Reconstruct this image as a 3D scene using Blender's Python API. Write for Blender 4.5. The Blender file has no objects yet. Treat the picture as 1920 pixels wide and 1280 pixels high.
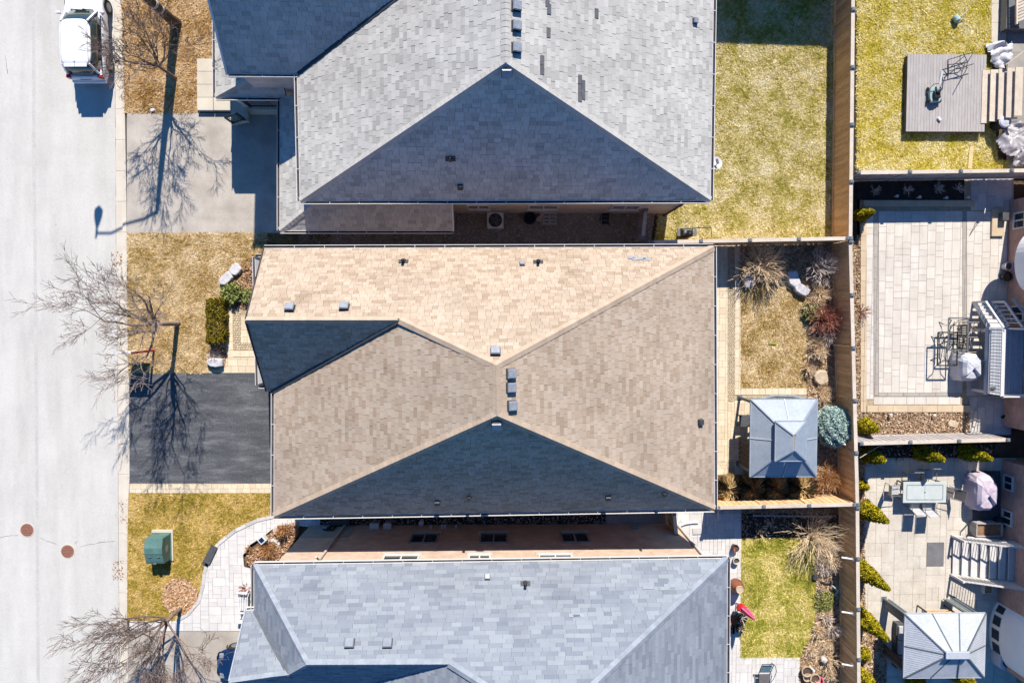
import bpy, math, random
import numpy as np
from mathutils import Vector, Matrix, Euler
rnd = random.Random(7)
R = math.radians
C = bpy.context.scene.collection
sc = bpy.context.scene
# ------------------------------------------------------------------ camera, sky, sun, exposure
H = 34.0
F = 1280.0
cam_d = bpy.data.cameras.new('camera'); cam_d.sensor_width = 36; cam_d.lens = 24
cam_d.clip_start = 0.5; cam_d.clip_end = 2000
cam = bpy.data.objects.new('camera', cam_d); C.objects.link(cam)
cam.location = (0, 0, H); cam.rotation_euler = (-math.atan(52 / F), -math.atan(18 / F), 0)
sc.camera = cam
SUN_EL, SUN_AZ = 41.0, 7.0          # elevation, and degrees the sun stands to the right of straight up the picture
w = bpy.data.worlds.new('World'); sc.world = w; w.use_nodes = True
sky = w.node_tree.nodes.new('ShaderNodeTexSky'); sky.sky_type = 'NISHITA'; sky.sun_disc = False
sky.sun_elevation = R(SUN_EL); sky.sun_rotation = R(SUN_AZ); sky.ozone_density = 3.0; sky.air_density = 1.0; sky.dust_density = 0.3
bg = w.node_tree.nodes['Background']; bg.inputs[1].default_value = 0.06
tint = w.node_tree.nodes.new('ShaderNodeMix'); tint.data_type = 'RGBA'; tint.blend_type = 'MULTIPLY'
tint.inputs[0].default_value = 1; tint.inputs[7].default_value = (.30, .90, 1.42, 1)      # a clear, deep blue day: one even tint over the whole sky
w.node_tree.links.new(sky.outputs[0], tint.inputs[6]); w.node_tree.links.new(tint.outputs[2], bg.inputs[0])
sun_d = bpy.data.lights.new('sun', 'SUN'); sun_d.energy = 4.6; sun_d.angle = R(0.53); sun_d.color = (1, .925, .815)
sun = bpy.data.objects.new('sun', sun_d); C.objects.link(sun)
sdir = Vector((math.sin(R(SUN_AZ)) * math.cos(R(SUN_EL)), math.cos(R(SUN_AZ)) * math.cos(R(SUN_EL)), math.sin(R(SUN_EL))))
sun.rotation_euler = sdir.to_track_quat('Z', 'Y').to_euler()
sc.view_settings.view_transform = 'Standard'; sc.view_settings.look = 'None'
sc.view_settings.gamma = 1; sc.view_settings.use_curve_mapping = False
sc.view_settings.exposure = 0.79

# ------------------------------------------------------------------ measuring helpers
CR = Euler(cam.rotation_euler).to_matrix()
def ray(px, py): return CR @ Vector(((px - 960) / F, -(py - 640) / F, -1))
def U(px, py, z=0.0):
    d = ray(px, py); t = (z - H) / d.z
    return Vector((d.x * t, d.y * t, z))
def onplane(px, py, p0, n):
    d = ray(px, py); o = Vector((0, 0, H)); t = (p0 - o).dot(n) / d.dot(n)
    return o + d * t
def P2(pts, z=0.0): return [U(x, y, z) for x, y in pts]

# ------------------------------------------------------------------ mesh builder
class MB:
    def __init__(s): s.v = []; s.f = []; s.M = Matrix.Identity(4)
    def at(s, loc, rz=0, rx=0, ry=0):
        s.M = Matrix.Translation(Vector(loc)) @ Euler((rx, ry, rz)).to_matrix().to_4x4(); return s
    def add(s, vs, fs):
        o = len(s.v); s.v += [tuple(s.M @ Vector(p)) for p in vs]; s.f += [tuple(i + o for i in f) for f in fs]; return s
    def box(s, c, d, rz=0):
        x, y, z = d[0] / 2, d[1] / 2, d[2] / 2; m = Matrix.Rotation(rz, 3, 'Z'); c = Vector(c)
        vs = [c + m @ Vector((sx * x, sy * y, sz * z)) for sx in (-1, 1) for sy in (-1, 1) for sz in (-1, 1)]
        return s.add(vs, [(0, 1, 3, 2), (4, 6, 7, 5), (0, 4, 5, 1), (2, 3, 7, 6), (0, 2, 6, 4), (1, 5, 7, 3)])
    def bar(s, a, b, wd, ht, up=(0, 0, 1)):
        a, b = Vector(a), Vector(b); e = (b - a).normalized(); u = Vector(up)
        if abs(e.dot(u)) > .98: u = Vector((0, 1, 0))
        r = e.cross(u).normalized(); u = r.cross(e).normalized()
        vs = [p + r * (i * wd / 2) + u * (j * ht / 2) for p in (a, b) for i, j in ((-1, -1), (1, -1), (1, 1), (-1, 1))]
        return s.add(vs, [(0, 1, 2, 3), (7, 6, 5, 4), (0, 4, 5, 1), (1, 5, 6, 2), (2, 6, 7, 3), (3, 7, 4, 0)])
    def tube(s, pts, r, n=6, cap=True):
        pts = [Vector(p) for p in pts]; k = len(pts)
        rs = r if isinstance(r, (list, tuple)) else [r] * k
        vs = []; fs = []
        for i, p in enumerate(pts):
            e = (pts[min(i + 1, k - 1)] - pts[max(i - 1, 0)]).normalized()
            u = Vector((0, 0, 1)) if abs(e.z) < .9 else Vector((1, 0, 0))
            a = e.cross(u).normalized(); b = e.cross(a)
            for j in range(n):
                t = 2 * math.pi * j / n; vs.append(p + (a * math.cos(t) + b * math.sin(t)) * rs[i])
        for i in range(k - 1):
            for j in range(n):
                fs.append((i * n + j, i * n + (j + 1) % n, (i + 1) * n + (j + 1) % n, (i + 1) * n + j))
        if cap: fs += [tuple(range(n))[::-1], tuple((k - 1) * n + j for j in range(n))]
        return s.add(vs, fs)
    def lathe(s, prof, c=(0, 0, 0), n=20, sx=1, sy=1):
        c = Vector(c); vs = []; fs = []
        for r, z in prof:
            for j in range(n):
                t = 2 * math.pi * j / n; vs.append(c + Vector((r * math.cos(t) * sx, r * math.sin(t) * sy, z)))
        for i in range(len(prof) - 1):
            for j in range(n): fs.append((i * n + j, i * n + (j + 1) % n, (i + 1) * n + (j + 1) % n, (i + 1) * n + j))
        fs += [tuple(range(n))[::-1], tuple((len(prof) - 1) * n + j for j in range(n))]
        return s.add(vs, fs)
    def prism(s, poly, z0, z1):
        n = len(poly); vs = [(p[0], p[1], z0) for p in poly] + [(p[0], p[1], z1) for p in poly]
        return s.add(vs, [tuple(range(n))[::-1], tuple(range(n, 2 * n))] + [(i, (i + 1) % n, n + (i + 1) % n, n + i) for i in range(n)])
    def slab(s, poly, off):
        n = len(poly); poly = [Vector(p) for p in poly]; o = Vector(off)
        vs = poly + [p + o for p in poly]
        return s.add(vs, [tuple(range(n)), tuple(range(n, 2 * n))[::-1]] + [((i + 1) % n, i, n + i, n + (i + 1) % n) for i in range(n)])
    def poly(s, pts): return s.add(pts, [tuple(range(len(pts)))])
    def blob(s, c, r, seed=0, rough=.2, n=8, m=5):
        rr = random.Random(seed); c = Vector(c); rx, ry, rz = r if isinstance(r, (tuple, list)) else (r, r, r)
        vs = []; fs = []
        for i in range(m + 1):
            t = math.pi * i / m
            for j in range(n):
                a = 2 * math.pi * j / n; k = 1 + rr.uniform(-rough, rough)
                vs.append(c + Vector((math.sin(t) * math.cos(a) * rx * k, math.sin(t) * math.sin(a) * ry * k, math.cos(t) * rz * k)))
        for i in range(m):
            for j in range(n): fs.append((i * n + j, (i + 1) * n + j, (i + 1) * n + (j + 1) % n, i * n + (j + 1) % n))
        return s.add(vs, fs)
    def build(s, name, mat, parent=None, smooth=False, bevel=0, local=False):
        me = bpy.data.meshes.new(name); vs = s.v
        if parent is not None and not local:
            o = org(parent); vs = [(x - o[0], y - o[1], z - o[2]) for x, y, z in vs]
        me.from_pydata(vs, [], s.f); me.materials.append(mat)
        if smooth: me.shade_smooth()
        o = bpy.data.objects.new(name, me); C.objects.link(o)
        if parent is not None: o.parent = parent
        if bevel:
            b = o.modifiers.new('bevel', 'BEVEL'); b.width = bevel; b.segments = 2; b.limit_method = 'ANGLE'
        return o
def org(p):
    o = Vector((0, 0, 0))
    while p is not None: o = o + p.location; p = p.parent
    return o
def np_obj(name, V, faces, mat, parent=None):
    """V (n,3) array, faces (m,k) index array"""
    me = bpy.data.meshes.new(name); n, k = faces.shape
    me.vertices.add(len(V)); me.vertices.foreach_set('co', V.astype(np.float32).ravel())
    me.loops.add(n * k); me.loops.foreach_set('vertex_index', faces.astype(np.int32).ravel())
    me.polygons.add(n); me.polygons.foreach_set('loop_start', np.arange(n, dtype=np.int32) * k)
    me.polygons.foreach_set('loop_total', np.full(n, k, dtype=np.int32))
    me.update(calc_edges=True); me.validate(); me.materials.append(mat)
    o = bpy.data.objects.new(name, me); C.objects.link(o)
    if parent is not None: o.parent = parent
    return o
def tag(o, label=None, cat=None, group=None, kind=None):
    if label: o['label'] = label
    if cat: o['category'] = cat
    if group: o['group'] = group
    if kind: o['kind'] = kind
    return o
def thing(name, label, cat, loc, group=None):
    o = bpy.data.objects.new(name, None); C.objects.link(o); o.location = loc; o.empty_display_size = .2
    return tag(o, label, cat, group)

# ------------------------------------------------------------------ materials
def L(r, g, b, k=1.42):
    def f(c):
        c /= 255; return (c / 12.92 if c <= .04045 else ((c + .055) / 1.055) ** 2.4) / k
    return (f(r), f(g), f(b), 1)
def node(nt, t, **kw):
    n = nt.nodes.new(t)
    for k, v in kw.items(): setattr(n, k, v)
    return n
def math_n(nt, op, a, b=None):
    n = node(nt, 'ShaderNodeMath', operation=op)
    for i, x in enumerate((a, b)):
        if x is None: continue
        if isinstance(x, (int, float)): n.inputs[i].default_value = x
        else: nt.links.new(x, n.inputs[i])
    return n.outputs[0]
def ramp(nt, fac, stops, interp='LINEAR'):
    r = node(nt, 'ShaderNodeValToRGB'); r.color_ramp.interpolation = interp
    e = r.color_ramp.elements
    while len(e) < len(stops): e.new(.5)
    for i, (p, c) in enumerate(stops): e[i].position = p; e[i].color = c
    nt.links.new(fac, r.inputs[0]); return r.outputs[0]
def mixc(nt, fac, a, b, mode='MIX'):
    m = node(nt, 'ShaderNodeMix', data_type='RGBA', blend_type=mode)
    for i, x in ((0, fac), (6, a), (7, b)):
        if isinstance(x, (int, float)): m.inputs[i].default_value = x
        elif isinstance(x, tuple): m.inputs[i].default_value = x
        else: nt.links.new(x, m.inputs[i])
    return m.outputs[2]
def noise(nt, vec, scale, detail=4, rough=.6):
    n = node(nt, 'ShaderNodeTexNoise'); n.inputs['Scale'].default_value = scale; n.inputs['Detail'].default_value = detail
    n.inputs['Roughness'].default_value = rough
    if vec is not None: nt.links.new(vec, n.inputs['Vector'])
    return n.outputs['Fac']
def island(nt):
    g = node(nt, 'ShaderNodeNewGeometry'); oi = node(nt, 'ShaderNodeObjectInfo')
    s = math_n(nt, 'ADD', g.outputs['Random Per Island'], oi.outputs['Random'])
    return math_n(nt, 'FRACT', s)
def start(name, rough=.8, metal=0, spec=.3):
    m = bpy.data.materials.new(name); m.use_nodes = True; nt = m.node_tree; b = nt.nodes['Principled BSDF']
    b.inputs['Roughness'].default_value = rough; b.inputs['Metallic'].default_value = metal
    b.inputs['Specular IOR Level'].default_value = spec
    g = node(nt, 'ShaderNodeNewGeometry')
    return m, nt, b, g.outputs['Position']
def bump(nt, b, h, strength, dist):
    n = node(nt, 'ShaderNodeBump'); n.inputs['Strength'].default_value = strength; n.inputs['Distance'].default_value = dist
    nt.links.new(h, n.inputs['Height']); nt.links.new(n.outputs[0], b.inputs['Normal'])
def mat(name, c1, c2=None, scale=3, rough=.8, metal=0, spec=.3, isl=0, bmp=0, bscale=40, fine=.15, stretch=None, trans=0):
    """two-tone noise, fine grain, tone per piece, fine relief"""
    m, nt, b, pos = start(name, rough, metal, spec)
    if c2 is None: c2 = tuple(x * .8 for x in c1[:3]) + (1,)
    vec = pos
    if stretch:
        mp = node(nt, 'ShaderNodeMapping'); mp.inputs['Scale'].default_value = stretch
        nt.links.new(pos, mp.inputs['Vector']); vec = mp.outputs[0]
    f = noise(nt, vec, scale, 5)
    col = ramp(nt, f, [(.3, c2), (.7, c1)])
    if fine:
        g = noise(nt, vec, bscale, 3)
        v = ramp(nt, g, [(.25, (1 - fine * 1.6,) * 3 + (1,)), (.75, (1 + fine,) * 3 + (1,))])
        col = mixc(nt, 1.0, col, v, 'MULTIPLY')
    if isl:
        r = island(nt)
        v = ramp(nt, r, [(0, (1 - isl,) * 3 + (1,)), (1, (1 + isl * .7,) * 3 + (1,))])
        col = mixc(nt, 1.0, col, v, 'MULTIPLY')
    nt.links.new(col, b.inputs['Base Color'])
    if bmp: bump(nt, b, noise(nt, vec, bscale, 4), bmp, .02)
    if trans: b.inputs['Transmission Weight'].default_value = trans
    return m
def shingle_mat(name, tones, grain=.12):
    m, nt, b, pos = start(name, .9, 0, .2)
    r = island(nt); wn = node(nt, 'ShaderNodeTexWhiteNoise', noise_dimensions='1D'); nt.links.new(r, wn.inputs['W'])
    big = noise(nt, pos, 1.1, 3)
    f = math_n(nt, 'ADD', math_n(nt, 'MULTIPLY', wn.outputs[0], .75), math_n(nt, 'MULTIPLY', big, .25))
    n = len(tones); col = ramp(nt, f, [(.1 + .75 * i / (n - 1), t) for i, t in enumerate(tones)])
    g = noise(nt, pos, 55, 3, .7)
    col = mixc(nt, 1.0, col, ramp(nt, g, [(.25, (1 - grain * 1.8,) * 3 + (1,)), (.75, (1 + grain,) * 3 + (1,))]), 'MULTIPLY')
    st = noise(nt, pos, .5, 7, .65)
    col = mixc(nt, 1.0, col, ramp(nt, st, [(.3, (.85,) * 3 + (1,)), (.6, (1.04,) * 3 + (1,))]), 'MULTIPLY')
    nt.links.new(col, b.inputs['Base Color']); bump(nt, b, g, .07, .006)
    return m
def brick_mat(name, c1, c2, mortar, rotate=False):
    m, nt, b, pos = start(name, .9, 0, .2)
    sx = node(nt, 'ShaderNodeSeparateXYZ'); nt.links.new(pos, sx.inputs[0])
    cx = node(nt, 'ShaderNodeCombineXYZ'); nt.links.new(math_n(nt, 'ADD', sx.outputs[0], sx.outputs[1]), cx.inputs[0]); nt.links.new(sx.outputs[2], cx.inputs[1])
    t = node(nt, 'ShaderNodeTexBrick'); nt.links.new(cx.outputs[0], t.inputs['Vector'])
    t.inputs['Color1'].default_value = c1; t.inputs['Color2'].default_value = c2; t.inputs['Mortar'].default_value = mortar
    t.inputs['Scale'].default_value = 1; t.inputs['Mortar Size'].default_value = .007; t.inputs['Brick Width'].default_value = .25; t.inputs['Row Height'].default_value = .085
    g = noise(nt, pos, 1.6, 5)
    col = mixc(nt, 1.0, t.outputs[0], ramp(nt, g, [(.3, (.78,) * 3 + (1,)), (.7, (1.1,) * 3 + (1,))]), 'MULTIPLY')
    nt.links.new(col, b.inputs['Base Color']); bump(nt, b, t.outputs['Fac'], -.4, .012)
    return m
def grass_mat(name, a, b_, c, scale=.9, leaf=.25):
    m, nt, b, pos = start(name, .9, 0, .15)
    f1 = noise(nt, pos, scale, 5); f2 = noise(nt, pos, scale * 5.5, 4, .7)
    f = math_n(nt, 'ADD', math_n(nt, 'MULTIPLY', f1, .55), math_n(nt, 'ADD', math_n(nt, 'MULTIPLY', f2, .42), math_n(nt, 'MULTIPLY', island(nt), .14)))
    col = ramp(nt, f, [(.44, a), (.54, b_), (.65, c)])
    r = island(nt); wn = node(nt, 'ShaderNodeTexWhiteNoise', noise_dimensions='1D'); nt.links.new(r, wn.inputs['W'])
    col = mixc(nt, 1.0, col, ramp(nt, wn.outputs[0], [(0, (.68,) * 3 + (1,)), (1, (1.28,) * 3 + (1,))]), 'MULTIPLY')
    nt.links.new(col, b.inputs['Base Color'])
    return m
def leaf_mat(name, a, b_, scale=5):
    m, nt, b, pos = start(name, .8, 0, .25)
    r = island(nt); wn = node(nt, 'ShaderNodeTexWhiteNoise', noise_dimensions='1D'); nt.links.new(r, wn.inputs['W'])
    f = math_n(nt, 'ADD', math_n(nt, 'MULTIPLY', wn.outputs[0], .6), math_n(nt, 'MULTIPLY', noise(nt, pos, scale, 3), .4))
    nt.links.new(ramp(nt, f, [(.15, a), (.8, b_)]), b.inputs['Base Color'])
    return m
M = {}
M['soil'] = mat('soil', L(120, 100, 80), L(90, 72, 58), 1.5, bmp=.5, bscale=25)
M['kerb_soil'] = mat('gravel_soil', L(172, 160, 148), L(136, 126, 116), 2, bmp=.5, bscale=25)
M['straw_bed'] = mat('straw_bed', L(206, 176, 136), L(158, 128, 92), 2.4, bmp=.8, bscale=30, fine=.3)
M['mulch'] = mat('mulch', L(178, 140, 108), L(130, 98, 74), 3, bmp=.8, bscale=30, fine=.35)
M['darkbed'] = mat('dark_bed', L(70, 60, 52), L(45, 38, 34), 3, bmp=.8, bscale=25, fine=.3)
def road_mat():
    m, nt, b, pos = start('road_asphalt', .9, 0, .2)
    mp = node(nt, 'ShaderNodeMapping'); mp.inputs['Scale'].default_value = (1.2, .18, 1); nt.links.new(pos, mp.inputs['Vector'])
    col = ramp(nt, noise(nt, mp.outputs[0], 1.0, 5), [(.3, L(212, 209, 203)), (.55, L(224, 221, 215)), (.75, L(230, 227, 221))])
    col = mixc(nt, 1.0, col, ramp(nt, noise(nt, pos, .35, 6, .65), [(.3, (.9,) * 3 + (1,)), (.6, (1.02,) * 3 + (1,))]), 'MULTIPLY')
    col = mixc(nt, 1.0, col, ramp(nt, noise(nt, pos, 16, 6, .8), [(.3, (.86,) * 3 + (1,)), (.6, (1.04,) * 3 + (1,))]), 'MULTIPLY')
    col = mixc(nt, ramp(nt, noise(nt, pos, 3.1, 2, .4), [(.76, (0, 0, 0, 1)), (.8, (.35,) * 3 + (1,))]), col, L(150, 146, 142))
    nt.links.new(col, b.inputs['Base Color']); bump(nt, b, noise(nt, pos, 70, 3), .35, .01); return m
M['road'] = road_mat()
M['seam'] = mat('road_seam', L(220, 217, 212), L(206, 203, 199), 1, fine=.14, bscale=18)
M['crack'] = mat('crack', L(150, 145, 140), L(118, 113, 108), 5)
M['kerb'] = mat('kerb_concrete', L(238, 229, 214), L(222, 210, 194), 1.2, bmp=.2, bscale=50, fine=.08)
M['drive_grey'] = mat('grey_driveway', L(216, 207, 196), L(184, 175, 165), 1.1, bmp=.3, bscale=24, fine=.16)
M['drive_old'] = mat('old_driveway', L(205, 196, 184), L(176, 166, 156), .8, bmp=.3, bscale=60, fine=.14)
def drive_dark():
    m, nt, b, pos = start('dark_driveway', .8, 0, .3)
    mp = node(nt, 'ShaderNodeMapping'); mp.inputs['Scale'].default_value = (.35, 1.6, 1); nt.links.new(pos, mp.inputs['Vector'])
    f = noise(nt, mp.outputs[0], 1.5, 8, .72)
    col = ramp(nt, f, [(.3, L(70, 72, 77)), (.5, L(92, 94, 99)), (.7, L(132, 133, 136))])
    g = noise(nt, pos, 22, 4, .75)
    col = mixc(nt, ramp(nt, g, [(.57, (0, 0, 0, 1)), (.68, (.6,) * 3 + (1,))]), col, L(196, 195, 194))
    nt.links.new(col, b.inputs['Base Color']); bump(nt, b, noise(nt, pos, 60, 3), .4, .01); return m
M['drive_dark'] = drive_dark()
M['concrete'] = mat('pale_concrete', L(236, 226, 208), L(216, 204, 186), 1, bmp=.15, bscale=50, fine=.08, isl=.05)
M['greycon'] = mat('grey_concrete', L(185, 180, 175), L(160, 155, 152), 1.2, fine=.1, isl=.1)
M['paver_cream'] = mat('cream_paver', L(250, 234, 206), L(240, 218, 186), 2.2, isl=.1, fine=.08, bscale=50, bmp=.2)
M['paver_pale'] = mat('pale_paver', L(242, 235, 226), L(222, 213, 202), 2.0, isl=.09, fine=.06, bscale=40, bmp=.15, stretch=(1, .4, 1))
M['paver_white'] = mat('white_paver', L(244, 240, 236), L(226, 222, 220), 1.8, isl=.08, fine=.06, bscale=50, bmp=.15)
M['paver_grey'] = mat('grey_paver', L(232, 228, 224), L(206, 203, 202), 2, isl=.13, fine=.1, bscale=50, bmp=.2)
M['paver_strip'] = mat('grey_strip_paver', L(196, 190, 184), L(178, 172, 168), 2, isl=.06, fine=.06)
M['paver_tan'] = mat('tan_coping', L(228, 208, 178), L(212, 190, 160), 2, isl=.05, fine=.06)
M['paver_sand'] = mat('sand_slab', L(238, 230, 218), L(214, 204, 190), 1.3, isl=.06, fine=.1, bscale=18, bmp=.15)
M['joint'] = mat('joint_sand', L(206, 188, 160), L(170, 152, 128), 6, fine=.15)
M['joint_dark'] = mat('dark_joint', L(150, 140, 130), L(110, 102, 96), 6, fine=.2)
M['cobble'] = mat('cobble', L(240, 222, 190), L(205, 185, 155), 8, isl=.15)
M['pebble'] = mat('pebble', L(206, 198, 188), L(160, 152, 144), 6, isl=.4)
M['tan_sh'] = shingle_mat('tan_shingle', [L(180, 157, 136), L(194, 173, 152), L(200, 180, 160), L(204, 184, 164), L(208, 190, 171)])
M['tan_cap'] = mat('tan_cap_shingle', L(210, 188, 166), L(198, 175, 152), 3, isl=.1, bscale=50)
M['grey_sh'] = shingle_mat('light_grey_shingle', [L(184, 181, 177), L(202, 199, 194), L(208, 205, 200), L(213, 210, 205), L(220, 217, 212)])
M['grey_cap'] = mat('light_grey_cap', L(212, 208, 202), L(196, 192, 188), 3, isl=.08, bscale=50)
M['blue_sh'] = shingle_mat('blue_grey_shingle', [L(134, 142, 155), L(146, 153, 165), L(152, 159, 170), L(157, 164, 174), L(163, 170, 179)])
M['blue_cap'] = mat('blue_grey_cap', L(172, 179, 190), L(150, 158, 170), 3, isl=.1, bscale=50)
M['dark_sh'] = mat('dark_replacement_shingle', L(118, 118, 124), L(98, 98, 106), 5, fine=.2)
M['deckroof'] = mat('roof_underlay', L(95, 88, 82), L(75, 70, 66), 4)
M['white'] = mat('white_metal', L(246, 244, 242), L(232, 230, 228), 2, rough=.5, fine=.03)
M['gutter_in'] = mat('gutter_trough', L(90, 84, 86), L(60, 55, 60), 3)
M['brick_pink'] = brick_mat('pink_brick', L(232, 204, 182), L(218, 186, 164), L(232, 218, 204))
M['brick_pale'] = brick_mat('pale_brick', L(240, 226, 220), L(228, 212, 206), L(236, 228, 224))
M['brick_red'] = brick_mat('red_brick', L(222, 178, 160), L(206, 158, 142), L(222, 200, 188))
M['stucco'] = mat('parging', L(190, 190, 182), L(170, 170, 164), 3)
M['stone_sill'] = mat('stone_sill', L(225, 215, 205), L(205, 195, 186), 3)
M['glass'] = mat('window_glass', (.03, .04, .05, 1), (.02, .025, .03, 1), 1, rough=.08, spec=.8, fine=0)
M['carglass'] = mat('car_glass', (.03, .05, .05, 1), (.02, .035, .035, 1), 1, rough=.05, spec=.9, fine=0)
M['vent'] = mat('roof_vent_metal', L(180, 186, 196), L(150, 156, 168), 6, rough=.5, metal=.2)
M['ventdark'] = mat('roof_vent_dark', L(84, 86, 90), L(64, 66, 70), 6, rough=.6)
M['black'] = mat('black_plastic', (.02, .02, .022, 1), (.012, .012, .014, 1), 4, rough=.5)
M['blackmetal'] = mat('black_iron', (.035, .04, .042, 1), (.02, .024, .026, 1), 6, rough=.4)
M['grey_metal'] = mat('grey_metal', L(150, 152, 155), L(125, 128, 132), 6, rough=.45, metal=.3)
M['darkgrey'] = mat('dark_grey', L(100, 102, 108), L(82, 84, 90), 5, rough=.7)
M['wood_brown'] = mat('brown_fence_wood', L(250, 214, 164, 1.2), L(226, 182, 134, 1.2), 2.5, isl=.2, fine=.2, bscale=14, bmp=.3, stretch=(3, 3, .5))
M['wood_pale'] = mat('weathered_wood', L(240, 226, 208), L(218, 204, 188), 3, isl=.06, fine=.1, bscale=20)
M['wood_new'] = mat('new_wood', L(240, 214, 168), L(226, 196, 146), 3, isl=.08, fine=.08)
M['wood_grey'] = mat('grey_fence_wood', L(214, 206, 204), L(190, 184, 184), 3, isl=.15, fine=.15, bscale=14, stretch=(3, 3, .5))
M['postcap'] = mat('post_cap', L(140, 150, 160), L(112, 122, 132), 8, rough=.5)
M['compdeck'] = mat('composite_deck', L(202, 196, 194), L(184, 178, 177), 3, isl=.07, fine=.08, bscale=20, stretch=(3, .6, 1))
M['blue_deck'] = mat('deck_boards', L(204, 212, 224), L(184, 192, 206), 3, isl=.1)
M['bark'] = mat('bark', L(160, 138, 126), L(124, 104, 96), 6, fine=.3, bscale=30)
M['bark_pale'] = mat('pale_bark', L(188, 168, 152), L(150, 130, 118), 5, fine=.25, bscale=30)
M['twig_red'] = mat('red_twig', L(206, 140, 118), L(170, 106, 94), 6)
M['twig_tan'] = mat('tan_twig', L(250, 230, 200, 1.15), L(224, 194, 156, 1.15), 6, isl=.2)
M['twig_grey'] = mat('grey_twig', L(242, 230, 220, 1.15), L(210, 192, 182, 1.15), 6, isl=.2)
M['lamp'] = mat('lamp_post', L(96, 84, 78), L(74, 66, 62), 5, rough=.6)
M['stone_white'] = mat('white_boulder', L(240, 238, 240), L(205, 203, 210), 4, bmp=.6, bscale=14, fine=.15)
M['stone_tan'] = mat('tan_boulder', L(226, 208, 184), L(196, 176, 152), 4, bmp=.6, bscale=14, fine=.15)
M['green_box'] = mat('transformer_green', L(108, 146, 140), L(88, 126, 120), 2.5, rough=.5, fine=.12)
M['iron'] = mat('manhole_iron', L(186, 142, 124), L(150, 108, 94), 12, bmp=.6, bscale=40, fine=.25)
M['carwhite'] = mat('white_paint', L(246, 246, 250, 1.3), L(242, 242, 248, 1.3), 1, rough=.22, spec=.5, fine=0)
M['carblue'] = mat('dark_blue_paint', (.006, .025, .085, 1), (.005, .02, .07, 1), 1, rough=.2, spec=.6, fine=0)
M['tyre'] = mat('tyre', (.025, .025, .028, 1), (.018, .018, .02, 1), 8)
M['rim'] = mat('rim', L(170, 172, 178), L(140, 142, 150), 8, rough=.35, metal=.5)
M['redlight'] = mat('tail_light', (.45, .02, .02, 1), (.35, .015, .015, 1), 4, rough=.2, spec=.6, fine=0)
M['red'] = mat('red_paint', (.55, .02, .025, 1), (.45, .015, .02, 1), 4, rough=.5, fine=.05)
M['gaz_blue'] = mat('gazebo_steel', L(170, 182, 196), L(152, 165, 182), 1.4, rough=.45, spec=.5, fine=.08, bscale=9)
M['gaz_white'] = mat('gazebo_panel', L(206, 211, 221), L(190, 196, 208), 1.6, rough=.45, spec=.5, fine=.08, bscale=9)
M['gaz_frame'] = mat('gazebo_frame', L(120, 132, 140), L(96, 108, 116), 4, rough=.5)
M['curtain'] = mat('curtain', L(112, 104, 100), L(88, 82, 80), 5, stretch=(6, 6, .4))
M['netting'] = mat('gathered_curtain', L(168, 174, 176), L(128, 136, 140), 6)
M['tarp'] = mat('tarp', L(232, 232, 238), L(200, 200, 210), 1.5, rough=.4, spec=.5, fine=.05, bmp=.4, bscale=6)
M['tarp_grey'] = mat('grey_plastic', L(214, 210, 216), L(160, 158, 168), 1.8, rough=.35, spec=.5, fine=.12, bmp=.4, bscale=6)
M['cover_grey'] = mat('grill_cover', L(226, 228, 236), L(208, 210, 222), 2, rough=.7, fine=.04, bmp=.3, bscale=6)
M['cover_lilac'] = mat('lilac_cover', L(226, 214, 228), L(208, 194, 214), 2, rough=.7, fine=.04, bmp=.3, bscale=6)
M['tabletop'] = mat('frosted_tabletop', L(222, 230, 228), L(206, 214, 212), 2, rough=.3, fine=.05)
M['sling'] = mat('sling_fabric', L(214, 214, 216), L(190, 190, 194), 5)
M['sling_dark'] = mat('dark_sling', L(128, 124, 124), L(104, 100, 102), 5)
M['terra'] = mat('brown_glaze', L(168, 108, 84), L(132, 80, 62), 5, rough=.35)
M['potblack'] = mat('black_pot', L(62, 66, 74), L(44, 48, 54), 6, rough=.4)
M['potwhite'] = mat('white_pot', L(240, 238, 236), L(220, 218, 216), 6, rough=.4)
M['pot_cream'] = mat('cream_pot', L(226, 204, 178), L(206, 182, 156), 5)
M['pink'] = mat('pink_fabric', (.75, .16, .3, 1), (.62, .1, .22, 1), 5)
M['pot_pink'] = mat('pale_pink_board', L(246, 214, 216), L(236, 200, 204), 3)
M['orange'] = mat('orange_mat', L(206, 132, 84), L(180, 106, 66), 12, fine=.3)
M['mat_grey'] = mat('grey_mat', L(140, 140, 142), L(120, 120, 124), 2)
M['lime'] = mat('lime_plastic', L(206, 214, 90), L(190, 196, 70), 3)
M['cyan'] = mat('pale_green_plastic', L(190, 216, 214), L(150, 184, 184), 6)
M['bow'] = mat('white_siding', L(255, 252, 250, 1.1), L(246, 244, 242, 1.1), 1.5, fine=.03)
M['g_back'] = grass_mat('back_lawn_grass', L(168, 164, 66), L(228, 208, 128), L(255, 242, 200))
M['g_right'] = grass_mat('yellow_lawn_grass', L(196, 182, 48), L(240, 216, 104), L(255, 242, 190))
M['g_dry'] = grass_mat('dry_lawn_grass', L(160, 120, 62), L(212, 170, 112), L(250, 218, 172))
M['g_mid'] = grass_mat('straw_lawn_grass', L(170, 140, 72), L(220, 188, 130), L(255, 230, 186))
M['g_gold'] = grass_mat('golden_lawn_grass', L(156, 142, 48), L(204, 172, 86), L(244, 210, 140))
M['g_south'] = grass_mat('south_lawn_grass', L(144, 150, 46), L(202, 190, 86), L(255, 234, 160))
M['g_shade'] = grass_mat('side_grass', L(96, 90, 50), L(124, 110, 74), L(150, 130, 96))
M['leaves'] = leaf_mat('fallen_leaves', L(178, 120, 78), L(246, 212, 178))
M['litter'] = leaf_mat('garden_litter', L(168, 128, 92), L(250, 226, 196))
M['needle'] = leaf_mat('spruce_needles', L(124, 168, 164), L(232, 250, 244), 7)
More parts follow.
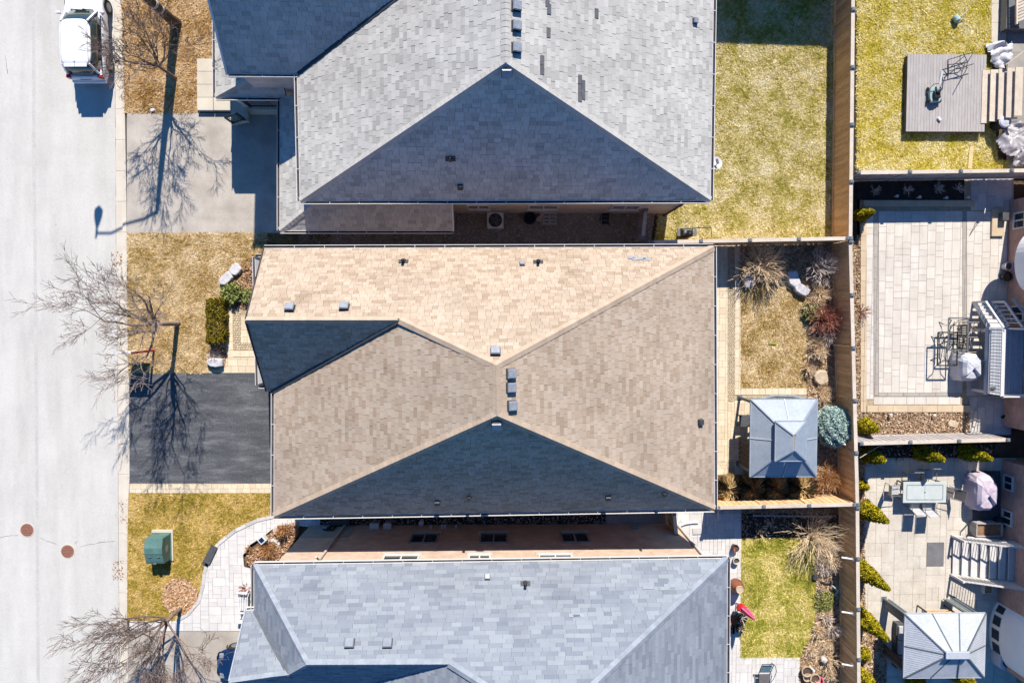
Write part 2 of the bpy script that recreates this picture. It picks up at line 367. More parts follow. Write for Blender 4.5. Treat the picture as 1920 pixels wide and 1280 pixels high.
M['cedar'] = leaf_mat('cedar_foliage', L(84, 96, 8), L(228, 206, 40), 6)
M['hedge'] = leaf_mat('hedge_foliage', L(96, 94, 14), L(176, 154, 44), 6)
M['juniper'] = leaf_mat('juniper_foliage', L(116, 130, 60), L(198, 204, 128), 6)
M['ogr'] = leaf_mat('ornamental_grass', L(206, 164, 104), L(255, 228, 176), 5)
M['rusty'] = leaf_mat('dried_shrub', L(168, 112, 70), L(226, 176, 124), 5)
M['sedge'] = leaf_mat('green_groundcover', L(116, 128, 60), L(186, 186, 116), 5)

# ------------------------------------------------------------------ 2D polygon helpers
def clip_convex(subject, clip):
    """Sutherland-Hodgman: subject (any) against convex counter-clockwise clip"""
    out = list(subject)
    for i in range(len(clip)):
        a, b = clip[i], clip[(i + 1) % len(clip)]
        inp, out = out, []
        if not inp: return []
        def side(p): return (b[0] - a[0]) * (p[1] - a[1]) - (b[1] - a[1]) * (p[0] - a[0])
        for j in range(len(inp)):
            p, q = inp[j], inp[(j + 1) % len(inp)]; sp, sq = side(p), side(q)
            if sp >= 0: out.append(p)
            if (sp >= 0) != (sq >= 0):
                t = sp / (sp - sq); out.append((p[0] + (q[0] - p[0]) * t, p[1] + (q[1] - p[1]) * t))
    cl = []
    for p in out:
        if not cl or abs(p[0] - cl[-1][0]) + abs(p[1] - cl[-1][1]) > 1e-4: cl.append(p)
    if len(cl) > 1 and abs(cl[0][0] - cl[-1][0]) + abs(cl[0][1] - cl[-1][1]) < 1e-4: cl.pop()
    return cl
def area2(p): return .5 * sum(p[i][0] * p[(i + 1) % len(p)][1] - p[(i + 1) % len(p)][0] * p[i][1] for i in range(len(p)))
def inside(P, poly):
    x, y = P[:, 0], P[:, 1]; r = np.zeros(len(P), bool); n = len(poly)
    for i in range(n):
        x1, y1 = poly[i][0], poly[i][1]; x2, y2 = poly[(i + 1) % n][0], poly[(i + 1) % n][1]
        c = ((y1 > y) != (y2 > y)); xx = (x2 - x1) * (y - y1) / ((y2 - y1) if y2 != y1 else 1e-9) + x1
        r ^= c & (x < xx)
    return r
NR = np.random.RandomState(3)
def scatter(poly, n):
    xs = [p[0] for p in poly]; ys = [p[1] for p in poly]
    a, b, c, d = min(xs), max(xs), min(ys), max(ys)
    P = NR.rand(int(n * (b - a) * (d - c)), 2) * (b - a, d - c) + (a, c)
    return P[inside(P, poly)]
def sheet(name, pts, z, m, kind='structure', thick=.0, label=None, cat=None):
    mb = MB()
    if thick: mb.prism([(p[0], p[1]) for p in pts], z - thick, z)
    else: mb.poly([(p[0], p[1], z) for p in pts])
    o = mb.build(name, m); o['kind'] = kind
    if label: tag(o, label, cat)
    return o
def blades(name, poly, m, dens, z=.01, ln=(.06, .15), wd=(.009, .02), lift=(.01, .07), label=None, cat='grass', parent=None):
    P = scatter(poly, dens * 2.4); n = len(P)
    a = NR.rand(n) * 2 * np.pi; l = NR.uniform(*ln, n); wv = NR.uniform(*wd, n); h = NR.uniform(*lift, n)
    P = P + NR.normal(0, .025, P.shape)
    cl = .5 + .5 * np.sin(P[:, 0] * 7.3 + np.sin(P[:, 1] * 5.1) * 2) * np.sin(P[:, 1] * 6.7 + np.sin(P[:, 0] * 4.3) * 2)
    h = h * (.5 + cl)
    d = np.stack([np.cos(a), np.sin(a)], 1); s = np.stack([-np.sin(a), np.cos(a)], 1)
    V = np.zeros((n, 3, 3)); z0 = np.full(n, z)
    V[:, 0, :2] = P - s * wv[:, None]; V[:, 1, :2] = P + s * wv[:, None]; V[:, 2, :2] = P + d * l[:, None]
    V[:, 0, 2] = z0; V[:, 1, 2] = z0 + NR.uniform(0, .02, n); V[:, 2, 2] = z0 + h
    o = np_obj(name, V.reshape(-1, 3), np.arange(3 * n).reshape(n, 3), m, parent); o['kind'] = 'stuff'
    if parent is None: tag(o, label, cat)
    return o
def litter(name, poly, m, dens, z=.03, size=(.03, .07), label=None, cat='leaves', tilt=.6, slim=1):
    P = scatter(poly, dens); n = len(P); a = NR.rand(n) * 2 * np.pi; l = NR.uniform(*size, n); wv = l * NR.uniform(.4, .8, n) * slim
    d = np.stack([np.cos(a), np.sin(a)], 1) * l[:, None]; s = np.stack([-np.sin(a), np.cos(a)], 1) * wv[:, None]
    V = np.zeros((n, 4, 3))
    for k, (i, j) in enumerate(((-1, 0), (0, -1), (1, 0), (0, 1))):
        V[:, k, :2] = P + d * i + s * j; V[:, k, 2] = z + NR.uniform(0, .05, n) + l * tilt * NR.uniform(-.5, .9, n) * (i + j)
    V[:, :, 2] = np.maximum(V[:, :, 2], z - .01)
    o = np_obj(name, V.reshape(-1, 3), np.arange(4 * n).reshape(n, 4), m); o['kind'] = 'stuff'
    return tag(o, label, cat)

# ------------------------------------------------------------------ ground, road, kerb, drives
g = sheet('ground', [(-250, -250), (250, -250), (250, 250), (-250, 250)], -.16, M['soil'])
road_edge = [(207, -400), (214, -30), (215, 0), (217, 215), (218, 440), (221, 640), (222, 880), (223, 1060), (225, 1290), (228, 1700)]
kerb_back = [(219, -400), (226, -30), (228, 0), (234, 215), (238, 440), (240, 640), (243, 740), (243, 920), (240, 960), (239, 1180), (241, 1290), (244, 1700)]
re = P2(road_edge, -.1); kb = P2(kerb_back, 0)
sheet('road', [(re[0].x, re[0].y), *[(p.x, p.y) for p in re[1:]], (-46, re[-1].y), (-46, re[0].y)][::-1], -.1, M['road'])
sm = P2([(62, -400), (64, 300), (68, 700), (72, 1300), (74, 1700)], -.096)
mb = MB()
for a, b in zip(sm, sm[1:]): mb.poly([a - Vector((.09, 0, 0)), b - Vector((.09, 0, 0)), b + Vector((.07, 0, 0)), a + Vector((.07, 0, 0))])
mb.build('road_seam', M['seam'])['kind'] = 'structure'
def interp(pl, y):
    for a, b in zip(pl, pl[1:]):
        if (a.y - y) * (b.y - y) <= 0 and a.y != b.y:
            t = (y - a.y) / (b.y - a.y); return a.x + (b.x - a.x) * t
    return pl[-1].x
ky = 19.0; kerb_root = None
kr = bpy.data.objects.new('kerb', None); C.objects.link(kr); kr['kind'] = 'structure'
while ky > -23:
    y0, y1 = ky, ky - 1.5
    mb = MB(); vs = []
    for y in (y0, y1 + .012):
        xr, xb = interp(re, y), interp(kb, y); m_ = xr + (xb - xr) * .62
        drop = 0
        for (ya, yb) in ((-9.0, -3.2), (4.2, 10.2), (-30, -16.2)):
            if ya < y < yb: drop = .06
        vs += [(xr, y, -.16), (xr, y, -.085), (m_, y, -.075), (m_ + .02, y, .03 - drop), (xb, y, .03 - drop * .6), (xb, y, -.16)]
    mb.add(vs, [(i, i + 1, i + 7, i + 6) for i in range(5)] + [(0, 5, 4, 3, 2, 1), (6, 7, 8, 9, 10, 11)])
    mb.build('kerb_stone', M['kerb'], kr)
    ky -= 1.5
mb = MB(); ps = [(interp(re, y), y) for y in np.linspace(19, -23, 90)]
for (xa, ya), (xb, yb) in zip(ps, ps[1:]):
    d_ = rnd.uniform(.008, .022); mb.poly([(xa - d_, ya, -.094), (xb - d_, yb, -.094), (xb + .004, yb, -.094), (xa + .004, ya, -.094)])
mb.build('gutter_joint', M['darkbed'])['kind'] = 'structure'
def crack(pts, wdt, z=-.093, name='road_crack'):
    mb = MB(); ps = []
    for (a, b) in zip(pts, pts[1:]):
        k = max(2, int(math.hypot(b[0] - a[0], b[1] - a[1]) / 6))
        ps += [U(a[0] + (b[0] - a[0]) * i / k, a[1] + (b[1] - a[1]) * i / k + rnd.uniform(-1.3, 1.3), z) for i in range(k)]
    for a, b in zip(ps, ps[1:]):
        e = (b - a); s_ = Vector((-e.y, e.x, 0)).normalized() * wdt * rnd.uniform(.25, .75)
        mb.poly([a - s_, b - s_, b + s_, a + s_])
    mb.build(name, M['crack'])['kind'] = 'structure'
crack([(-20, 1009), (40, 1001)], .016); crack([(76, 1008), (112, 1022)], .014); crack([(150, 1024), (190, 1017), (222, 1014)], .018)
crack([(10, 104), (13, 130), (16, 146)], .02); crack([(140, 1020), (150, 1010)], .012)
for k, (px, py) in enumerate(((51, 993), (127, 1033))):
    t = thing('manhole_cover', ('rusty round manhole cover left of its twin, by the cracked road seam', 'rusty round manhole cover nearer the kerb, lower of the pair in the road')[k], 'manhole cover', U(px, py, -.1), 'manhole covers in the road')
    c = U(px, py, -.1)
    mb = MB(); mb.lathe([(.36, 0), (.36, .012), (.33, .012)], c, 32); mb.build('frame', M['kerb'], t)
    mb = MB(); mb.lathe([(.325, 0), (.325, .018)], c, 32)
    mb.build('lid', M['iron'], t); mb = MB()
    for i in range(-3, 4):
        hw = math.sqrt(.3 ** 2 - (i * .08) ** 2); mb.box(c + Vector((0, i * .08, .02)), (hw * 1.8, .03, .012))
    mb.build('cast_bars', M['terra'], t)

sheet('driveway', P2([(238, 212), (370, 212), (430, 212), (545, 212), (545, 300), (545, 437), (238, 437)][::-1]), .004, M['drive_grey'])
sheet('driveway', P2([(242, 699), (478, 699), (540, 699), (540, 906), (243, 906)][::-1]), .006, M['drive_dark'])
sheet('driveway', P2([(240, 1180), (600, 1180), (600, 1700), (246, 1700)][::-1]), .004, M['drive_old'])

# ------------------------------------------------------------------ lawns
def lawn(px, m, dens, label, z=.0, base=None, **kw):
    pts = P2(px, z)
    if area2(pts) < 0: pts = pts[::-1]
    o = sheet('lawn', pts, z, base or m)
    blades('grass', pts, m, dens, z=z + .005, label=label, **kw)
    return pts
NL = lawn([(228, -60), (228, 0), (234, 212), (371, 212), (371, 110), (405, 110), (405, -60)], M['g_dry'], 420, 'dry leaf-strewn front lawn beside the white parked car')
ML = lawn([(238, 437), (500, 437), (500, 470), (476, 480), (440, 560), (424, 575), (424, 690), (390, 699), (242, 699)], M['g_mid'], 420, 'straw coloured front lawn round the middle street tree')
GL = lawn([(243, 925), (515, 925), (515, 966), (480, 974), (440, 993), (408, 1018), (390, 1045), (382, 1075), (380, 1095), (372, 1125), (352, 1150), (330, 1162), (240, 1162), (240, 960)], M['g_gold'], 480, 'golden green front lawn round the green utility box')
BL = lawn([(1237, 378), (1333, 378), (1333, -80), (1570, -80), (1570, 452), (1228, 452)], M['g_back'], 420, 'large yellow green back lawn behind the light grey roofed house')
RL = lawn([(1606, -80), (1856, -80), (1857, 85), (1870, 300), (1930, 300), (1930, 330), (1606, 336)], M['g_right'], 420, 'bright yellow lawn round the grey deck')
KL = lawn([(1389, 530), (1512, 530), (1512, 726), (1389, 726)], M['g_mid'], 480, 'small straw coloured back lawn beside the cobble edged path')
SL = lawn([(1388, 1008), (1530, 1008), (1530, 1150), (1520, 1190), (1500, 1232), (1388, 1232)], M['g_south'], 520, 'small bright green back lawn beside the pink umbrella')
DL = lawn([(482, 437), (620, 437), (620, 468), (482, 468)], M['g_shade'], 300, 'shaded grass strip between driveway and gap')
litter('fallen_leaves', NL, M['leaves'], 60, size=(.015, .038), label='brown fallen leaves over the dry lawn beside the white car')
litter('fallen_leaves', P2([(245, 560), (420, 560), (422, 690), (385, 697), (245, 697)][::-1]), M['leaves'], 80, size=(.015, .038), label='brown fallen leaves under the middle street tree')
litter('fallen_leaves', P2([(300, 440), (478, 440), (478, 560), (300, 560)][::-1]), M['leaves'], 40, size=(.02, .04), label='fallen leaves in front of the white stone slab')
for px, py, n_ in ((219, 490, 1), (222, 1068, 2), (228, 955, 3), (232, 600, 4)):
    c = U(px, py, -.08); litter('gutter_leaves', [(c.x - .3, c.y - .5), (c.x + .3, c.y - .55), (c.x + .28, c.y + .5), (c.x - .25, c.y + .45)], M['rusty'], 110 if n_ < 3 else 40, z=-.075 if n_ < 3 else .02, size=(.015, .05), label=('brown leaf debris in the gutter beside the straw lawn', 'brown leaf debris in the gutter beside the utility box', 'leaf scraps on the kerb below the dark driveway edging', 'leaf scraps on the kerb beside the middle street tree')[n_ - 1])
# beds
def bed(px, m, dens, name='planting_bed', lm=None, label='', z=.008):
    pts = P2(px, z)
    if area2(pts) < 0: pts = pts[::-1]
    sheet(name, pts, z, m)
    if dens: litter('garden_litter', pts, lm or M['litter'], dens * 2.2, z=z + .02, size=(.03, .11), slim=.3, label=label, cat='plant litter')
    return pts
bed([(1385, 452), (1612, 452), (1612, 950), (1530, 950), (1512, 726), (1512, 530), (1385, 530)], M['straw_bed'], 190, label='pale plant litter in the long bed along the wooden fence')
bed([(1338, 888), (1612, 888), (1612, 962), (1338, 962)], M['mulch'], 60, label='plant litter among the tan ornamental grasses', z=.012)
bed([(1388, 960), (1612, 960), (1612, 1010), (1388, 1010)], M['darkbed'], 40, label='dark shaded bed litter behind the short fence', z=.006)
bed([(1530, 1008), (1612, 1008), (1612, 1400), (1490, 1400), (1500, 1232), (1520, 1190), (1530, 1150)], M['straw_bed'], 200, label='straw and dead stems in the bed beside the bright green lawn')
bed([(1572, -80), (1612, -80), (1612, 455), (1572, 455)], M['darkbed'], 0, z=.004)
bed([(423, 540), (440, 500), (482, 475), (500, 475), (500, 580), (424, 578)], M['mulch'], 140, lm=M['leaves'], label='pinkish leaf litter round the juniper by the front path', z=.01)
bed([(388, 640), (424, 630), (424, 690), (392, 692)], M['mulch'], 120, lm=M['leaves'], label='leaf litter at the foot of the clipped hedge', z=.012)
bed([(458, 1048), (520, 985), (560, 975), (560, 1000), (520, 1060), (470, 1062)], M['mulch'], 150, lm=M['leaves'], label='leaf litter by the curved white walkway', z=.01)
c = U(338, 1117); ring = [(c.x + .9 * math.cos(a * .314), c.y + .95 * math.sin(a * .314)) for a in range(20)]
sheet('mulch_ring', ring, .02, M['mulch']); litter('fallen_leaves', ring, M['leaves'], 500, z=.03, size=(.03, .08), label='ring of brown leaves round the bottom left tree')
# gap north (gravel)
gp = P2([(560, 370), (1232, 370), (1218, 470), (560, 470)][::-1]); sheet('side_yard', gp, .006, M['kerb_soil'])
def pebbles(name, poly, m, dens, label, size=(.025, .055), z=.01):
    P = scatter(poly, dens); n = len(P); r = NR.uniform(*size, n)
    base = np.array([(1, 0, 0), (0, 1, 0), (-1, 0, 0), (0, -1, 0), (0, 0, .7)]); V = np.zeros((n, 5, 3)); an = NR.rand(n) * 3
    ca, sa = np.cos(an), np.sin(an)
    for k in range(5):
        x, y, z_ = base[k]; V[:, k, 0] = P[:, 0] + (x * ca - y * sa) * r; V[:, k, 1] = P[:, 1] + (x * sa + y * ca) * r * .8; V[:, k, 2] = z + z_ * r
    Fc = np.array([(0, 1, 4), (1, 2, 4), (2, 3, 4), (3, 0, 4)]); fs = (np.arange(n)[:, None, None] * 5 + Fc[None]).reshape(-1, 3)
    o = np_obj(name, V.reshape(-1, 3), fs, m); return tag(o, label, 'gravel', kind='stuff')
pebbles('gravel', gp, M['pebble'], 130, 'brown gravel in the shaded gap between the grey and tan roofs')
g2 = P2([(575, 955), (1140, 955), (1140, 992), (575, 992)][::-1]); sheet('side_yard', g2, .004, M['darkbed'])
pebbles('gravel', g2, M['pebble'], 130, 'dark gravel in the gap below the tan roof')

# ------------------------------------------------------------------ paving
def pave_obj(name, px, z, joint, convex_under=True):
    pts = P2(px, z)
    if area2(pts) < 0: pts = pts[::-1]
    o = sheet(name, pts, z, joint); return o, pts
def add_tiles(parent, tiles, z, m, th=.02, name='paver', limit=300):
    tiles.sort(key=lambda t: -abs(area2(t)))
    rest = MB()
    for i, t in enumerate(tiles):
        zz = z + th + rnd.uniform(-.003, .003)
        if i < limit:
            mb = MB(); mb.prism(t, z - .01, zz); mb.build(name, m, parent)
        else: rest.prism(t, z - .01, zz)
    if rest.v: rest.build(name + '_rest', m, parent)['kind'] = 'stuff'
def shrink(t, g):
    cx = sum(p[0] for p in t) / len(t); cy = sum(p[1] for p in t) / len(t)
    r = []
    for p in t:
        dx, dy = p[0] - cx, p[1] - cy
        r.append((cx + (dx - math.copysign(min(g, abs(dx)), dx)), cy + (dy - math.copysign(min(g, abs(dy)), dy))))
    return r
def ashlar(pts, u, sizes, gap=.008, seed=1, ang=0):
    rr = random.Random(seed); xs = [p[0] for p in pts]; ys = [p[1] for p in pts]
    x0, y0 = min(xs), min(ys); nx, ny = int((max(xs) - x0) / u) + 2, int((max(ys) - y0) / u) + 2
    occ = [[False] * (ny + 4) for _ in range(nx + 4)]; tiles = []; poly = [(p[0], p[1]) for p in pts]
    for j in range(ny):
        for i in range(nx):
            if occ[i][j]: continue
            opts = sizes[:]; rr.shuffle(opts)
            for (a, b) in opts + [(1, 1)]:
                if all(not occ[i + p][j + q] for p in range(a) for q in range(b) if i + p < nx + 4 and j + q < ny + 4):
                    for p in range(a):
                        for q in range(b): occ[min(i + p, nx + 3)][min(j + q, ny + 3)] = True
                    rc = [(x0 + i * u, y0 + j * u), (x0 + (i + a) * u, y0 + j * u), (x0 + (i + a) * u, y0 + (j + b) * u), (x0 + i * u, y0 + (j + b) * u)]
                    t = clip_convex(poly, rc)
                    if len(t) >= 3 and abs(area2(t)) > .006: tiles.append(shrink(t, gap))
                    break
    return tiles
def columns(pts, wdt, lens, gap=.006, seed=1, horiz=False, x0=None):
    rr = random.Random(seed); poly = [(p[0], p[1]) for p in pts]
    if horiz: poly = [(p[1], p[0]) for p in poly]
    if area2(poly) < 0: poly = poly[::-1]
    xs = [p[0] for p in poly]; ys = [p[1] for p in poly]; tiles = []; x = min(xs) if x0 is None else x0
    while x < max(xs) - .02:
        y = min(ys) - rr.uniform(0, lens[0])
        while y < max(ys):
            l = rr.choice(lens); rc = [(x, y), (x + wdt, y), (x + wdt, y + l), (x, y + l)]
            t = clip_convex(poly, rc)
            if len(t) >= 3 and abs(area2(t)) > .004:
                t = shrink(t, gap); t = [(p[1], p[0]) for p in t][::-1] if horiz else t
                tiles.append(t)
            y += l
        x += wdt
    return tiles
def setts(pts, u, parent, z, m, seed=2):
    rr = random.Random(seed); mb = MB(); xs = [p[0] for p in pts]; ys = [p[1] for p in pts]
    y = min(ys) + u / 2; k = 0
    while y < max(ys):
        x = min(xs) + u / 2 + (k % 2) * u * .3
        while x < max(xs):
            n = 6; r = u * .47; cx, cy = x + rr.uniform(-.1, .1) * u, y + rr.uniform(-.1, .1) * u
            mb.prism([(cx + r * rr.uniform(.8, 1.1) * math.cos(i * 6.283 / n), cy + r * rr.uniform(.8, 1.1) * math.sin(i * 6.283 / n)) for i in range(n)], z - .01, z + .02 + rr.uniform(0, .006))
            x += u
        y += u; k += 1
    mb.build('cobbles', m, parent)['kind'] = 'stuff'
def rect(x0, y0, x1, y1): return [(x0, y0), (x1, y0), (x1, y1), (x0, y1)]

# big pale patio right
po, pp = pave_obj('patio', rect(1608, 330, 1900, 800), .004, M['joint'])
tl = columns(P2(rect(1647, 396, 1804, 736)), .415, [.6, .6, .31, .31, .9], seed=4) + columns(P2(rect(1812, 396, 1888, 742)), .415, [.6, .6, .31, .9], seed=5) + columns(P2(rect(1624, 396, 1637.5, 748)), .37, [.6, .6, .31], seed=6) + columns(P2(rect(1638, 743, 1800, 758)), .39, [.6, .6, .4], seed=8, horiz=True)
add_tiles(po, tl, .006, M['paver_pale'])
tl = columns(P2(rect(1638, 396, 1646.5, 742)), .24, [.55], seed=7) + columns(P2(rect(1804.5, 396, 1811.5, 700)), .2, [.9], seed=9) + columns(P2(rect(1647, 736, 1800, 742.5)), .18, [.82], seed=9, horiz=True)
add_tiles(po, tl, .006, M['paver_strip'])
tl = columns(P2(rect(1612, 420, 1623, 772)), .32, [.75], seed=3) + columns(P2(rect(1624, 759.5, 1818, 772)), .34, [.75], seed=3, horiz=True)
add_tiles(po, tl, .03, M['paver_tan'], th=.06, name='coping_stone')
tl = columns(P2(rect(1618, 376, 1826, 388)), .33, [.7], seed=3, horiz=True)
add_tiles(po, tl, .03, M['paver_tan'], th=.06, name='coping_stone')
add_tiles(po, columns(P2(rect(1820, 330, 1900, 395)), .42, [.6, .9], seed=12) + columns(P2(rect(1818, 743, 1895, 815)), .41, [.6, .9, .31], seed=13), .006, M['paver_grey'])
bed([(1608, 334), (1808, 334), (1808, 375), (1608, 375)], M['darkbed'], 0, z=.03)
bed([(1610, 773), (1816, 773), (1816, 822), (1610, 822)], M['mulch'], 220, label='litter in the narrow bed below the big pale patio', z=.012)
bed([(1608, 818), (1870, 818), (1860, 866), (1608, 866)], M['darkbed'], 30, label='dark bed under the three cedars by the short fence', z=.012)
bed([(1606, 840), (1622, 840), (1622, 1700), (1606, 1700)], M['mulch'], 150, label='litter in the strip between fence and sand coloured patio', z=.014)
bed([(1606, 440), (1613, 440), (1613, 775), (1606, 775)], M['mulch'], 200, label='litter in the narrow strip between fence and pale patio', z=.014)
bed([(1620, 1180), (1662, 1180), (1662, 1400), (1620, 1400)], M['mulch'], 170, label='leafy bed beside the white gazebo', z=.02)
# sand patio
po2, _ = pave_obj('patio', rect(1618, 858, 1920, 1700), .005, M['joint'])
add_tiles(po2, ashlar(P2(rect(1620, 858, 1905, 1500)), .33, [(2, 2), (2, 3), (3, 2), (2, 2), (1, 2)], .006, 5), .006, M['paver_sand'], th=.014)
# middle back path
po3, _ = pave_obj('back_path', [(1335, 455), (1386, 455), (1388, 726), (1530, 726), (1530, 895), (1335, 895)], .006, M['joint'])
tl = ashlar(P2(rect(1364.5, 753, 1377, 862)), .165, [(2, 2), (1, 2), (2, 1)], .005, 9) + ashlar(P2(rect(1338, 455, 1364, 890)), .165, [(2, 2), (2, 2), (2, 3), (1, 2), (2, 1)], .005, 3) + columns(P2(rect(1377.5, 455, 1388.5, 740)), .30, [.42, .36], seed=4) + columns(P2(rect(1389, 727, 1512, 740)), .34, [.33], seed=4, horiz=True) + ashlar(P2(rect(1377, 750, 1460, 890)), .165, [(2, 2), (2, 3), (3, 2), (1, 2)], .005, 6)
add_tiles(po3, tl, .008, M['paver_cream'])
setts(P2(rect(1365, 518, 1376.5, 752)), .1, po3, .008, M['cobble']); setts(P2(rect(1377, 741, 1502, 749.5)), .1, po3, .008, M['cobble'], 5); setts(P2(rect(1340, 864, 1388, 877)), .1, po3, .008, M['cobble'], 6)
# front path, middle house
po4, _ = pave_obj('front_path', [(424, 572), (520, 572), (520, 699), (388, 699), (395, 690), (424, 682)], .008, M['joint'])
tl = columns(P2(rect(424, 576, 437.5, 670)), .36, [.5, .4], seed=4) + ashlar(P2(rect(452, 592, 515, 643)), .16, [(2, 2), (2, 3), (1, 2), (2, 1)], .005, 4) + columns(P2(rect(424, 657, 515, 669)), .32, [.45, .36], seed=8, horiz=True) + columns(P2([(424, 670), (515, 670), (515, 699), (390, 699), (396, 692), (424, 684)]), .34, [.36, .48], seed=9, horiz=True)
add_tiles(po4, tl, .01, M['paver_cream'])
setts(P2(rect(438, 574, 451, 656)), .12, po4, .01, M['cobble']); setts(P2(rect(452, 644, 515, 656)), .12, po4, .01, M['cobble'], 3)
# drive edging
po5, _ = pave_obj('drive_edging', rect(243, 906, 540, 925), .006, M['joint'])
add_tiles(po5, columns(P2(rect(243, 906, 535, 924)), .24, [.4, .3], seed=4, horiz=True), .008, M['paver_cream'])
# curved white walk
cw = [(515, 967), (600, 967), (600, 990), (560, 985), (520, 984), (500, 1000), (470, 1020), (456, 1040), (458, 1062), (470, 1065), (475, 1182), (243, 1182), (243, 1163), (330, 1163), (352, 1151), (373, 1126), (381, 1096), (383, 1075), (391, 1046), (409, 1019), (441, 994), (481, 975)]
po6, cwp = pave_obj('walkway', cw, .008, M['joint_dark'])
add_tiles(po6, ashlar(cwp, .21, [(2, 2), (2, 2), (2, 3), (3, 2), (1, 2), (2, 1)], .006, 8), .01, M['paver_white'])
mb = MB(); ed = P2([(515, 967), (481, 975), (441, 994), (409, 1019), (391, 1046), (383, 1075), (381, 1096), (373, 1126), (352, 1151), (330, 1163)], .03)
for i, (a, b) in enumerate(zip(ed, ed[1:])):
    n = max(1, int((b - a).length / .4))
    for k in range(n):
        p, q = a.lerp(b, k / n), a.lerp(b, (k + .96) / n)
        mb = MB(); mb.bar(p, q, .16, .07); mb.build('edging_stone', M['paver_grey'], po6)
# grey back patio of the south house
po7, gpp = pave_obj('patio', [(1255, 955), (1390, 955), (1390, 1010), (1388, 1232), (1500, 1232), (1494, 1500), (1340, 1500), (1340, 1055), (1255, 990)], .006, M['joint_dark'])
add_tiles(po7, ashlar(gpp, .205, [(2, 2), (2, 3), (3, 2), (2, 2), (1, 2)], .006, 18), .008, M['paver_white'])
# gap slab + entry pavers
po8, _ = pave_obj('side_slab', rect(1135, 953, 1268, 992), .007, M['joint_dark'])
add_tiles(po8, columns(P2(rect(1136, 953, 1267, 990)), 1.1, [1.55], seed=2, horiz=True), .008, M['greycon'], name='slab')
# north front walk slabs (raised)
po9 = bpy.data.objects.new('front_steps', None); C.objects.link(po9); po9['kind'] = 'structure'
for k in range(4):
    for (xa, xb) in ((369, 399.5), (400, 434)):
        if xa == 400 and k < 3: continue
        mb = MB(); a, b = U(xa - 0, 110 + k * 24.3, .24), U(xb, 110 + k * 24.3 + 24, .24)
        mb.prism([(a.x, b.y), (b.x, b.y), (b.x, a.y), (a.x, a.y)], -.02, .24); mb.build('slab', M['concrete'], po9, bevel=.012)
po10, _ = pave_obj('concrete_walk', rect(1857, -80, 1890, 82), .006, M['joint'])
add_tiles(po10, columns(P2(rect(1858, -80, 1886, 80)), 1.0, [.92], seed=2), .008, M['concrete'], name='slab')
po11, _ = pave_obj('concrete_walk', rect(1887, -80, 1990, 330), .005, M['joint'])
add_tiles(po11, columns(P2(rect(1888, -80, 1960, 330)), 1.1, [1.2], seed=2), .008, M['greycon'], name='slab')

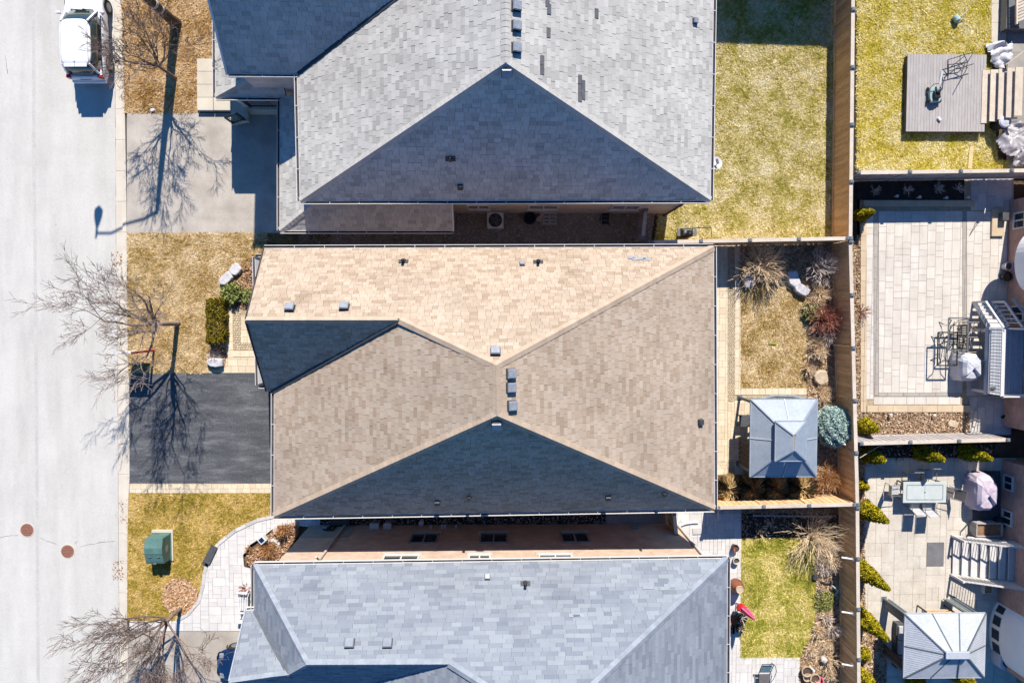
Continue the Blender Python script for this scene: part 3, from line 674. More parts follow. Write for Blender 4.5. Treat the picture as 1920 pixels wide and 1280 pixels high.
# ------------------------------------------------------------------ houses: roofs of separate shingles
ZE = 5.6
def slope_plane(a, b, inward, s):
    e = (b - a); e.z = 0; e.normalize(); h = Vector((-e.y, e.x, 0))
    if h.dot(Vector(inward)) < 0: h = -h
    n = Vector((-h.x * s, -h.y * s, 1)).normalized(); return a.copy(), n
class Roof:
    def __init__(s, house, m, capm, expo=.165, wl=(.2, .26, .3, .34)):
        s.h, s.m, s.capm, s.e, s.wl = house, m, capm, expo, wl
        s.full = []; s.rest = []; s.root = None; s.deck = MB(); s.rr = random.Random(11); s.planes = {}
        s.dirs = []
    def plane(s, key, poly, a, b, shingles=True):
        poly = [Vector(p) for p in poly]; n = Vector((0, 0, 0))
        for i in range(len(poly)):
            p, q = poly[i], poly[(i + 1) % len(poly)]
            n += Vector(((p.y - q.y) * (p.z + q.z), (p.z - q.z) * (p.x + q.x), (p.x - q.x) * (p.y + q.y)))
        n.normalize()
        if n.z < 0: n = -n
        o = sum(poly, Vector((0, 0, 0))) / len(poly); poly = [Vector((p.x, p.y, o.z - (n.x * (p.x - o.x) + n.y * (p.y - o.y)) / n.z)) for p in poly]
        u = (Vector(b) - Vector(a)); u -= n * u.dot(n); u.normalize(); v = n.cross(u)
        if v.z < 0: u = -u; v = n.cross(u)
        s.planes[key] = (o, n, u, v)
        s.deck.slab([p for p in poly], (0, 0, -.14))
        if not shingles: return
        q = [((p - o).dot(u), (p - o).dot(v)) for p in poly]
        if area2(q) < 0: q = q[::-1]
        u0, u1 = min(x for x, _ in q), max(x for x, _ in q); v0, v1 = min(y for _, y in q), max(y for _, y in q)
        k = 0; y = v0 - .02
        while y < v1:
            x = u0 - s.rr.uniform(0, .4)
            while x < u1:
                wd = s.rr.choice(s.wl); rc = [(x + .004, y), (x + wd - .004, y), (x + wd - .004, y + s.e), (x + .004, y + s.e)]; lift = s.rr.choice((0, 0, .008, .012))
                t = clip_convex(q, rc)
                if len(t) >= 3 and abs(area2(t)) > .002:
                    top = [o + u * px + v * py + n * (.005 + .003 * (1 - (py - y) / s.e) + lift) for px, py in t]
                    isfull = len(t) == 4 and abs(area2(t) - (wd - .008) * s.e) < 1e-4
                    (s.full if isfull else s.rest).append((top, n))
                x += wd
            y += s.e; k += 1
    def cap(s, a, b, k1, k2, width=.17, step=.2):
        a, b = Vector(a), Vector(b); e = (b - a); Ln = e.length; e.normalize()
        sd = []
        for k in (k1, k2):
            d = e.cross(s.planes[k][1]).normalized()
            if d.z > 0: d = -d
            if abs(d.z) < .02: d = d if (k == k1) else -d
            sd.append(d)
        n = (s.planes[k1][1] + s.planes[k2][1]).normalized(); m = int(Ln / step)
        for i in range(m):
            p = a + e * (i * Ln / m - .01); q = a + e * ((i + 1) * Ln / m + .03); hi, lo = n * (.05 + s.rr.uniform(0, .006)), n * .03
            vs = [p + sd[0] * width + lo + n * .012, p + hi + n * .014, p + sd[1] * width + lo + n * .012, q + sd[0] * width + lo, q + hi, q + sd[1] * width + lo]
            vs += [v_ - n * .025 for v_ in vs]
            mb = MB(); mb.add(vs, [(0, 1, 4, 3), (1, 2, 5, 4), (6, 9, 10, 7), (7, 10, 11, 8), (0, 6, 7, 1), (1, 7, 8, 2), (3, 4, 10, 9), (4, 5, 11, 10), (0, 3, 9, 6), (2, 8, 11, 5)])
            mb.build('ridge_cap', s.capm, s.root)
    def start_root(s):
        s.root = s.deck.build('roof', M['deckroof'], s.h)
    def patch(s, px, py, key, lu, lv, m, label):
        o, n, u, v = s.planes[key]; p = onplane(px, py, o, n)
        c = [p + u * (i * lu / 2) + v * (j * lv / 2) + n * .027 for i, j in ((-1, -1), (1, -1), (1, 1), (-1, 1))]
        mb = MB(); mb.slab(c, n * .008); ob = mb.build('shingle', m, s.root); ob['label'] = label
    def finish(s, cx=0, cy=0):
        s.full.sort(key=lambda t: -t[0][0].z)
        def put(mb, t):
            top, n = t; k = len(top); bot = [p - n * .03 for p in top]
            mb.add(top + bot, [tuple(range(k))] + [(i, i + k, (i + 1) % k + k, (i + 1) % k) for i in range(k)])
        for t in s.full[:300]:
            mb = MB(); put(mb, t); mb.build('shingle', s.m, s.root)
        mb = MB()
        for t in s.full[300:] + s.rest: put(mb, t)
        mb.build('shingles', s.m, s.root)['kind'] = 'stuff'
def gutter(house, a, b, outward, name='gutter', drop=.02):
    a, b = Vector(a), Vector(b); o = Vector(outward).normalized(); z = Vector((0, 0, -drop))
    mb = MB(); mb.bar(a + o * .13 + z, b + o * .13 + z, .022, .13); mb.bar(a + o * .015 + z + Vector((0, 0, -.01)), b + o * .015 + z + Vector((0, 0, -.01)), .02, .11)
    g_ = mb.build(name, M['white'], house)
    mb = MB(); mb.bar(a + o * .07 + z + Vector((0, 0, -.05)), b + o * .07 + z + Vector((0, 0, -.05)), .1, .02); mb.build('trough', M['gutter_in'], g_)
    mb = MB(); n = int((b - a).length / 1.2)
    for i in range(1, n):
        p = a.lerp(b, i / n) + z + Vector((0, 0, .055)); mb.bar(p - o * .01, p + o * .14, .02, .012)
    mb.build('hangers', M['white'], g_)
def boxvent(house, roof, px, py, key, sz=.35, m='vent', label=None):
    o, n, u, v = roof.planes[key]; p = onplane(px, py, o, n)
    def at(x, y, z): return p + u * x + v * y + n * z
    mb = MB(); mb.slab([at(-sz * .54, -sz * .54, .03), at(sz * .54, -sz * .54, .03), at(sz * .54, sz * .54, .03), at(-sz * .54, sz * .54, .03)], n * .01)
    vt = mb.build('roof_vent', M['ventdark'], house)
    h = sz * .42
    b0 = [at(x * sz * .42, y * sz * .42, .03) for x, y in ((-1, -1), (1, -1), (1, 1), (-1, 1))]
    b1 = [at(x * sz * .4, y * sz * .4, h) for x, y in ((-1, -1), (1, -1), (1, 1), (-1, 1))]
    mb = MB(); mb.add(b0 + b1, [(4, 5, 6, 7), (0, 1, 5, 4), (1, 2, 6, 5), (2, 3, 7, 6), (3, 0, 4, 7)]); mb.build('vent_body', M['ventdark'], vt)
    b0 = [at(x * sz * .5, y * sz * .5, h) for x, y in ((-1, -1), (1, -1), (1, 1), (-1, 1))]
    b1 = [at(x * sz * .42, y * sz * .42, h + .05) for x, y in ((-1, -1), (1, -1), (1, 1), (-1, 1))]
    mb = MB(); mb.add(b0 + b1, [(3, 2, 1, 0), (4, 5, 6, 7), (0, 1, 5, 4), (1, 2, 6, 5), (2, 3, 7, 6), (3, 0, 4, 7)]); mb.build('vent_lid', M[m], vt)
def pipevent(house, roof, px, py, key, flash=True):
    o, n, u, v = roof.planes[key]; p = onplane(px, py, o, n)
    mb = MB()
    if flash:
        q = p + n * .03; mb.slab([q + u * x * .2 + v * y * .1 + v * .06 for x, y in ((-1, -1), (1, -1), (1, 1), (-1, 1))], n * .01)
    mb.tube([p, p + Vector((0, 0, .38))], .06, 12, cap=False); mb.tube([p + Vector((0, 0, .1)), p + Vector((0, 0, .36))], .03, 8)
    mb.lathe([(.1, 0), (.075, .1)], p + Vector((0, 0, .02)), 12)
    mb.build('vent_pipe', M['ventdark'], house)
def wall_window(house, c, wd, ht, nrm, panes=2, recess=.0, sill=True, fm='white'):
    """window on an axis-aligned wall; c centre on the wall face, nrm outward"""
    c = Vector(c); n = Vector(nrm); t = Vector((-n.y, n.x, 0)); up = Vector((0, 0, 1))
    mb = MB(); fw = .07
    for s_ in (-1, 1): mb.bar(c + t * s_ * (wd / 2) - up * ht / 2 + n * .03, c + t * s_ * (wd / 2) + up * ht / 2 + n * .03, fw, .08, up=n)
    for s_ in (-1, 1): mb.bar(c + up * s_ * (ht / 2) - t * (wd / 2 + .035) + n * .032, c + up * s_ * (ht / 2) + t * (wd / 2 + .035) + n * .032, .08, fw, up=up)
    for i in range(1, panes): mb.bar(c + t * (wd * (i / panes - .5)) - up * ht / 2 + n * .028, c + t * (wd * (i / panes - .5)) + up * ht / 2 + n * .028, fw * .9, .06, up=n)
    win = mb.build('window', M[fm], house)
    for i in range(panes):
        x0, x1 = wd * (i / panes - .5) + .03, wd * ((i + 1) / panes - .5) - .03
        mb = MB(); mb.slab([c + t * x + up * y + n * .012 for x, y in ((x0, -ht / 2 + .03), (x1, -ht / 2 + .03), (x1, ht / 2 - .03), (x0, ht / 2 - .03))], n * -.01); mb.build('pane', M['glass'], win)
    if sill:
        mb = MB(); mb.bar(c - up * (ht / 2 + .1) - t * (wd / 2 + .12) + n * .05, c - up * (ht / 2 + .1) + t * (wd / 2 + .12) + n * .05, .12, .12, up=up); mb.build('sill', M['stone_sill'], win)
def block(house, x0, y0, x1, y1, h, m, name='wall', z0=-.05):
    mb = MB(); mb.prism([(x0, y0), (x1, y0), (x1, y1), (x0, y1)], z0, h); return mb.build(name, m, house)
V3 = lambda x, y, z: Vector((x, y, z))

# ---- middle house, tan roof
mh = thing('detached_house', 'middle house under the tan shingled hip roof', 'house', (0, -2.7, 0), 'houses along the street')
r = Roof(mh, M['tan_sh'], M['tan_cap'])
Na, Nb = U(496, 466, ZE), U(1337, 463.5, ZE); NP = slope_plane(Na, Nb, (0, -1, 0), .91)
Nap = onplane(930, 685, *NP); rE = onplane(750, 600, *NP); rW = onplane(461.5, 600, *NP); Sap = U(932, 778, Nap.z)
SEc, SWc, W2, Sb = U(1339, 953, ZE), U(514.5, 967, ZE), U(510, 735, ZE), U(500, 731, ZE)
r.plane('N', [Na, Nb, Nap, rE, rW], Na, Nb); r.plane('E', [Nb, SEc, Sap, Nap], Nb, SEc); r.plane('S', [SWc, SEc, Sap], SWc, SEc)
r.plane('W', [U(515, 735, ZE), SWc, Sap, Nap, rE], U(515, 735, ZE), SWc); r.plane('G', [Sb, W2, rE, rW], W2 + (rW - rE), W2)
r.start_root()
r.cap(Nb, Nap, 'N', 'E'); r.cap(SEc, Sap, 'S', 'E'); r.cap(SWc, Sap, 'S', 'W'); r.cap(rE, Nap, 'N', 'W'); r.cap(Nap, Sap, 'W', 'E', .18); r.cap(rW, rE, 'N', 'G')
for x, y in ((1184, 484), (1192, 486), (1204, 485), (1212, 487)): r.patch(x, y, 'N', .3, .15, M['vent'], 'blue grey replacement shingle')
r.finish()
for x, y, k in ((544, 579, 'N'), (646, 577, 'N'), (929, 661, 'N'), (957, 700, 'E'), (957, 726, 'E'), (959, 760, 'E'), (931, 794, 'S')): boxvent(mh, r, x, y, k)
boxvent(mh, r, 1312, 791, 'E', .24, 'ventdark'); boxvent(mh, r, 820, 940, 'S', .22, 'ventdark'); boxvent(mh, r, 1140, 931, 'S', .22, 'ventdark'); boxvent(mh, r, 979, 496, 'N', .2)
for x, y, k in ((757, 489, 'N'), (1009, 490, 'N'), (880, 932, 'S'), (1244, 925, 'S')): pipevent(mh, r, x, y, k, y < 800)
gutter(mh, Na, Nb, (0, 1, 0)); gutter(mh, Nb, SEc, (1, 0, 0)); gutter(mh, SWc, SEc, (0, -1, 0)); gutter(mh, U(515, 737, ZE), SWc, (-1, 0, 0))
for a, b in ((Na, rW), (Sb, rW)):
    mb = MB(); mb.bar(a + V3(-.03, 0, -.08), b + V3(-.03, 0, -.08), .05, .2); mb.build('rake_board', M['gutter_in'], mh)
mb = MB(); mb.bar(W2 + V3(0, 0, .05), rE + V3(0, 0, .05), .16, .02); mb.build('valley_strip', M['ventdark'], mh)  # dark strip that paints in the shadow lying along the valley
block(mh, -9.0, SWc.y + .45, 8.4, Na.y - .4, ZE - .02, M['brick_pink'])
block(mh, -9.5, W2.y + .35, -8.98, Na.y - .41, ZE - .02, M['brick_pink'])
wall_window(mh, (8.4, .5, 1.5), 1.8, 2, (1, 0, 0)); wall_window(mh, (8.4, -4, 1.6), 1.4, 1.4, (1, 0, 0)); wall_window(mh, (8.4, 0, 4.2), 1.4, 1.4, (1, 0, 0))
mb = MB(); mb.box((-9.03, -5.3, 1.1), (.06, 4.6, 2.2)); gd = mb.build('garage_door', M['white'], mh)
mb = MB()
for k in range(3): mb.box((-9.066, -5.3, .55 + k * .55), (.012, 4.5, .03))
mb.build('panel_groove', M['vent'], gd)
# low front roof
lo = Roof(mh, M['grey_sh'], M['grey_cap'], .3, (.8, 1.0))
A, B = U(479, 482, 3.0), U(485, 722, 3.0); zt = 3.55
lo.plane('W', [A, B, V3(-9.5, B.y + .5, zt), V3(-9.5, A.y - .5, zt)], A, B); lo.plane('S', [B, V3(-9.5, B.y, 3.0), V3(-9.5, B.y + .5, zt)], B, V3(-9.5, B.y, 3)); lo.plane('N', [A, V3(-9.5, A.y, 3.0), V3(-9.5, A.y - .5, zt)], A, V3(-9.5, A.y, 3))
lo.start_root(); lo.root.name = 'porch_roof'
for k_, l_ in (('W', None),):
    mb = MB()
    for t in lo.full + lo.rest:
        mb.slab(t[0], t[1] * -.02)
    mb.build('shingles', M['grey_sh'], lo.root)['kind'] = 'stuff'
for (a, b) in ((A, V3(-9.5, A.y - .5, zt)), (B, V3(-9.5, B.y + .5, zt))):
    mb = MB(); mb.bar(a + V3(0, 0, .03), b + V3(0, 0, .03), .1, .03); mb.build('ridge_cap', M['ventdark'], lo.root)
for k in range(1, 6):
    a = A.lerp(B, k / 6 + .02); mb = MB(); mb.bar(a + V3(0, 0, .03), V3(-9.5, a.y, zt + .03), .035, .03); mb.build('seam', M['ventdark'], lo.root)
gutter(mh, A, B, (-1, 0, 0)); gutter(mh, V3(-9.5, B.y, 3.0), B, (0, -1, 0)); gutter(mh, V3(-9.5, A.y, 3.0), A, (0, 1, 0))
for y in (A.y - .4, 0.0, B.y + .4):
    mb = MB(); mb.box((A.x + .35, y, 1.45), (.2, .2, 2.9)); mb.build('porch_post', M['white'], mh)
mb = MB(); mb.prism([(A.x + .15, B.y + .1), (-9.4, B.y + .1), (-9.4, A.y - .1), (A.x + .15, A.y - .1)], 0, .16); mb.build('porch_slab', M['concrete'], mh)

# ---- north house, light grey roof
nh = thing('detached_house', 'top house under the light grey shingled roof with three box vents in a row', 'house', (0, 11, 0), 'houses along the street')
r = Roof(nh, M['grey_sh'], M['grey_cap'], .175)
a, b = U(563.5, 376.5, ZE), U(1331, 375, ZE); SP = slope_plane(a, b, (0, 1, 0), .91); ap = onplane(948, 118, *SP)
apN = ap + V3(0, 4.4, 0); yN = apN.y + (ap.y - a.y); zr = ap.z
NEc, NWc = V3(b.x + .05, yN, ZE), V3(a.x - .1, yN, ZE)
we, wv = U(427, 138, ZE), U(558, 139, ZE); yR = (we.y + yN) / 2; zR = ZE + .91 * (yR - we.y)
vt = V3(a.x + (zR - ZE) / (zr - ZE) * (ap.x - a.x), yR, zR); rw = V3(we.x + .2, yR, zR)
r.plane('S', [a, b, ap], a, b); r.plane('E', [b, NEc, apN, ap], b, NEc); r.plane('W', [wv, a, ap, apN, vt], wv + V3(.1, 0, 0), a)
r.plane('N', [NEc, NWc, apN], NEc, NWc); r.plane('G', [we, wv, vt, rw], we, wv); r.plane('H', [rw, vt, V3(a.x, yN, ZE), V3(we.x, yN, ZE)], V3(we.x, yN, ZE), V3(a.x, yN, ZE))
r.plane('W2', [vt, apN, NWc], vt, vt + V3(0, 1, 0))
r.start_root()
r.cap(a, ap, 'S', 'W'); r.cap(b, ap, 'S', 'E'); r.cap(ap, apN, 'W', 'E', .18)
for x, y, k in ((1026, 4, 1), (1029, 18, 1), (1028, 62, 1), (1118, 26, 1), (1016, 114, 1), (1016, 131, 1), (1087, 150, 1), (1087, 166, 1), (1087, 182, 1), (1093, 160, 1), (1093, 178, 1)):
    r.patch(x, y, 'E', .36, .165, M['dark_sh'], 'dark replacement shingle')
r.finish()
for x, y, k in ((967, 13, 'E'), (967, 50, 'E'), (967, 91, 'E'), (950, 136, 'S')): boxvent(nh, r, x, y, k)
boxvent(nh, r, 1302, 40, 'E', .22); boxvent(nh, r, 863, 350, 'S', .22, 'ventdark'); pipevent(nh, r, 845, 300, 'S')
gutter(nh, a, b, (0, -1, 0)); gutter(nh, b, NEc, (1, 0, 0)); gutter(nh, wv, a, (-1, 0, 0)); gutter(nh, we, wv, (0, -1, 0))
mb = MB(); mb.bar(we + V3(-.03, 0, -.06), rw + V3(-.03, 0, -.06), .08, .2); mb.build('rake_board', M['white'], nh)
mb = MB(); mb.bar(wv + V3(0, 0, .05), vt + V3(0, 0, .05), .16, .02); mb.build('valley_strip', M['ventdark'], nh)  # dark colour here stands in for shade along this valley
block(nh, a.x + .25, 4.95, b.x - .4, yN - .4, ZE - .02, M['brick_pale']); block(nh, we.x + .3, we.y + .14, a.x + .3, yN - .41, ZE - .021, M['brick_pale'])
sk = Roof(nh, M['grey_sh'], M['grey_cap'], .175)
c0, c1, c2 = U(525.5, 432, 3.0), U(525.5, 182, 3.0), U(849, 432, 3.0); hx = a.x + .2; hp = V3(hx, 4.95, 3.75)
sk.plane('W', [c0, c1, V3(hx, c1.y, 3.75), hp], c0, c1); sk.plane('S', [c0, c2, V3(c2.x, 4.95, 3.75), hp], c0, c2)
p0, p1 = U(405, 182, 3.1), U(403, -140, 3.1); ph = V3(we.x + .1, p0.y + .55, 3.72)
sk.plane('PW', [p0, p1, V3(we.x + .1, p1.y, 3.72), ph], p0, p1); sk.plane('PS', [p0, V3(c1.x + .3, p0.y, 3.1), V3(c1.x + .3, ph.y, 3.72), ph], p0, V3(c1.x, p0.y, 3.1))
sk.start_root(); sk.root.name = 'skirt_roof'
sk.cap(c0, hp, 'W', 'S'); sk.cap(p0, ph, 'PW', 'PS')
mb = MB()
for t in sk.full + sk.rest: mb.slab(t[0], t[1] * -.02)
mb.build('shingles', M['grey_sh'], sk.root)['kind'] = 'stuff'
gutter(nh, c0, c1, (-1, 0, 0)); gutter(nh, c0, c2, (0, -1, 0)); gutter(nh, p0, p1, (-1, 0, 0)); gutter(nh, p0, V3(c1.x - .05, p0.y, 3.1), (0, -1, 0))
mb = MB(); mb.bar(c2 + V3(.03, 0, -.05), V3(c2.x + .03, 4.95, 3.7), .06, .18); mb.build('rake_board', M['white'], nh)
block(nh, c0.x + .3, c0.y + .25, c2.x - .1, 4.951, 2.98, M['brick_pale']); block(nh, c0.x + .31, 4.9, a.x + .26, c1.y - .3, 2.97, M['brick_pale'])
for k in range(2):
    mb = MB(); mb.box((c0.x + .28, 5.6 + k * 2.6, .91), (.05, 2.2, 2.1)); mb.build('garage_door', M['white'], nh)
mb = MB(); mb.prism([(-12.4, 9.72), (-10.1, 9.72), (-10.1, 18), (-12.4, 18)], -.02, .85); mb.build('porch_slab', M['concrete'], nh)
mb = MB(); mb.box((-12.2, 9.92, 1.97), (.18, .18, 2.24)); mb.build('porch_column', M['white'], nh)
def railing(parent, a, b, h=.95, m='blackmetal', n=12, name='railing', bw=.025, posts=True, tw=.06):
    a, b = Vector(a), Vector(b); up = V3(0, 0, h)
    mb = MB(); mb.bar(a + up, b + up, tw, .05); rl = mb.build(name, M[m], parent)
    mb = MB(); mb.bar(a + V3(0, 0, .1), b + V3(0, 0, .1), .05, .04); mb.build('bottom_rail', M[m], rl)
    for i in range(n + 1):
        p = a.lerp(b, i / n); e = i in (0, n) and posts
        mb = MB(); mb.bar(p + V3(0, 0, .0 if e else .1), p + V3(0, 0, h + (.06 if e else 0)), .08 if e else bw, .08 if e else bw); mb.build('post' if e else 'baluster', M[m], rl)
    return rl
railing(nh, (-12.0, 9.85, .85), (-10.2, 9.85, .85), n=14)
for k in range(4):
    mb = MB(); mb.box((-13.05 + k * .24, 9.6 + .3, .1 + k * .17), (.28, 1.4, .2 + k * .02)); mb.build('porch_step', M['concrete'], nh)
railing(nh, (-13.1, 9.25, .15), (-12.3, 9.25, .8), n=5)
for x, wdt in ((-1.1, 1.0), (1.9, 1.35), (5.7, 1.3)): wall_window(nh, (x, 4.95, 2.15), wdt, 1.2, (0, -1, 0))
for x, wdt in ((-.4, .55), (2.2, 1.3)): 
    mb = MB(); mb.box((x, 4.93, 2.95), (wdt, .12, .1)); mb.build('sill', M['stone_sill'], nh)
mb = MB(); mb.tube([(8.0, 4.85, .05), (8.0, 4.85, 5.0), (8.15, 4.8, 5.4)], .05, 8); mb.build('downspout', M['gutter_in'], nh)
# neighbour beyond the frame whose shadow crosses the back lawn
fh = thing('detached_house', 'blue grey roofed house beyond the shaded far end of the large back lawn', 'house', (0, 26, 0), 'houses along the street')
r = Roof(fh, M['grey_sh'], M['grey_cap'], .5)
q0, q1, q2, q3 = V3(-8, 20.2, ZE), V3(16.9, 19.4, ZE), V3(16.9, 31, ZE), V3(-8, 31, ZE); t0, t1 = V3(-1, 25.4, 9.5), V3(8, 25.4, 9.5)
r.plane('S', [q0, q1, t1, t0], q0, q1, False); r.plane('E', [q1, q2, t1], q1, q2, False); r.plane('N', [q2, q3, t0, t1], q2, q3, False); r.plane('W', [q3, q0, t0], q3, q0, False); r.start_root()
r.root.data.materials[0] = M['blue_cap']
block(fh, -7.5, 20.6, 16.4, 30.6, ZE - .02, M['brick_pink'])

# ---- south house, blue grey roof
sh = thing('detached_house', 'bottom house under the blue grey shingled roof with a pink brick side wall', 'house', (0, -16, 0), 'houses along the street')
r = Roof(sh, M['blue_sh'], M['blue_cap'], .165, (.3, .42, .55, .66))
a, b = U(477, 1059, ZE), U(1363, 1046.5, ZE); NP = slope_plane(a, b, (0, -1, 0), .91)
w1 = onplane(575, 1244, *NP); w2 = onplane(842, 1243, *NP); SE1 = U(1366, 1280, ZE); ez = w1.z + 1.55
e_dir = (SE1 - b).normalized()
Nap = V3(1.7, 0, ez); Nap.y = NP[0].y - ((Nap.x - NP[0].x) * NP[1].x + (ez - NP[0].z) * NP[1].z) / NP[1].y; Sap = Nap + V3(0, -3, 0); SEc = V3(b.x + .1, Sap.y - 4.6, ZE)
pW = U(477, 1143, ZE); WP = slope_plane(U(477, 1143, ZE), a, (1, 0, 0), .9); q = onplane(543, 1262, *WP); q2 = onplane(558, 1258, *WP)
gl = U(461.5, 1144, ZE); gr_ = onplane(430, 1278, *slope_plane(gl, pW, (0, -1, 0), .9))
r.plane('N', [a, b, Nap, w2, w1], a, b); r.plane('E', [b, SEc, Sap, Nap], b, SEc); r.plane('W', [a, w1, q, pW], pW, a)
r.plane('G', [gl, pW, q, V3(gr_.x, gr_.y, gr_.z)], gl, pW)
r.plane('GS', [gr_, q, V3(q.x, q.y - 2.3, q.z - 2.1), V3(gr_.x, q.y - 2.3, q.z - 2.1)], gr_, q)
r.plane('S', [q, w1, w2, V3(q.x - .3, w1.y - 3.2, w1.z - 2.9)], w1, w2)
r.plane('MW', [w2, Nap, Sap, V3(q.x - .3, Sap.y - 4.6, ZE), V3(q.x - .3, w1.y - 3.2, ZE - .2)], V3(q.x, 0, ZE), V3(q.x, -1, ZE))
r.start_root()
r.cap(b, Nap, 'N', 'E'); r.cap(a, w1, 'N', 'W'); r.cap(w1, w2, 'N', 'S', .2); r.cap(q, w1, 'W', 'S'); r.cap(w2, Nap, 'N', 'MW'); r.cap(gr_, q, 'G', 'GS')
for x, y in ((1255, 1098), (1245, 1103), (1215, 1101), (1085, 1154), (1077, 1153)): r.patch(x, y, 'N', .45, .15, M['blue_cap'], 'pale replacement shingle')
r.finish()
for x, y in ((656, 1206), (727, 1206)): boxvent(sh, r, x, y, 'N', .36, 'blue_cap')
boxvent(sh, r, 914, 1082, 'N', .22); pipevent(sh, r, 985, 1091, 'N')
gutter(sh, a, b, (0, 1, 0)); gutter(sh, b, SEc, (1, 0, 0)); gutter(sh, a, pW, (-1, 0, 0)); gutter(sh, gl, pW, (0, 1, 0))
mb = MB(); mb.bar(pW + V3(0, 0, .06), q + V3(0, 0, .06), .22, .02); mb.build('valley_strip', M['grey_metal'], sh)
mb = MB(); mb.bar(gl + V3(-.03, 0, -.06), gr_ + V3(-.03, 0, -.06), .05, .16); mb.build('rake_board', M['vent'], sh)
wy = -10.6
block(sh, -9.62, -22.4, 8.82, wy, ZE - .02, M['brick_pink']); block(sh, -10.2, -16.2, -9.61, gl.y - .3, ZE - .021, M['brick_pink'])
mb = MB(); mb.prism([(-9.64, wy - .3), (-7.3, wy - .3), (-7.3, wy + .015), (-9.64, wy + .015)], -.02, 1.9); mb.build('parging', M['stucco'], sh)
for x in (-3.7, -.42, 3.42):
    wall_window(sh, (x, wy, 2.15), 1.25, 1.35, (0, 1, 0), 2, fm='greycon')
for x, wdt in ((-4.4, 1.5), (-1.0, .9), (2.3, 1.4)): wall_window(sh, (x, wy, 4.95), wdt, 1.1, (0, 1, 0), 2)
for p0_, p1_ in (((-7.85, wy + .08), (-7.85, wy + .08)), ((8.75, wy + .08), (8.75, wy + .08))):
    x, y = p0_; mb = MB(); mb.tube([(x + (.25 if x > 0 else 0), y + .25, .06), (x, y, .25), (x, y, 5.1), (x, y + .3, 5.5)], .055, 8); mb.build('downspout', M['white'] if x > 0 else M['stone_sill'], sh)
mb = MB(); mb.box((-10.22, -14.4, 1.1), (.05, 2.9, 2.2)); mb.build('garage_door', M['white'], sh)
for x, z in ((-3.55, .55), (-3.0, .55), (-2.85, .55), (-2.3, .55)):
    mb = MB(); mb.tube([(x, wy, z), (x, wy + .16, z)], .05, 10); mb.build('wall_vent', M['white'], sh)
mb = MB(); mb.box((6.55, wy + .08, .75), (.3, .18, .3)); mb.build('meter_box', M['vent'], sh)

# ---- right hand houses
def right_house(label, x0, y0, y1, wins, m='brick_red', h=5.6):
    t = thing('detached_house', label, 'house', (x0 + 5, (y0 + y1) / 2, 0), 'houses along the right edge')
    block(t, x0, y0, x0 + 11, y1, h - .02, M[m])
    r = Roof(t, M['grey_sh'], M['grey_cap'], .5); o = .4
    c = [V3(x0 - o, y0 - o, h), V3(x0 + 11 + o, y0 - o, h), V3(x0 + 11 + o, y1 + o, h), V3(x0 - o, y1 + o, h)]; ym = (y0 + y1) / 2; t0, t1 = V3(x0 + 4.5, ym, h + 3.6), V3(x0 + 6.5, ym, h + 3.6)
    r.plane('S', [c[0], c[1], t1, t0], c[0], c[1], False); r.plane('E', [c[1], c[2], t1], c[1], c[2], False); r.plane('N', [c[2], c[3], t0, t1], c[2], c[3], False); r.plane('W', [c[3], c[0], t0], c[3], c[0], False)
    r.start_root(); r.root.data.materials[0] = M['blue_cap']
    for (y, z, wd, ht) in wins: wall_window(t, (x0, y, z), wd, ht, (-1, 0, 0), 2, sill=False)
    return t
def P_y(py, z=0): return U(940, py, z).y
def bow(t, x, yc, half, depth, z0, z1, panes, zp0, zp1, lip=True):
    n = 20; pl = [(x, yc - half)] + [(x - depth * math.sin(math.pi * i / n) ** .8, yc - half * math.cos(math.pi * i / n)) for i in range(1, n)] + [(x, yc + half)]
    mb = MB(); mb.prism([(p[0], p[1]) for p in pl], z0, z1); bw = mb.build('bow_window', M['bow'], t)
    for k in range(panes):
        f = (k + .5) / panes * .72 + .14; th = math.pi * f; th2 = math.pi * (f + .05); th1 = math.pi * (f - .05)
        def pt(th, z, o=.02): return V3(x - (depth + o) * math.sin(th) ** .8, yc - (half + o) * math.cos(th), z)
        mb = MB(); mb.slab([pt(th1, zp0), pt(th2, zp0), pt(th2, zp1), pt(th1, zp1)], (-.02, 0, 0)); mb.build('pane', M['glass'], bw)
    return bw
xA = U(1887, 560).x; xB = U(1875, 950).x
hA = right_house('right edge house behind the white slatted deck stairs, reddish brick', xA, P_y(800), P_y(374), [(P_y(415), .75, .75, .7), (P_y(588), .8, .7, .8)])
bow(hA, xA + .02, P_y(497), 1.5, 1.1, 1.9, 2.7, 0, 2, 2)
hB = right_house('right edge house with two small basement windows beside the lilac grill cover', xB, P_y(1248), P_y(864), [(P_y(903), .55, .7, .6), (P_y(968), .55, .7, .6)])
bow(hB, xB + .35, P_y(1186), 1.6, .75, .0, 2.4, 5, .25, .72)
hC = right_house('right edge house at the top behind the weathered wooden steps', U(1975, 200).x, P_y(318), P_y(-90), [])

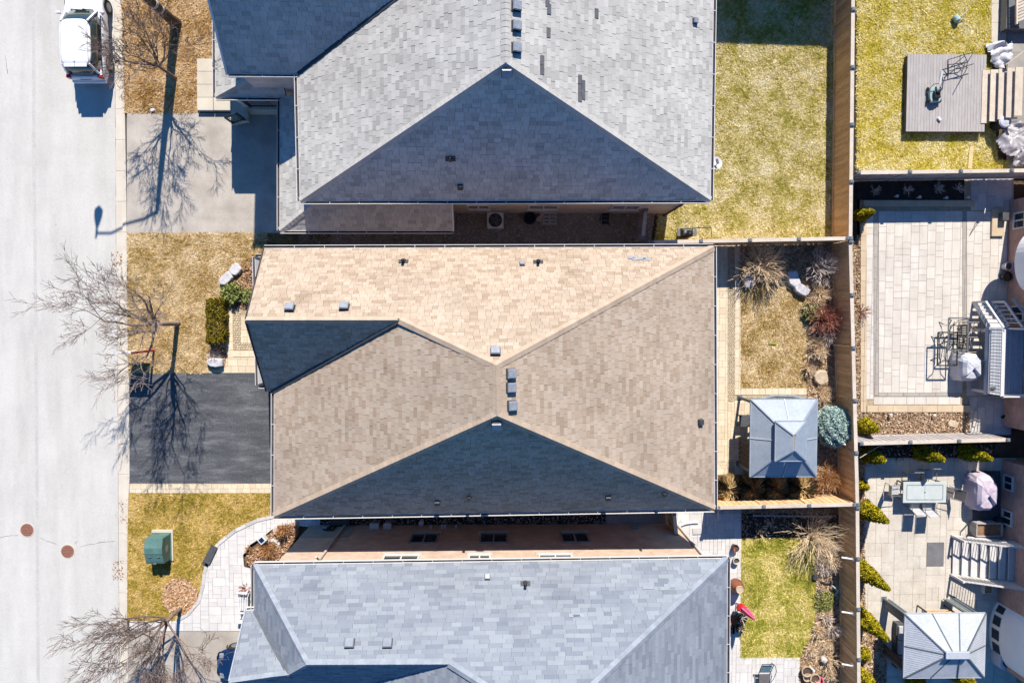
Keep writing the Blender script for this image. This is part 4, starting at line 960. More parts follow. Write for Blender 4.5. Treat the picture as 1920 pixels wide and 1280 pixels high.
# ------------------------------------------------------------------ fences
def fence(label, p, q, ht, bm, side, cap_m='wood_pale', bw=.14, face=True, group='wooden fences between the yards', posts=None, boards=True, pitch=2.42):
    """p,q base points; side = direction in which the boards face"""
    p, q = Vector(p), Vector(q); p.z = q.z = 0; e = (q - p); Ln = e.length; e.normalize(); s_ = Vector(side).normalized(); up = V3(0, 0, 1)
    t = thing('fence', label, 'fence', (p + q) / 2, group)
    n = max(1, round(Ln / pitch))
    for i in range(n + 1):
        c = p + e * (Ln * i / n); mb = MB(); mb.box(c - s_ * .0 + up * ((ht + .03) / 2), (.1, .1, ht + .03), math.atan2(e.y, e.x)); mb.build('post', M[bm], t)
        mb = MB(); mb.box(c + up * (ht + .085), (.17, .17, .04), math.atan2(e.y, e.x)); mb.box(c + up * (ht + .115), (.11, .11, .03), math.atan2(e.y, e.x)); mb.build('post_cap', M['postcap'], t)
        if i < n:
            d = p + e * (Ln * (i + 1) / n); a_ = c + e * .06; b_ = d - e * .06
            mb = MB(); mb.bar(a_ + up * (ht + .02), b_ + up * (ht + .02), .17, .04); mb.build('cap_rail', M[cap_m], t)
            for zz in (.14, ht - .1):
                mb = MB(); mb.bar(a_ + up * zz + s_ * .035, b_ + up * zz + s_ * .035, .045, .1); mb.build('rail', M[bm], t)
            m = int((b_ - a_).length / bw); st = (b_ - a_).length / m
            for k in range(m):
                x = a_ + e * ((k + .5) * st); mb = MB()
                mb.box(x + s_ * (.009 * (-1) ** k) + up * (ht / 2 + .045), (st + .006, .016, ht - .11), math.atan2(e.y, e.x)); mb.build('board', M[bm], t)
    return t
HF = 1.8
def at_top(px, py, z=HF): v = U(px, py, z); v.z = 0; return v
f0, f1, f2, f3 = at_top(1600, -90), at_top(1594, 447), at_top(1607, 945), at_top(1611, 1420)
fence('long brown board fence running top to bottom, stretch beside the large yellow green back lawn', f0, f1, HF, 'wood_brown', (-1, 0, 0))
fence('long brown board fence, stretch behind the blue spruce and red twigged shrubs', f1 + V3(0, -.15, 0), f2, HF, 'wood_brown', (-1, 0, 0))
fence('long brown board fence, stretch with white curved lights beside the bright green back lawn', f2 + V3(0, -.15, 0), f3, HF, 'wood_brown', (-1, 0, 0))
fence('fence with a pale cap above the bare round shrubs, starting beside the tan roof', at_top(1222, 454), f1 + V3(-.15, 0, 0), HF, 'wood_brown', (0, -1, 0))
fence('short brown fence below the gazebo and the tan ornamental grasses', at_top(1346, 951), f2 + V3(-.15, 0, 0), HF, 'wood_brown', (0, 1, 0))
fence('grey fence between the grey deck lawn and the big pale patio', at_top(1609, 324), at_top(1990, 319), HF, 'wood_grey', (0, -1, 0))
fence('grey fence with pale cap above the three golden cedars', at_top(1614, 831), at_top(1888, 824), HF, 'wood_grey', (0, 1, 0))
fence('short side gate fence at the right end of the shaded gravel gap', at_top(1205, 446, 1.7), at_top(1211, 394, 1.7), 1.7, 'wood_grey', (-1, 0, 0), cap_m='wood_grey')
fence('short side gate fence closing the gap at the right end of the pink brick wall', at_top(1264, 962, 1.7), at_top(1268, 1003, 1.7), 1.7, 'wood_brown', (-1, 0, 0), cap_m='wood_pale')
for k, py in enumerate((1049, 1151, 1249)):
    p = at_top(1603, py); t = thing('fence_light', ('white curved fence light below the bare spreading shrub, uppermost of three', 'white curved fence light in the middle of three on the long fence', 'white curved fence light nearest the bottom edge')[k], 'fence light', p + V3(-.1, 0, 1.5), 'curved lights on the long fence')
    mb = MB(); mb.tube([p + V3(-.06, .0, 1.7), p + V3(-.2, .04, 1.78), p + V3(-.38, .07, 1.76), p + V3(-.6, .08, 1.7)], [.035, .04, .045, .05], 8); mb.build('arm', M['white'], t)
    mb = MB(); mb.box(p + V3(-.07, 0, 1.66), (.08, .12, .16)); mb.build('bracket', M['postcap'], t)

# ------------------------------------------------------------------ trees and shrubs
def tree(label, base, height, seed, rad=2.0, spread=.55, fork=.33, limbs=6, r0=.13, lean=(0, 0), trunk_m='bark', twig_m='bark', lv=4, name='bare_tree', group='bare street trees along the kerb', dens=1.0):
    """trunk, limbs and twigs grown branch by branch, then fitted to the measured height and crown radius"""
    rr = random.Random(seed); base = Vector(base); t = thing(name, label, 'tree', base, group)
    top = base + V3(lean[0], lean[1], height * fork)
    mb = MB(); mb.tube([base + V3(0, 0, -.05), base + V3(0, 0, .12), base.lerp(top, .5) + V3(rr.uniform(-.04, .04), 0, 0), top], [r0 * 1.5, r0, r0 * .85, r0 * .75], 10); mb.build('trunk', M[trunk_m], t, smooth=True)
    chains = []
    def grow(p, d, ln, r, k, li):
        n = 4 if k < 3 else 3; pts = [p]; rs = [r]; dd = d.copy()
        for i in range(n):
            dd = (dd + V3(rr.uniform(-.2, .2), rr.uniform(-.2, .2), rr.uniform(-.05, .18))).normalized(); pts.append(pts[-1] + dd * ln / n); rs.append(max(.0065, r * (1 - .6 * (i + 1) / n)))
        chains.append((pts, rs, k, li))
        if k >= lv: return
        m = int((3 + (k > 0) + (k > 1)) * dens + rr.random() * .8)
        for j in range(m):
            i = 1 + rr.randrange(n) if j else n
            ax = dd.orthogonal().normalized(); ax.rotate(Matrix.Rotation(rr.uniform(0, 6.28), 3, dd)); nd = (pts[i] - pts[i - 1]).normalized()
            nd = (nd + ax * rr.uniform(.35, .8)).normalized(); nd.z += .12
            grow(pts[i], nd.normalized(), ln * rr.uniform(.5, .72), max(.0078, rs[i] * .74), k + 1, -1)
    a0 = rr.uniform(0, 6)
    for i in range(limbs):
        a = a0 + i * 6.283 / limbs + rr.uniform(-.3, .3); s_ = spread * rr.uniform(.6, 1.25) if i else .1
        p = base.lerp(top, 1 - .3 * rr.random() if i else 1)
        grow(p, V3(math.cos(a) * s_, math.sin(a) * s_, 1).normalized(), (height - top.z) * rr.uniform(.5, .62), r0 * (.56 if i else .7), 0, i)
    al = [q for c_ in chains for q in c_[0]]; zs = sorted(q.z for q in al); ds = sorted(math.hypot(q.x - base.x, q.y - base.y) for q in al)
    kz = (height - top.z) / (zs[-1] - top.z); kr_ = rad / ds[int(len(ds) * .93)]
    def fit(q): return V3(base.x + (q.x - base.x) * (1 if q.z <= top.z and False else kr_), base.y + (q.y - base.y) * kr_, q.z if q.z < top.z else top.z + (q.z - top.z) * kz)
    tw = MB(); lm = [MB() for _ in range(limbs)]
    for pts, rs, k, li in chains: (lm[li] if li >= 0 else tw).tube([fit(q) for q in pts], rs, 6 if k < 2 else 4, cap=False)
    for mb in lm: mb.build('limb', M[twig_m], t, smooth=True)
    tw.build('crown', M[twig_m], t)['kind'] = 'stuff'
    return t
tree('bare street tree in the middle front lawn above the dark driveway', U(333, 606), 7.1, 5, 2.7, .62, .34, 7, .13, (0, 0), 'bark_pale', 'bark_pale', dens=.98)
tree('bare street tree beside the white car, below the lamp post', U(329, 147), 6.0, 12, 2.15, .5, .3, 6, .08, (0, 0), 'bark', 'bark', 4, dens=1.02)
tree('bare street tree in the leaf ring at the bottom left, dense twigs over the kerb', U(339, 1140), 6.9, 31, 3.1, .85, .22, 9, .1, (0, 0), 'bark', 'bark', 4, dens=1.1)
def shrub(name, label, c, rad, h, m, n, seed, group=None, up=.5, kids=3, th=.014):
    rr = random.Random(seed); c = Vector(c); t = thing(name, label, 'shrub', c, group)
    for part in range(3):
        mb = MB()
        for i in range(n // 3):
            a = rr.uniform(0, 6.283); el = rr.uniform(up * .4, 1.35); l = rr.uniform(.6, .91)
            d = V3(math.cos(a) * math.cos(el) * rad, math.sin(a) * math.cos(el) * rad, math.sin(el) * h) * l
            p1 = c + d * .5 + V3(rr.uniform(-.1, .1) * rad, rr.uniform(-.1, .1) * rad, .06 * h); p2 = c + d
            mb.tube([c + V3(rr.uniform(-.08, .08), rr.uniform(-.08, .08), 0), p1, p2], [th, th * .8, th * .5], 4, cap=False)
            for k in range(kids):
                q = p1.lerp(p2, rr.uniform(0, .9)); e = (d.normalized() + V3(rr.uniform(-.8, .8), rr.uniform(-.8, .8), rr.uniform(-.2, .6))).normalized()
                mb.tube([q, q + e * rad * rr.uniform(.2, .42)], [th * .6, th * .4], 3, cap=False)
        mb.build('stems', M[m], t)
    return t
shrub('bare_shrub', 'large bare round shrub with tan twigs behind the pale stone block', U(1420, 500), 1.7, 1.7, 'twig_tan', 110, 3, None, up=.25, kids=5, th=.012)
shrub('bare_shrub', 'bare pinkish grey shrub in the fence corner', U(1530, 502), 1.25, 1.5, 'twig_grey', 80, 4, None, up=.25, kids=4, th=.012)
shrub('red_twig_shrub', 'rusty red twigged shrub against the long fence, right of the straw lawn', U(1541, 598), 1.15, 1.5, 'twig_red', 110, 6, None, kids=4)
shrub('bare_shrub', 'bare straw coloured shrub above the tan boulder', U(1528, 655), .8, .9, 'twig_tan', 80, 8, None, kids=4)
shrub('bare_shrub', 'low tangle of tan stems below the tan boulder', U(1535, 738), .75, .7, 'twig_tan', 80, 9, None, kids=4)
shrub('bare_shrub', 'pale stems beside the curved stone bench', U(1536, 550), .7, .7, 'twig_tan', 70, 10, None, kids=4)
shrub('bare_shrub', 'sprawling bare shrub with long arching twigs over the long fence, above the bright green lawn', U(1518, 1000), 1.75, 2.3, 'twig_tan', 95, 11, None, up=.2, kids=5, th=.011)
shrub('bare_shrub', 'small pale stick plant in the dark shaded bed', U(1424, 994), .55, .7, 'twig_tan', 14, 12, None, kids=2)
shrub('bare_shrub', 'small bare plant higher in the dark shaded bed', U(1440, 980), .45, .6, 'twig_grey', 12, 14, None, kids=2)
shrub('bare_shrub', 'pale grey dead perennial right of the bright green lawn', U(1548, 1157), .45, .5, 'twig_grey', 50, 15, None, kids=3)
shrub('bare_shrub', 'dry straw coloured stems at the lower right of the bright green lawn', U(1532, 1182), .5, .45, 'twig_tan', 60, 16, None, kids=3)
shrub('bare_shrub', 'thin bare shrub leaning on the long fence near the bottom edge', U(1552, 1232), .75, 1.2, 'twig_tan', 26, 17, None, kids=3)
shrub('red_twig_shrub', 'rusty dried hydrangea between gazebo, spruce and fence', U(1545, 893), .95, 1.1, 'rusty', 110, 18, None, kids=4)
shrub('bare_shrub', 'grey twigs tangled over the tan boulder by the driveway', U(404, 668), .5, .5, 'twig_grey', 50, 19, None, kids=3, th=.01)
shrub('bare_shrub', 'dried brown shrub at the corner of the pink brick wall', U(533, 990), .55, .8, 'rusty', 90, 20, None, kids=3)
shrub('bare_shrub', 'dried brown shrub lower along the curved walkway', U(503, 1030), .7, .55, 'rusty', 90, 21, None, kids=3)
shrub('bare_shrub', 'round dead flower clump at the upper end of the walkway bed', U(468, 1028), .3, .35, 'rusty', 40, 22, None, kids=2)
shrub('red_twig_shrub', 'thin red twigs poking out of the fence strip onto the big pale patio', U(1613, 585), .55, .8, 'twig_red', 20, 24, None, kids=3)
shrub('bare_shrub', 'pale tangled stems above the rusty red twigged shrub', U(1522, 572), 0.8, 0.8, 'twig_tan', 60, 60, None, up=.2, kids=4, th=.01)
shrub('bare_shrub', 'greyish bare stems right below the rusty red twigged shrub', U(1548, 632), 0.7, 0.9, 'twig_grey', 60, 61, None, up=.2, kids=4, th=.01)
shrub('bare_shrub', 'low straw stems at the edge of the straw lawn left of the tan boulder', U(1512, 690), 0.55, 0.6, 'twig_tan', 60, 62, None, up=.2, kids=4, th=.01)
shrub('bare_shrub', 'bare pale stems above the blue spruce', U(1550, 770), 0.6, 0.8, 'twig_tan', 60, 63, None, up=.2, kids=4, th=.01)
shrub('bare_shrub', 'bare stems leaning on the long fence below the sprawling shrub', U(1556, 1045), 0.8, 1.0, 'twig_tan', 60, 64, None, up=.2, kids=4, th=.01)
shrub('bare_shrub', 'grey tangle of stems beside the dark round rock', U(1543, 1062), 0.6, 0.6, 'twig_grey', 60, 65, None, up=.2, kids=4, th=.01)
shrub('bare_shrub', 'straw tangle below the pale grey dead perennial', U(1546, 1200), 0.6, 0.6, 'twig_tan', 60, 66, None, up=.2, kids=4, th=.01)
shrub('bare_shrub', 'low straw stems at the lower corner of the bright green lawn', U(1520, 1216), 0.5, 0.45, 'twig_tan', 60, 67, None, up=.2, kids=4, th=.01)
shrub('bare_shrub', 'thin grey stems against the long fence above the straw tangle', U(1560, 1175), 0.5, 0.9, 'twig_grey', 60, 68, None, up=.2, kids=4, th=.01)
shrub('bare_shrub', 'pale stems right of the cream pots at the bottom edge', U(1552, 1262), 0.6, 0.6, 'twig_tan', 60, 69, None, up=.2, kids=4, th=.01)
shrub('bare_shrub', 'short straw clump just below the green groundcover', U(1548, 1150), 0.45, 0.3, 'twig_tan', 60, 70, None, up=.2, kids=4, th=.01)
for k, (px, py) in enumerate(((1640, 358), (1700, 357), (1758, 355), (1795, 354))):
    shrub('dead_perennial', ('pale dead perennial at the left end of the dark raised bed', 'dead perennial second from the left in the dark raised bed', 'dead perennial third from the left in the dark raised bed', 'dead perennial at the right end of the dark raised bed')[k], U(px, py), .4, .3, 'twig_grey', 30, 30 + k, 'dead perennials in the raised bed', kids=2, th=.01)
def tufts(name, label, c, rad, h, m, n, seed, cat='ornamental grass', group=None):
    c = Vector(c); t = thing(name, label, cat, c, group); rs = np.random.RandomState(seed)
    a = rs.rand(n) * 6.283; f = rs.rand(n) ** .6; hh = h * rs.uniform(.6, 1.1, n)
    V = np.zeros((n, 5, 3)); d = np.stack([np.cos(a), np.sin(a)], 1); s_ = np.stack([-np.sin(a), np.cos(a)], 1)
    b = np.array(c[:2]) + d * (rs.rand(n) * rad * .25)[:, None]; wv = .014
    m1 = b + d * (f * rad * .45)[:, None]; tp = b + d * (f * rad)[:, None]
    V[:, 0, :2] = b - s_ * wv; V[:, 1, :2] = b + s_ * wv; V[:, 2, :2] = m1 + s_ * wv; V[:, 3, :2] = tp; V[:, 4, :2] = m1 - s_ * wv
    V[:, 2, 2] = V[:, 4, 2] = hh * .75; V[:, 3, 2] = hh * (1 - .5 * f)
    V[:, :, 2] += c.z; V -= np.array(c)
    o = np_obj('foliage', V.reshape(-1, 3), np.arange(5 * n).reshape(n, 5), M[m], t); o['kind'] = 'stuff'; return t
tufts('ornamental_grass', 'pale tan ornamental grass clump touching the tan roof edge', U(1358, 910), .72, 1.1, 'ogr', 700, 1, group='ornamental grasses along the short fence')
tufts('ornamental_grass', 'shaded tan ornamental grass left below the blue grey gazebo', U(1402, 911), .75, 1.0, 'ogr', 600, 2, group='ornamental grasses along the short fence')
tufts('ornamental_grass', 'shaded tan ornamental grass below the middle of the blue grey gazebo', U(1446, 911), .72, 1.0, 'ogr', 600, 3, group='ornamental grasses along the short fence')
tufts('ornamental_grass', 'sunlit blond ornamental grass at the lower right corner of the gazebo', U(1495, 912), .78, 1.0, 'ogr', 700, 4, group='ornamental grasses along the short fence')
def clumps(name, label, c, shape, m, n, size, seed, cat, stem=None, group=None, grow=1):
    """foliage of many small faces spread through the volume that shape(u) samples"""
    c = Vector(c); t = thing(name, label, cat, c, group); rs = np.random.RandomState(seed)
    P, N = shape(n, rs); a = rs.randn(n, 3) * .55 + N; a /= np.linalg.norm(a, axis=1)[:, None]
    b = np.cross(a, rs.randn(n, 3)); b /= np.linalg.norm(b, axis=1)[:, None]; d = np.cross(a, b)
    s_ = rs.uniform(.6, 1.3, n)[:, None] * size
    V = np.stack([P - b * s_ * .45, P + d * s_ * .5 - N * s_ * .2, P + b * s_ * .45, P + a * s_ * 1.1 - d * s_ * .3], 1)
    o = np_obj('foliage', V.reshape(-1, 3), np.arange(4 * n).reshape(n, 4), M[m], t); o['kind'] = 'stuff'
    if stem:
        mb = MB(); mb.tube([c, c + V3(0, 0, stem)], .04, 6); mb.build('trunk', M['bark'], t)
    return t
def ball(rx, ry, rz, z0, shell=.25, lump=.15):
    def f(n, rs):
        v = rs.randn(n, 3); v /= np.linalg.norm(v, axis=1)[:, None]; v[:, 2] = np.where(v[:, 2] < -.5, -v[:, 2], v[:, 2])
        l = 1 + lump * np.sin(v[:, 0] * 9 + v[:, 2] * 5) * np.sin(v[:, 1] * 8 + 1.3 + v[:, 2] * 4); r = (1 - shell * rs.rand(n) ** 1.5) * l
        return v * r[:, None] * (rx, ry, rz) + (0, 0, z0), v
    return f
def cone(rad, h, lump=.24):
    def f(n, rs):
        u = rs.rand(n) ** 1.15; a = rs.rand(n) * 6.283; prof = np.clip(1.03 - u, 0, 1) ** .75 * np.minimum(1, .7 + u * 3); r = rad * prof * (1 - .25 * rs.rand(n) ** 2) * (1 + lump * np.sin(a * 5 + u * 14) * np.sin(u * 22))
        P = np.stack([np.cos(a) * r, np.sin(a) * r, u * h], 1); N = np.stack([np.cos(a), np.sin(a), .35 + 0 * a], 1); return P, N / np.linalg.norm(N, axis=1)[:, None]
    return f
def boxy(x, y, z):
    def f(n, rs):
        p = rs.uniform(-1, 1, (n, 3)); k = rs.randint(0, 5, n); N = np.zeros((n, 3))
        for i, (ax, sg) in enumerate(((0, 1), (0, -1), (1, 1), (1, -1), (2, 1))):
            q = (k == i) if ax != 2 else (k == i) | (rs.rand(n) < .45)
            p[q, ax] = sg * rs.uniform(.8, 1, q.sum()); N[q] = 0; N[q, ax] = sg
        p[:, :2] += .06 * np.sin(p[:, [1, 0]] * 9)
        return p * (x / 2, y / 2, z / 2) + (0, 0, z / 2), N
    return f
clumps('blue_spruce', 'round dwarf blue spruce between the gazebo and the fence', U(1552, 795), ball(.95, 1.0, .8, .7, .3, .1), 'needle', 13000, .062, 1, 'spruce', .5)
clumps('hedge', 'small clipped olive green hedge beside the cream front path', U(414, 601), boxy(.82, 2.1, .75), 'hedge', 7000, .06, 2, 'hedge')
clumps('juniper', 'light green juniper bush under the white stone slab', U(438, 551), ball(.52, .5, .36, .15, .5, .3), 'juniper', 2400, .08, 3, 'bush')
clumps('juniper', 'small grey green bush between the juniper and the house', U(470, 556), ball(.3, .4, .3, .15, .5, .25), 'juniper', 900, .06, 4, 'bush')
clumps('groundcover', 'patch of green groundcover beside the long fence lights', U(1545, 1127), ball(.55, .6, .16, .03, .6, .3), 'sedge', 2200, .06, 5, 'groundcover')
clumps('groundcover', 'olive green clump beside the rusty red twigged shrub', U(1517, 585), ball(.4, .45, .35, .1, .6, .3), 'sedge', 1500, .07, 6, 'groundcover')
cl = [((1611, 404), .32, 1.3, 'small golden cedar at the upper corner of the big pale patio'), ((1620, 797), .4, 1.3, 'golden cedar at the left end of the narrow bed above the grey fence'),
      ((1625, 851), .42, 1.6, 'golden cedar in the corner below the grey fence, leftmost of three'), ((1722, 846), .42, 2.0, 'golden cedar under the middle of the grey fence'), ((1806, 845), .42, 2.0, 'golden cedar under the right end of the grey fence'),
      ((1612, 908), .27, .8, 'thin shaded cedar left of the dining table'), ((1619, 953), .46, 2.2, 'plump golden cedar below the fence corner, left of the dining table'),
      ((1608, 1063), .46, 2.8, 'tall golden cedar leaning towards the grey rubber mat'), ((1607, 1150), .46, 2.8, 'tall golden cedar at the corner of the white gazebo'),
      ((1616, 1222), .34, .7, 'small round cedar below the tall cedar by the white gazebo'), ((1608, 1262), .44, 2.2, 'golden cedar at the bottom edge beside the long fence'), ((1795, 1258), .5, 1.3, 'bright green cedar under the lower edge of the white gazebo'), ((1712, 1268), .5, 1.0, 'dark green cedar under the lower left edge of the white gazebo')]
for i, ((px, py), rad, h, lb) in enumerate(cl): clumps('cedar', lb, U(px, py), cone(rad, h), 'cedar', int(2600 * h * rad / .5), .075, 40 + i, 'cedar', .3, 'cedars along the fences')

# ------------------------------------------------------------------ stones
def boulder(label, c, size, m, seed, rz=0, name='boulder', cat='stone'):
    rr = random.Random(seed); c = Vector(c); x, y, z = size; t = None
    pl = []; n = 9
    for i in range(n):
        a = 6.283 * i / n; k = 1 / max(abs(math.cos(a)), abs(math.sin(a))) ** .8 * rr.uniform(.88, 1.06); pl.append((math.cos(a) * k * x / 2, math.sin(a) * k * y / 2))
    mb = MB(); mb.at(c, rz); k = len(pl)
    mb.add([(p[0] * 1.0, p[1] * 1.0, -.03) for p in pl] + [(p[0], p[1], z * rr.uniform(.75, .85)) for p in pl] + [(p[0] * .86, p[1] * .86, z * rr.uniform(.95, .91)) for p in pl],
           [tuple(range(2 * k, 3 * k))] + [(i, (i + 1) % k, k + (i + 1) % k, k + i) for i in range(k)] + [(k + i, k + (i + 1) % k, 2 * k + (i + 1) % k, 2 * k + i) for i in range(k)])
    o = mb.build(name, M[m]); b = o.modifiers.new('bevel', 'BEVEL'); b.width = .02; b.segments = 2
    return tag(o, label, cat)
boulder('upper half of the split white stone slab on the front lawn', U(444, 506), (.62, .5, .3), 'stone_white', 1, .7, 'stone_slab')
boulder('lower half of the split white stone slab beside the juniper', U(426, 523), (.72, .48, .3), 'stone_white', 2, .7, 'stone_slab')
boulder('white boulder at the edge of the dark driveway', U(407, 679), (.85, .45, .38), 'stone_white', 3, 0)
boulder('pale stone block in front of the large bare round shrub', U(1400, 526), (.52, .7, .32), 'stone_white', 4, .1)
boulder('upper segment of the curved stone bench', U(1484, 524), (.55, .85, .36), 'stone_white', 5, .35, 'stone_bench', 'bench')
boulder('lower segment of the curved stone bench', U(1499, 543), (.8, .5, .36), 'stone_white', 6, -.55, 'stone_bench', 'bench')
boulder('tan boulder in the bed beside the long fence', U(1536, 707), (.72, .78, .3), 'stone_tan', 7, .2)
boulder('flat stone in the narrow bed above the grey fence', U(1785, 794), (.55, .35, .12), 'stone_tan', 8, -.3)
boulder('small white rock on the dry lawn corner by the grey driveway', U(287, 207), (.22, .16, .1), 'stone_white', 9, .3)
boulder('tiny pale rock beside the fallen leaves above the grey driveway', U(283, 197), (.2, .12, .06), 'stone_tan', 10, .1)
boulder('dark round rock beside the bright green lawn', U(1526, 1080), (.26, .3, .2), 'darkgrey', 11, .2)
boulder('small dark rock among groundcover by the long fence', U(1534, 1106), (.16, .18, .12), 'darkgrey', 12, .2)
for k, (px, py, rz, sx) in enumerate(((393, 1044, -.28, .62), (396, 1038, -.2, .62))):
    mb = MB(); mb.at(U(px, py), rz - 1.57 + 2.9 + 1.57); mb.box((0, 0, .04 + .06 * k), (.34, .95, .05)); tag(mb.build('loose_slab', M['darkgrey']), ('lower of two stacked grey slabs on the edge of the curved walkway', 'upper of two stacked grey slabs on the edge of the curved walkway')[k], 'paving slab')

# ------------------------------------------------------------------ street furniture
b = U(330, 45); t = thing('street_lamp', 'tall tapered street lamp post with light bands beside the white car', 'street lamp', b)
mb = MB(); mb.lathe([(.3, 0), (.28, .1), (.24, .5), (.22, 1.6), (.19, 3), (.14, 6), (.09, 8.0)], b, 20); mb.build('post', M['lamp'], t, smooth=True)
for z in (1.55, 2.1):
    mb = MB(); mb.lathe([(.225, z), (.222, z + .16)], b, 20); mb.build('band', M['white'], t)
arm = [b + V3(0, 0, 7.95), b + V3(-.6, 0, 8.25), b + V3(-1.4, -.0, 8.45), b + V3(-2.2, 0, 8.75), b + V3(-2.9, 0, 8.75)]
mb = MB(); mb.tube(arm, [.07, .055, .05, .05, .05], 8); mb.build('arm', M['lamp'], t)
mb = MB(); mb.lathe([(.05, 8.95), (.06, 8.5), (.13, 8.3), (.2, 8.0), (.21, 7.8), (.05, 7.6)][::-1], b + V3(-2.9, 0, 0), 16); mb.build('lamp_head', M['grey_metal'], t)
b = U(289, 657); t = thing('estate_sign', 'sign board on a red post by the kerb under the middle street tree', 'sign', b)
mb = MB(); mb.box(b + V3(0, 0, 1.02), (.1, .1, 2.04)); mb.build('post', M['red'], t)
mb = MB(); mb.box(b + V3(-.5, 0, 1.98), (1.0, .05, .06)); mb.build('arm', M['white'], t)
mb = MB(); mb.box(b + V3(-.56, 0, 1.0), (.9, .03, .86)); mb.build('board', M['white'], t)
mb = MB(); mb.box(b + V3(-.56, 0, 1.7), (.9, .03, .42)); mb.build('board', M['pot_pink'], t)
mb = MB()
for x in (-.95, -.17): mb.bar(b + V3(x, 0, 1.4), b + V3(x, 0, 1.52), .02, .02)
mb.build('hook', M['grey_metal'], t)
# transformer
b = U(306, 1030); t = thing('utility_box', 'green utility box with sloped lid on a concrete pad', 'utility box', b)
mb = MB(); p, q = U(284, 993, .1), U(325, 1051, .1); mb.prism([(p.x, q.y), (q.x, q.y), (q.x, p.y), (p.x, p.y)], 0, .1); mb.build('pad', M['concrete'], t, bevel=.01)
p, q = U(287, 999, .1), U(321, 1047, .1); x0, x1, y0, y1 = p.x, q.x, q.y, p.y
mb = MB(); prof = [(y1, .1), (y1, .91), (y1 - .05, .91), (y1 - .45, 1.02), (y0 + .55, 1.0), (y0 + .12, .86), (y0, .8), (y0, .1)]
k = len(prof); mb.add([(x0, y, z) for y, z in prof] + [(x1, y, z) for y, z in prof], [tuple(range(k)), tuple(range(k, 2 * k))[::-1]] + [((i + 1) % k, i, k + i, k + (i + 1) % k) for i in range(k)])
bx = mb.build('cabinet', M['green_box'], t, bevel=.03)
mb = MB(); mb.box(((x0 + x1) / 2, y0 + .58, 1.005), (x1 - x0 + .02, .03, .02)); mb.build('lid_seam', M['green_box'], bx)
mb = MB(); mb.box((x0 + .25, y0 + .4, .97), (.12, .05, .03)); mb.box((x1 - .2, y0 + .4, .97), (.12, .05, .03)); mb.build('hinge', M['grey_metal'], bx)
mb = MB(); mb.box((x1 + .004, (y0 + y1) / 2, .5), (.012, .3, .22)); mb.build('plate', M['vent'], bx); mb = MB(); mb.box(((x0 + x1) / 2, y0 + .03, .845), (.16, .06, .05)); mb.build('lock', M['grey_metal'], bx)
mb = MB(); mb.box(((x0 + x1) / 2, (y0 + y1) / 2, .14), (x1 - x0 + .06, y1 - y0 + .06, .06)); mb.build('base_flange', M['green_box'], bx)

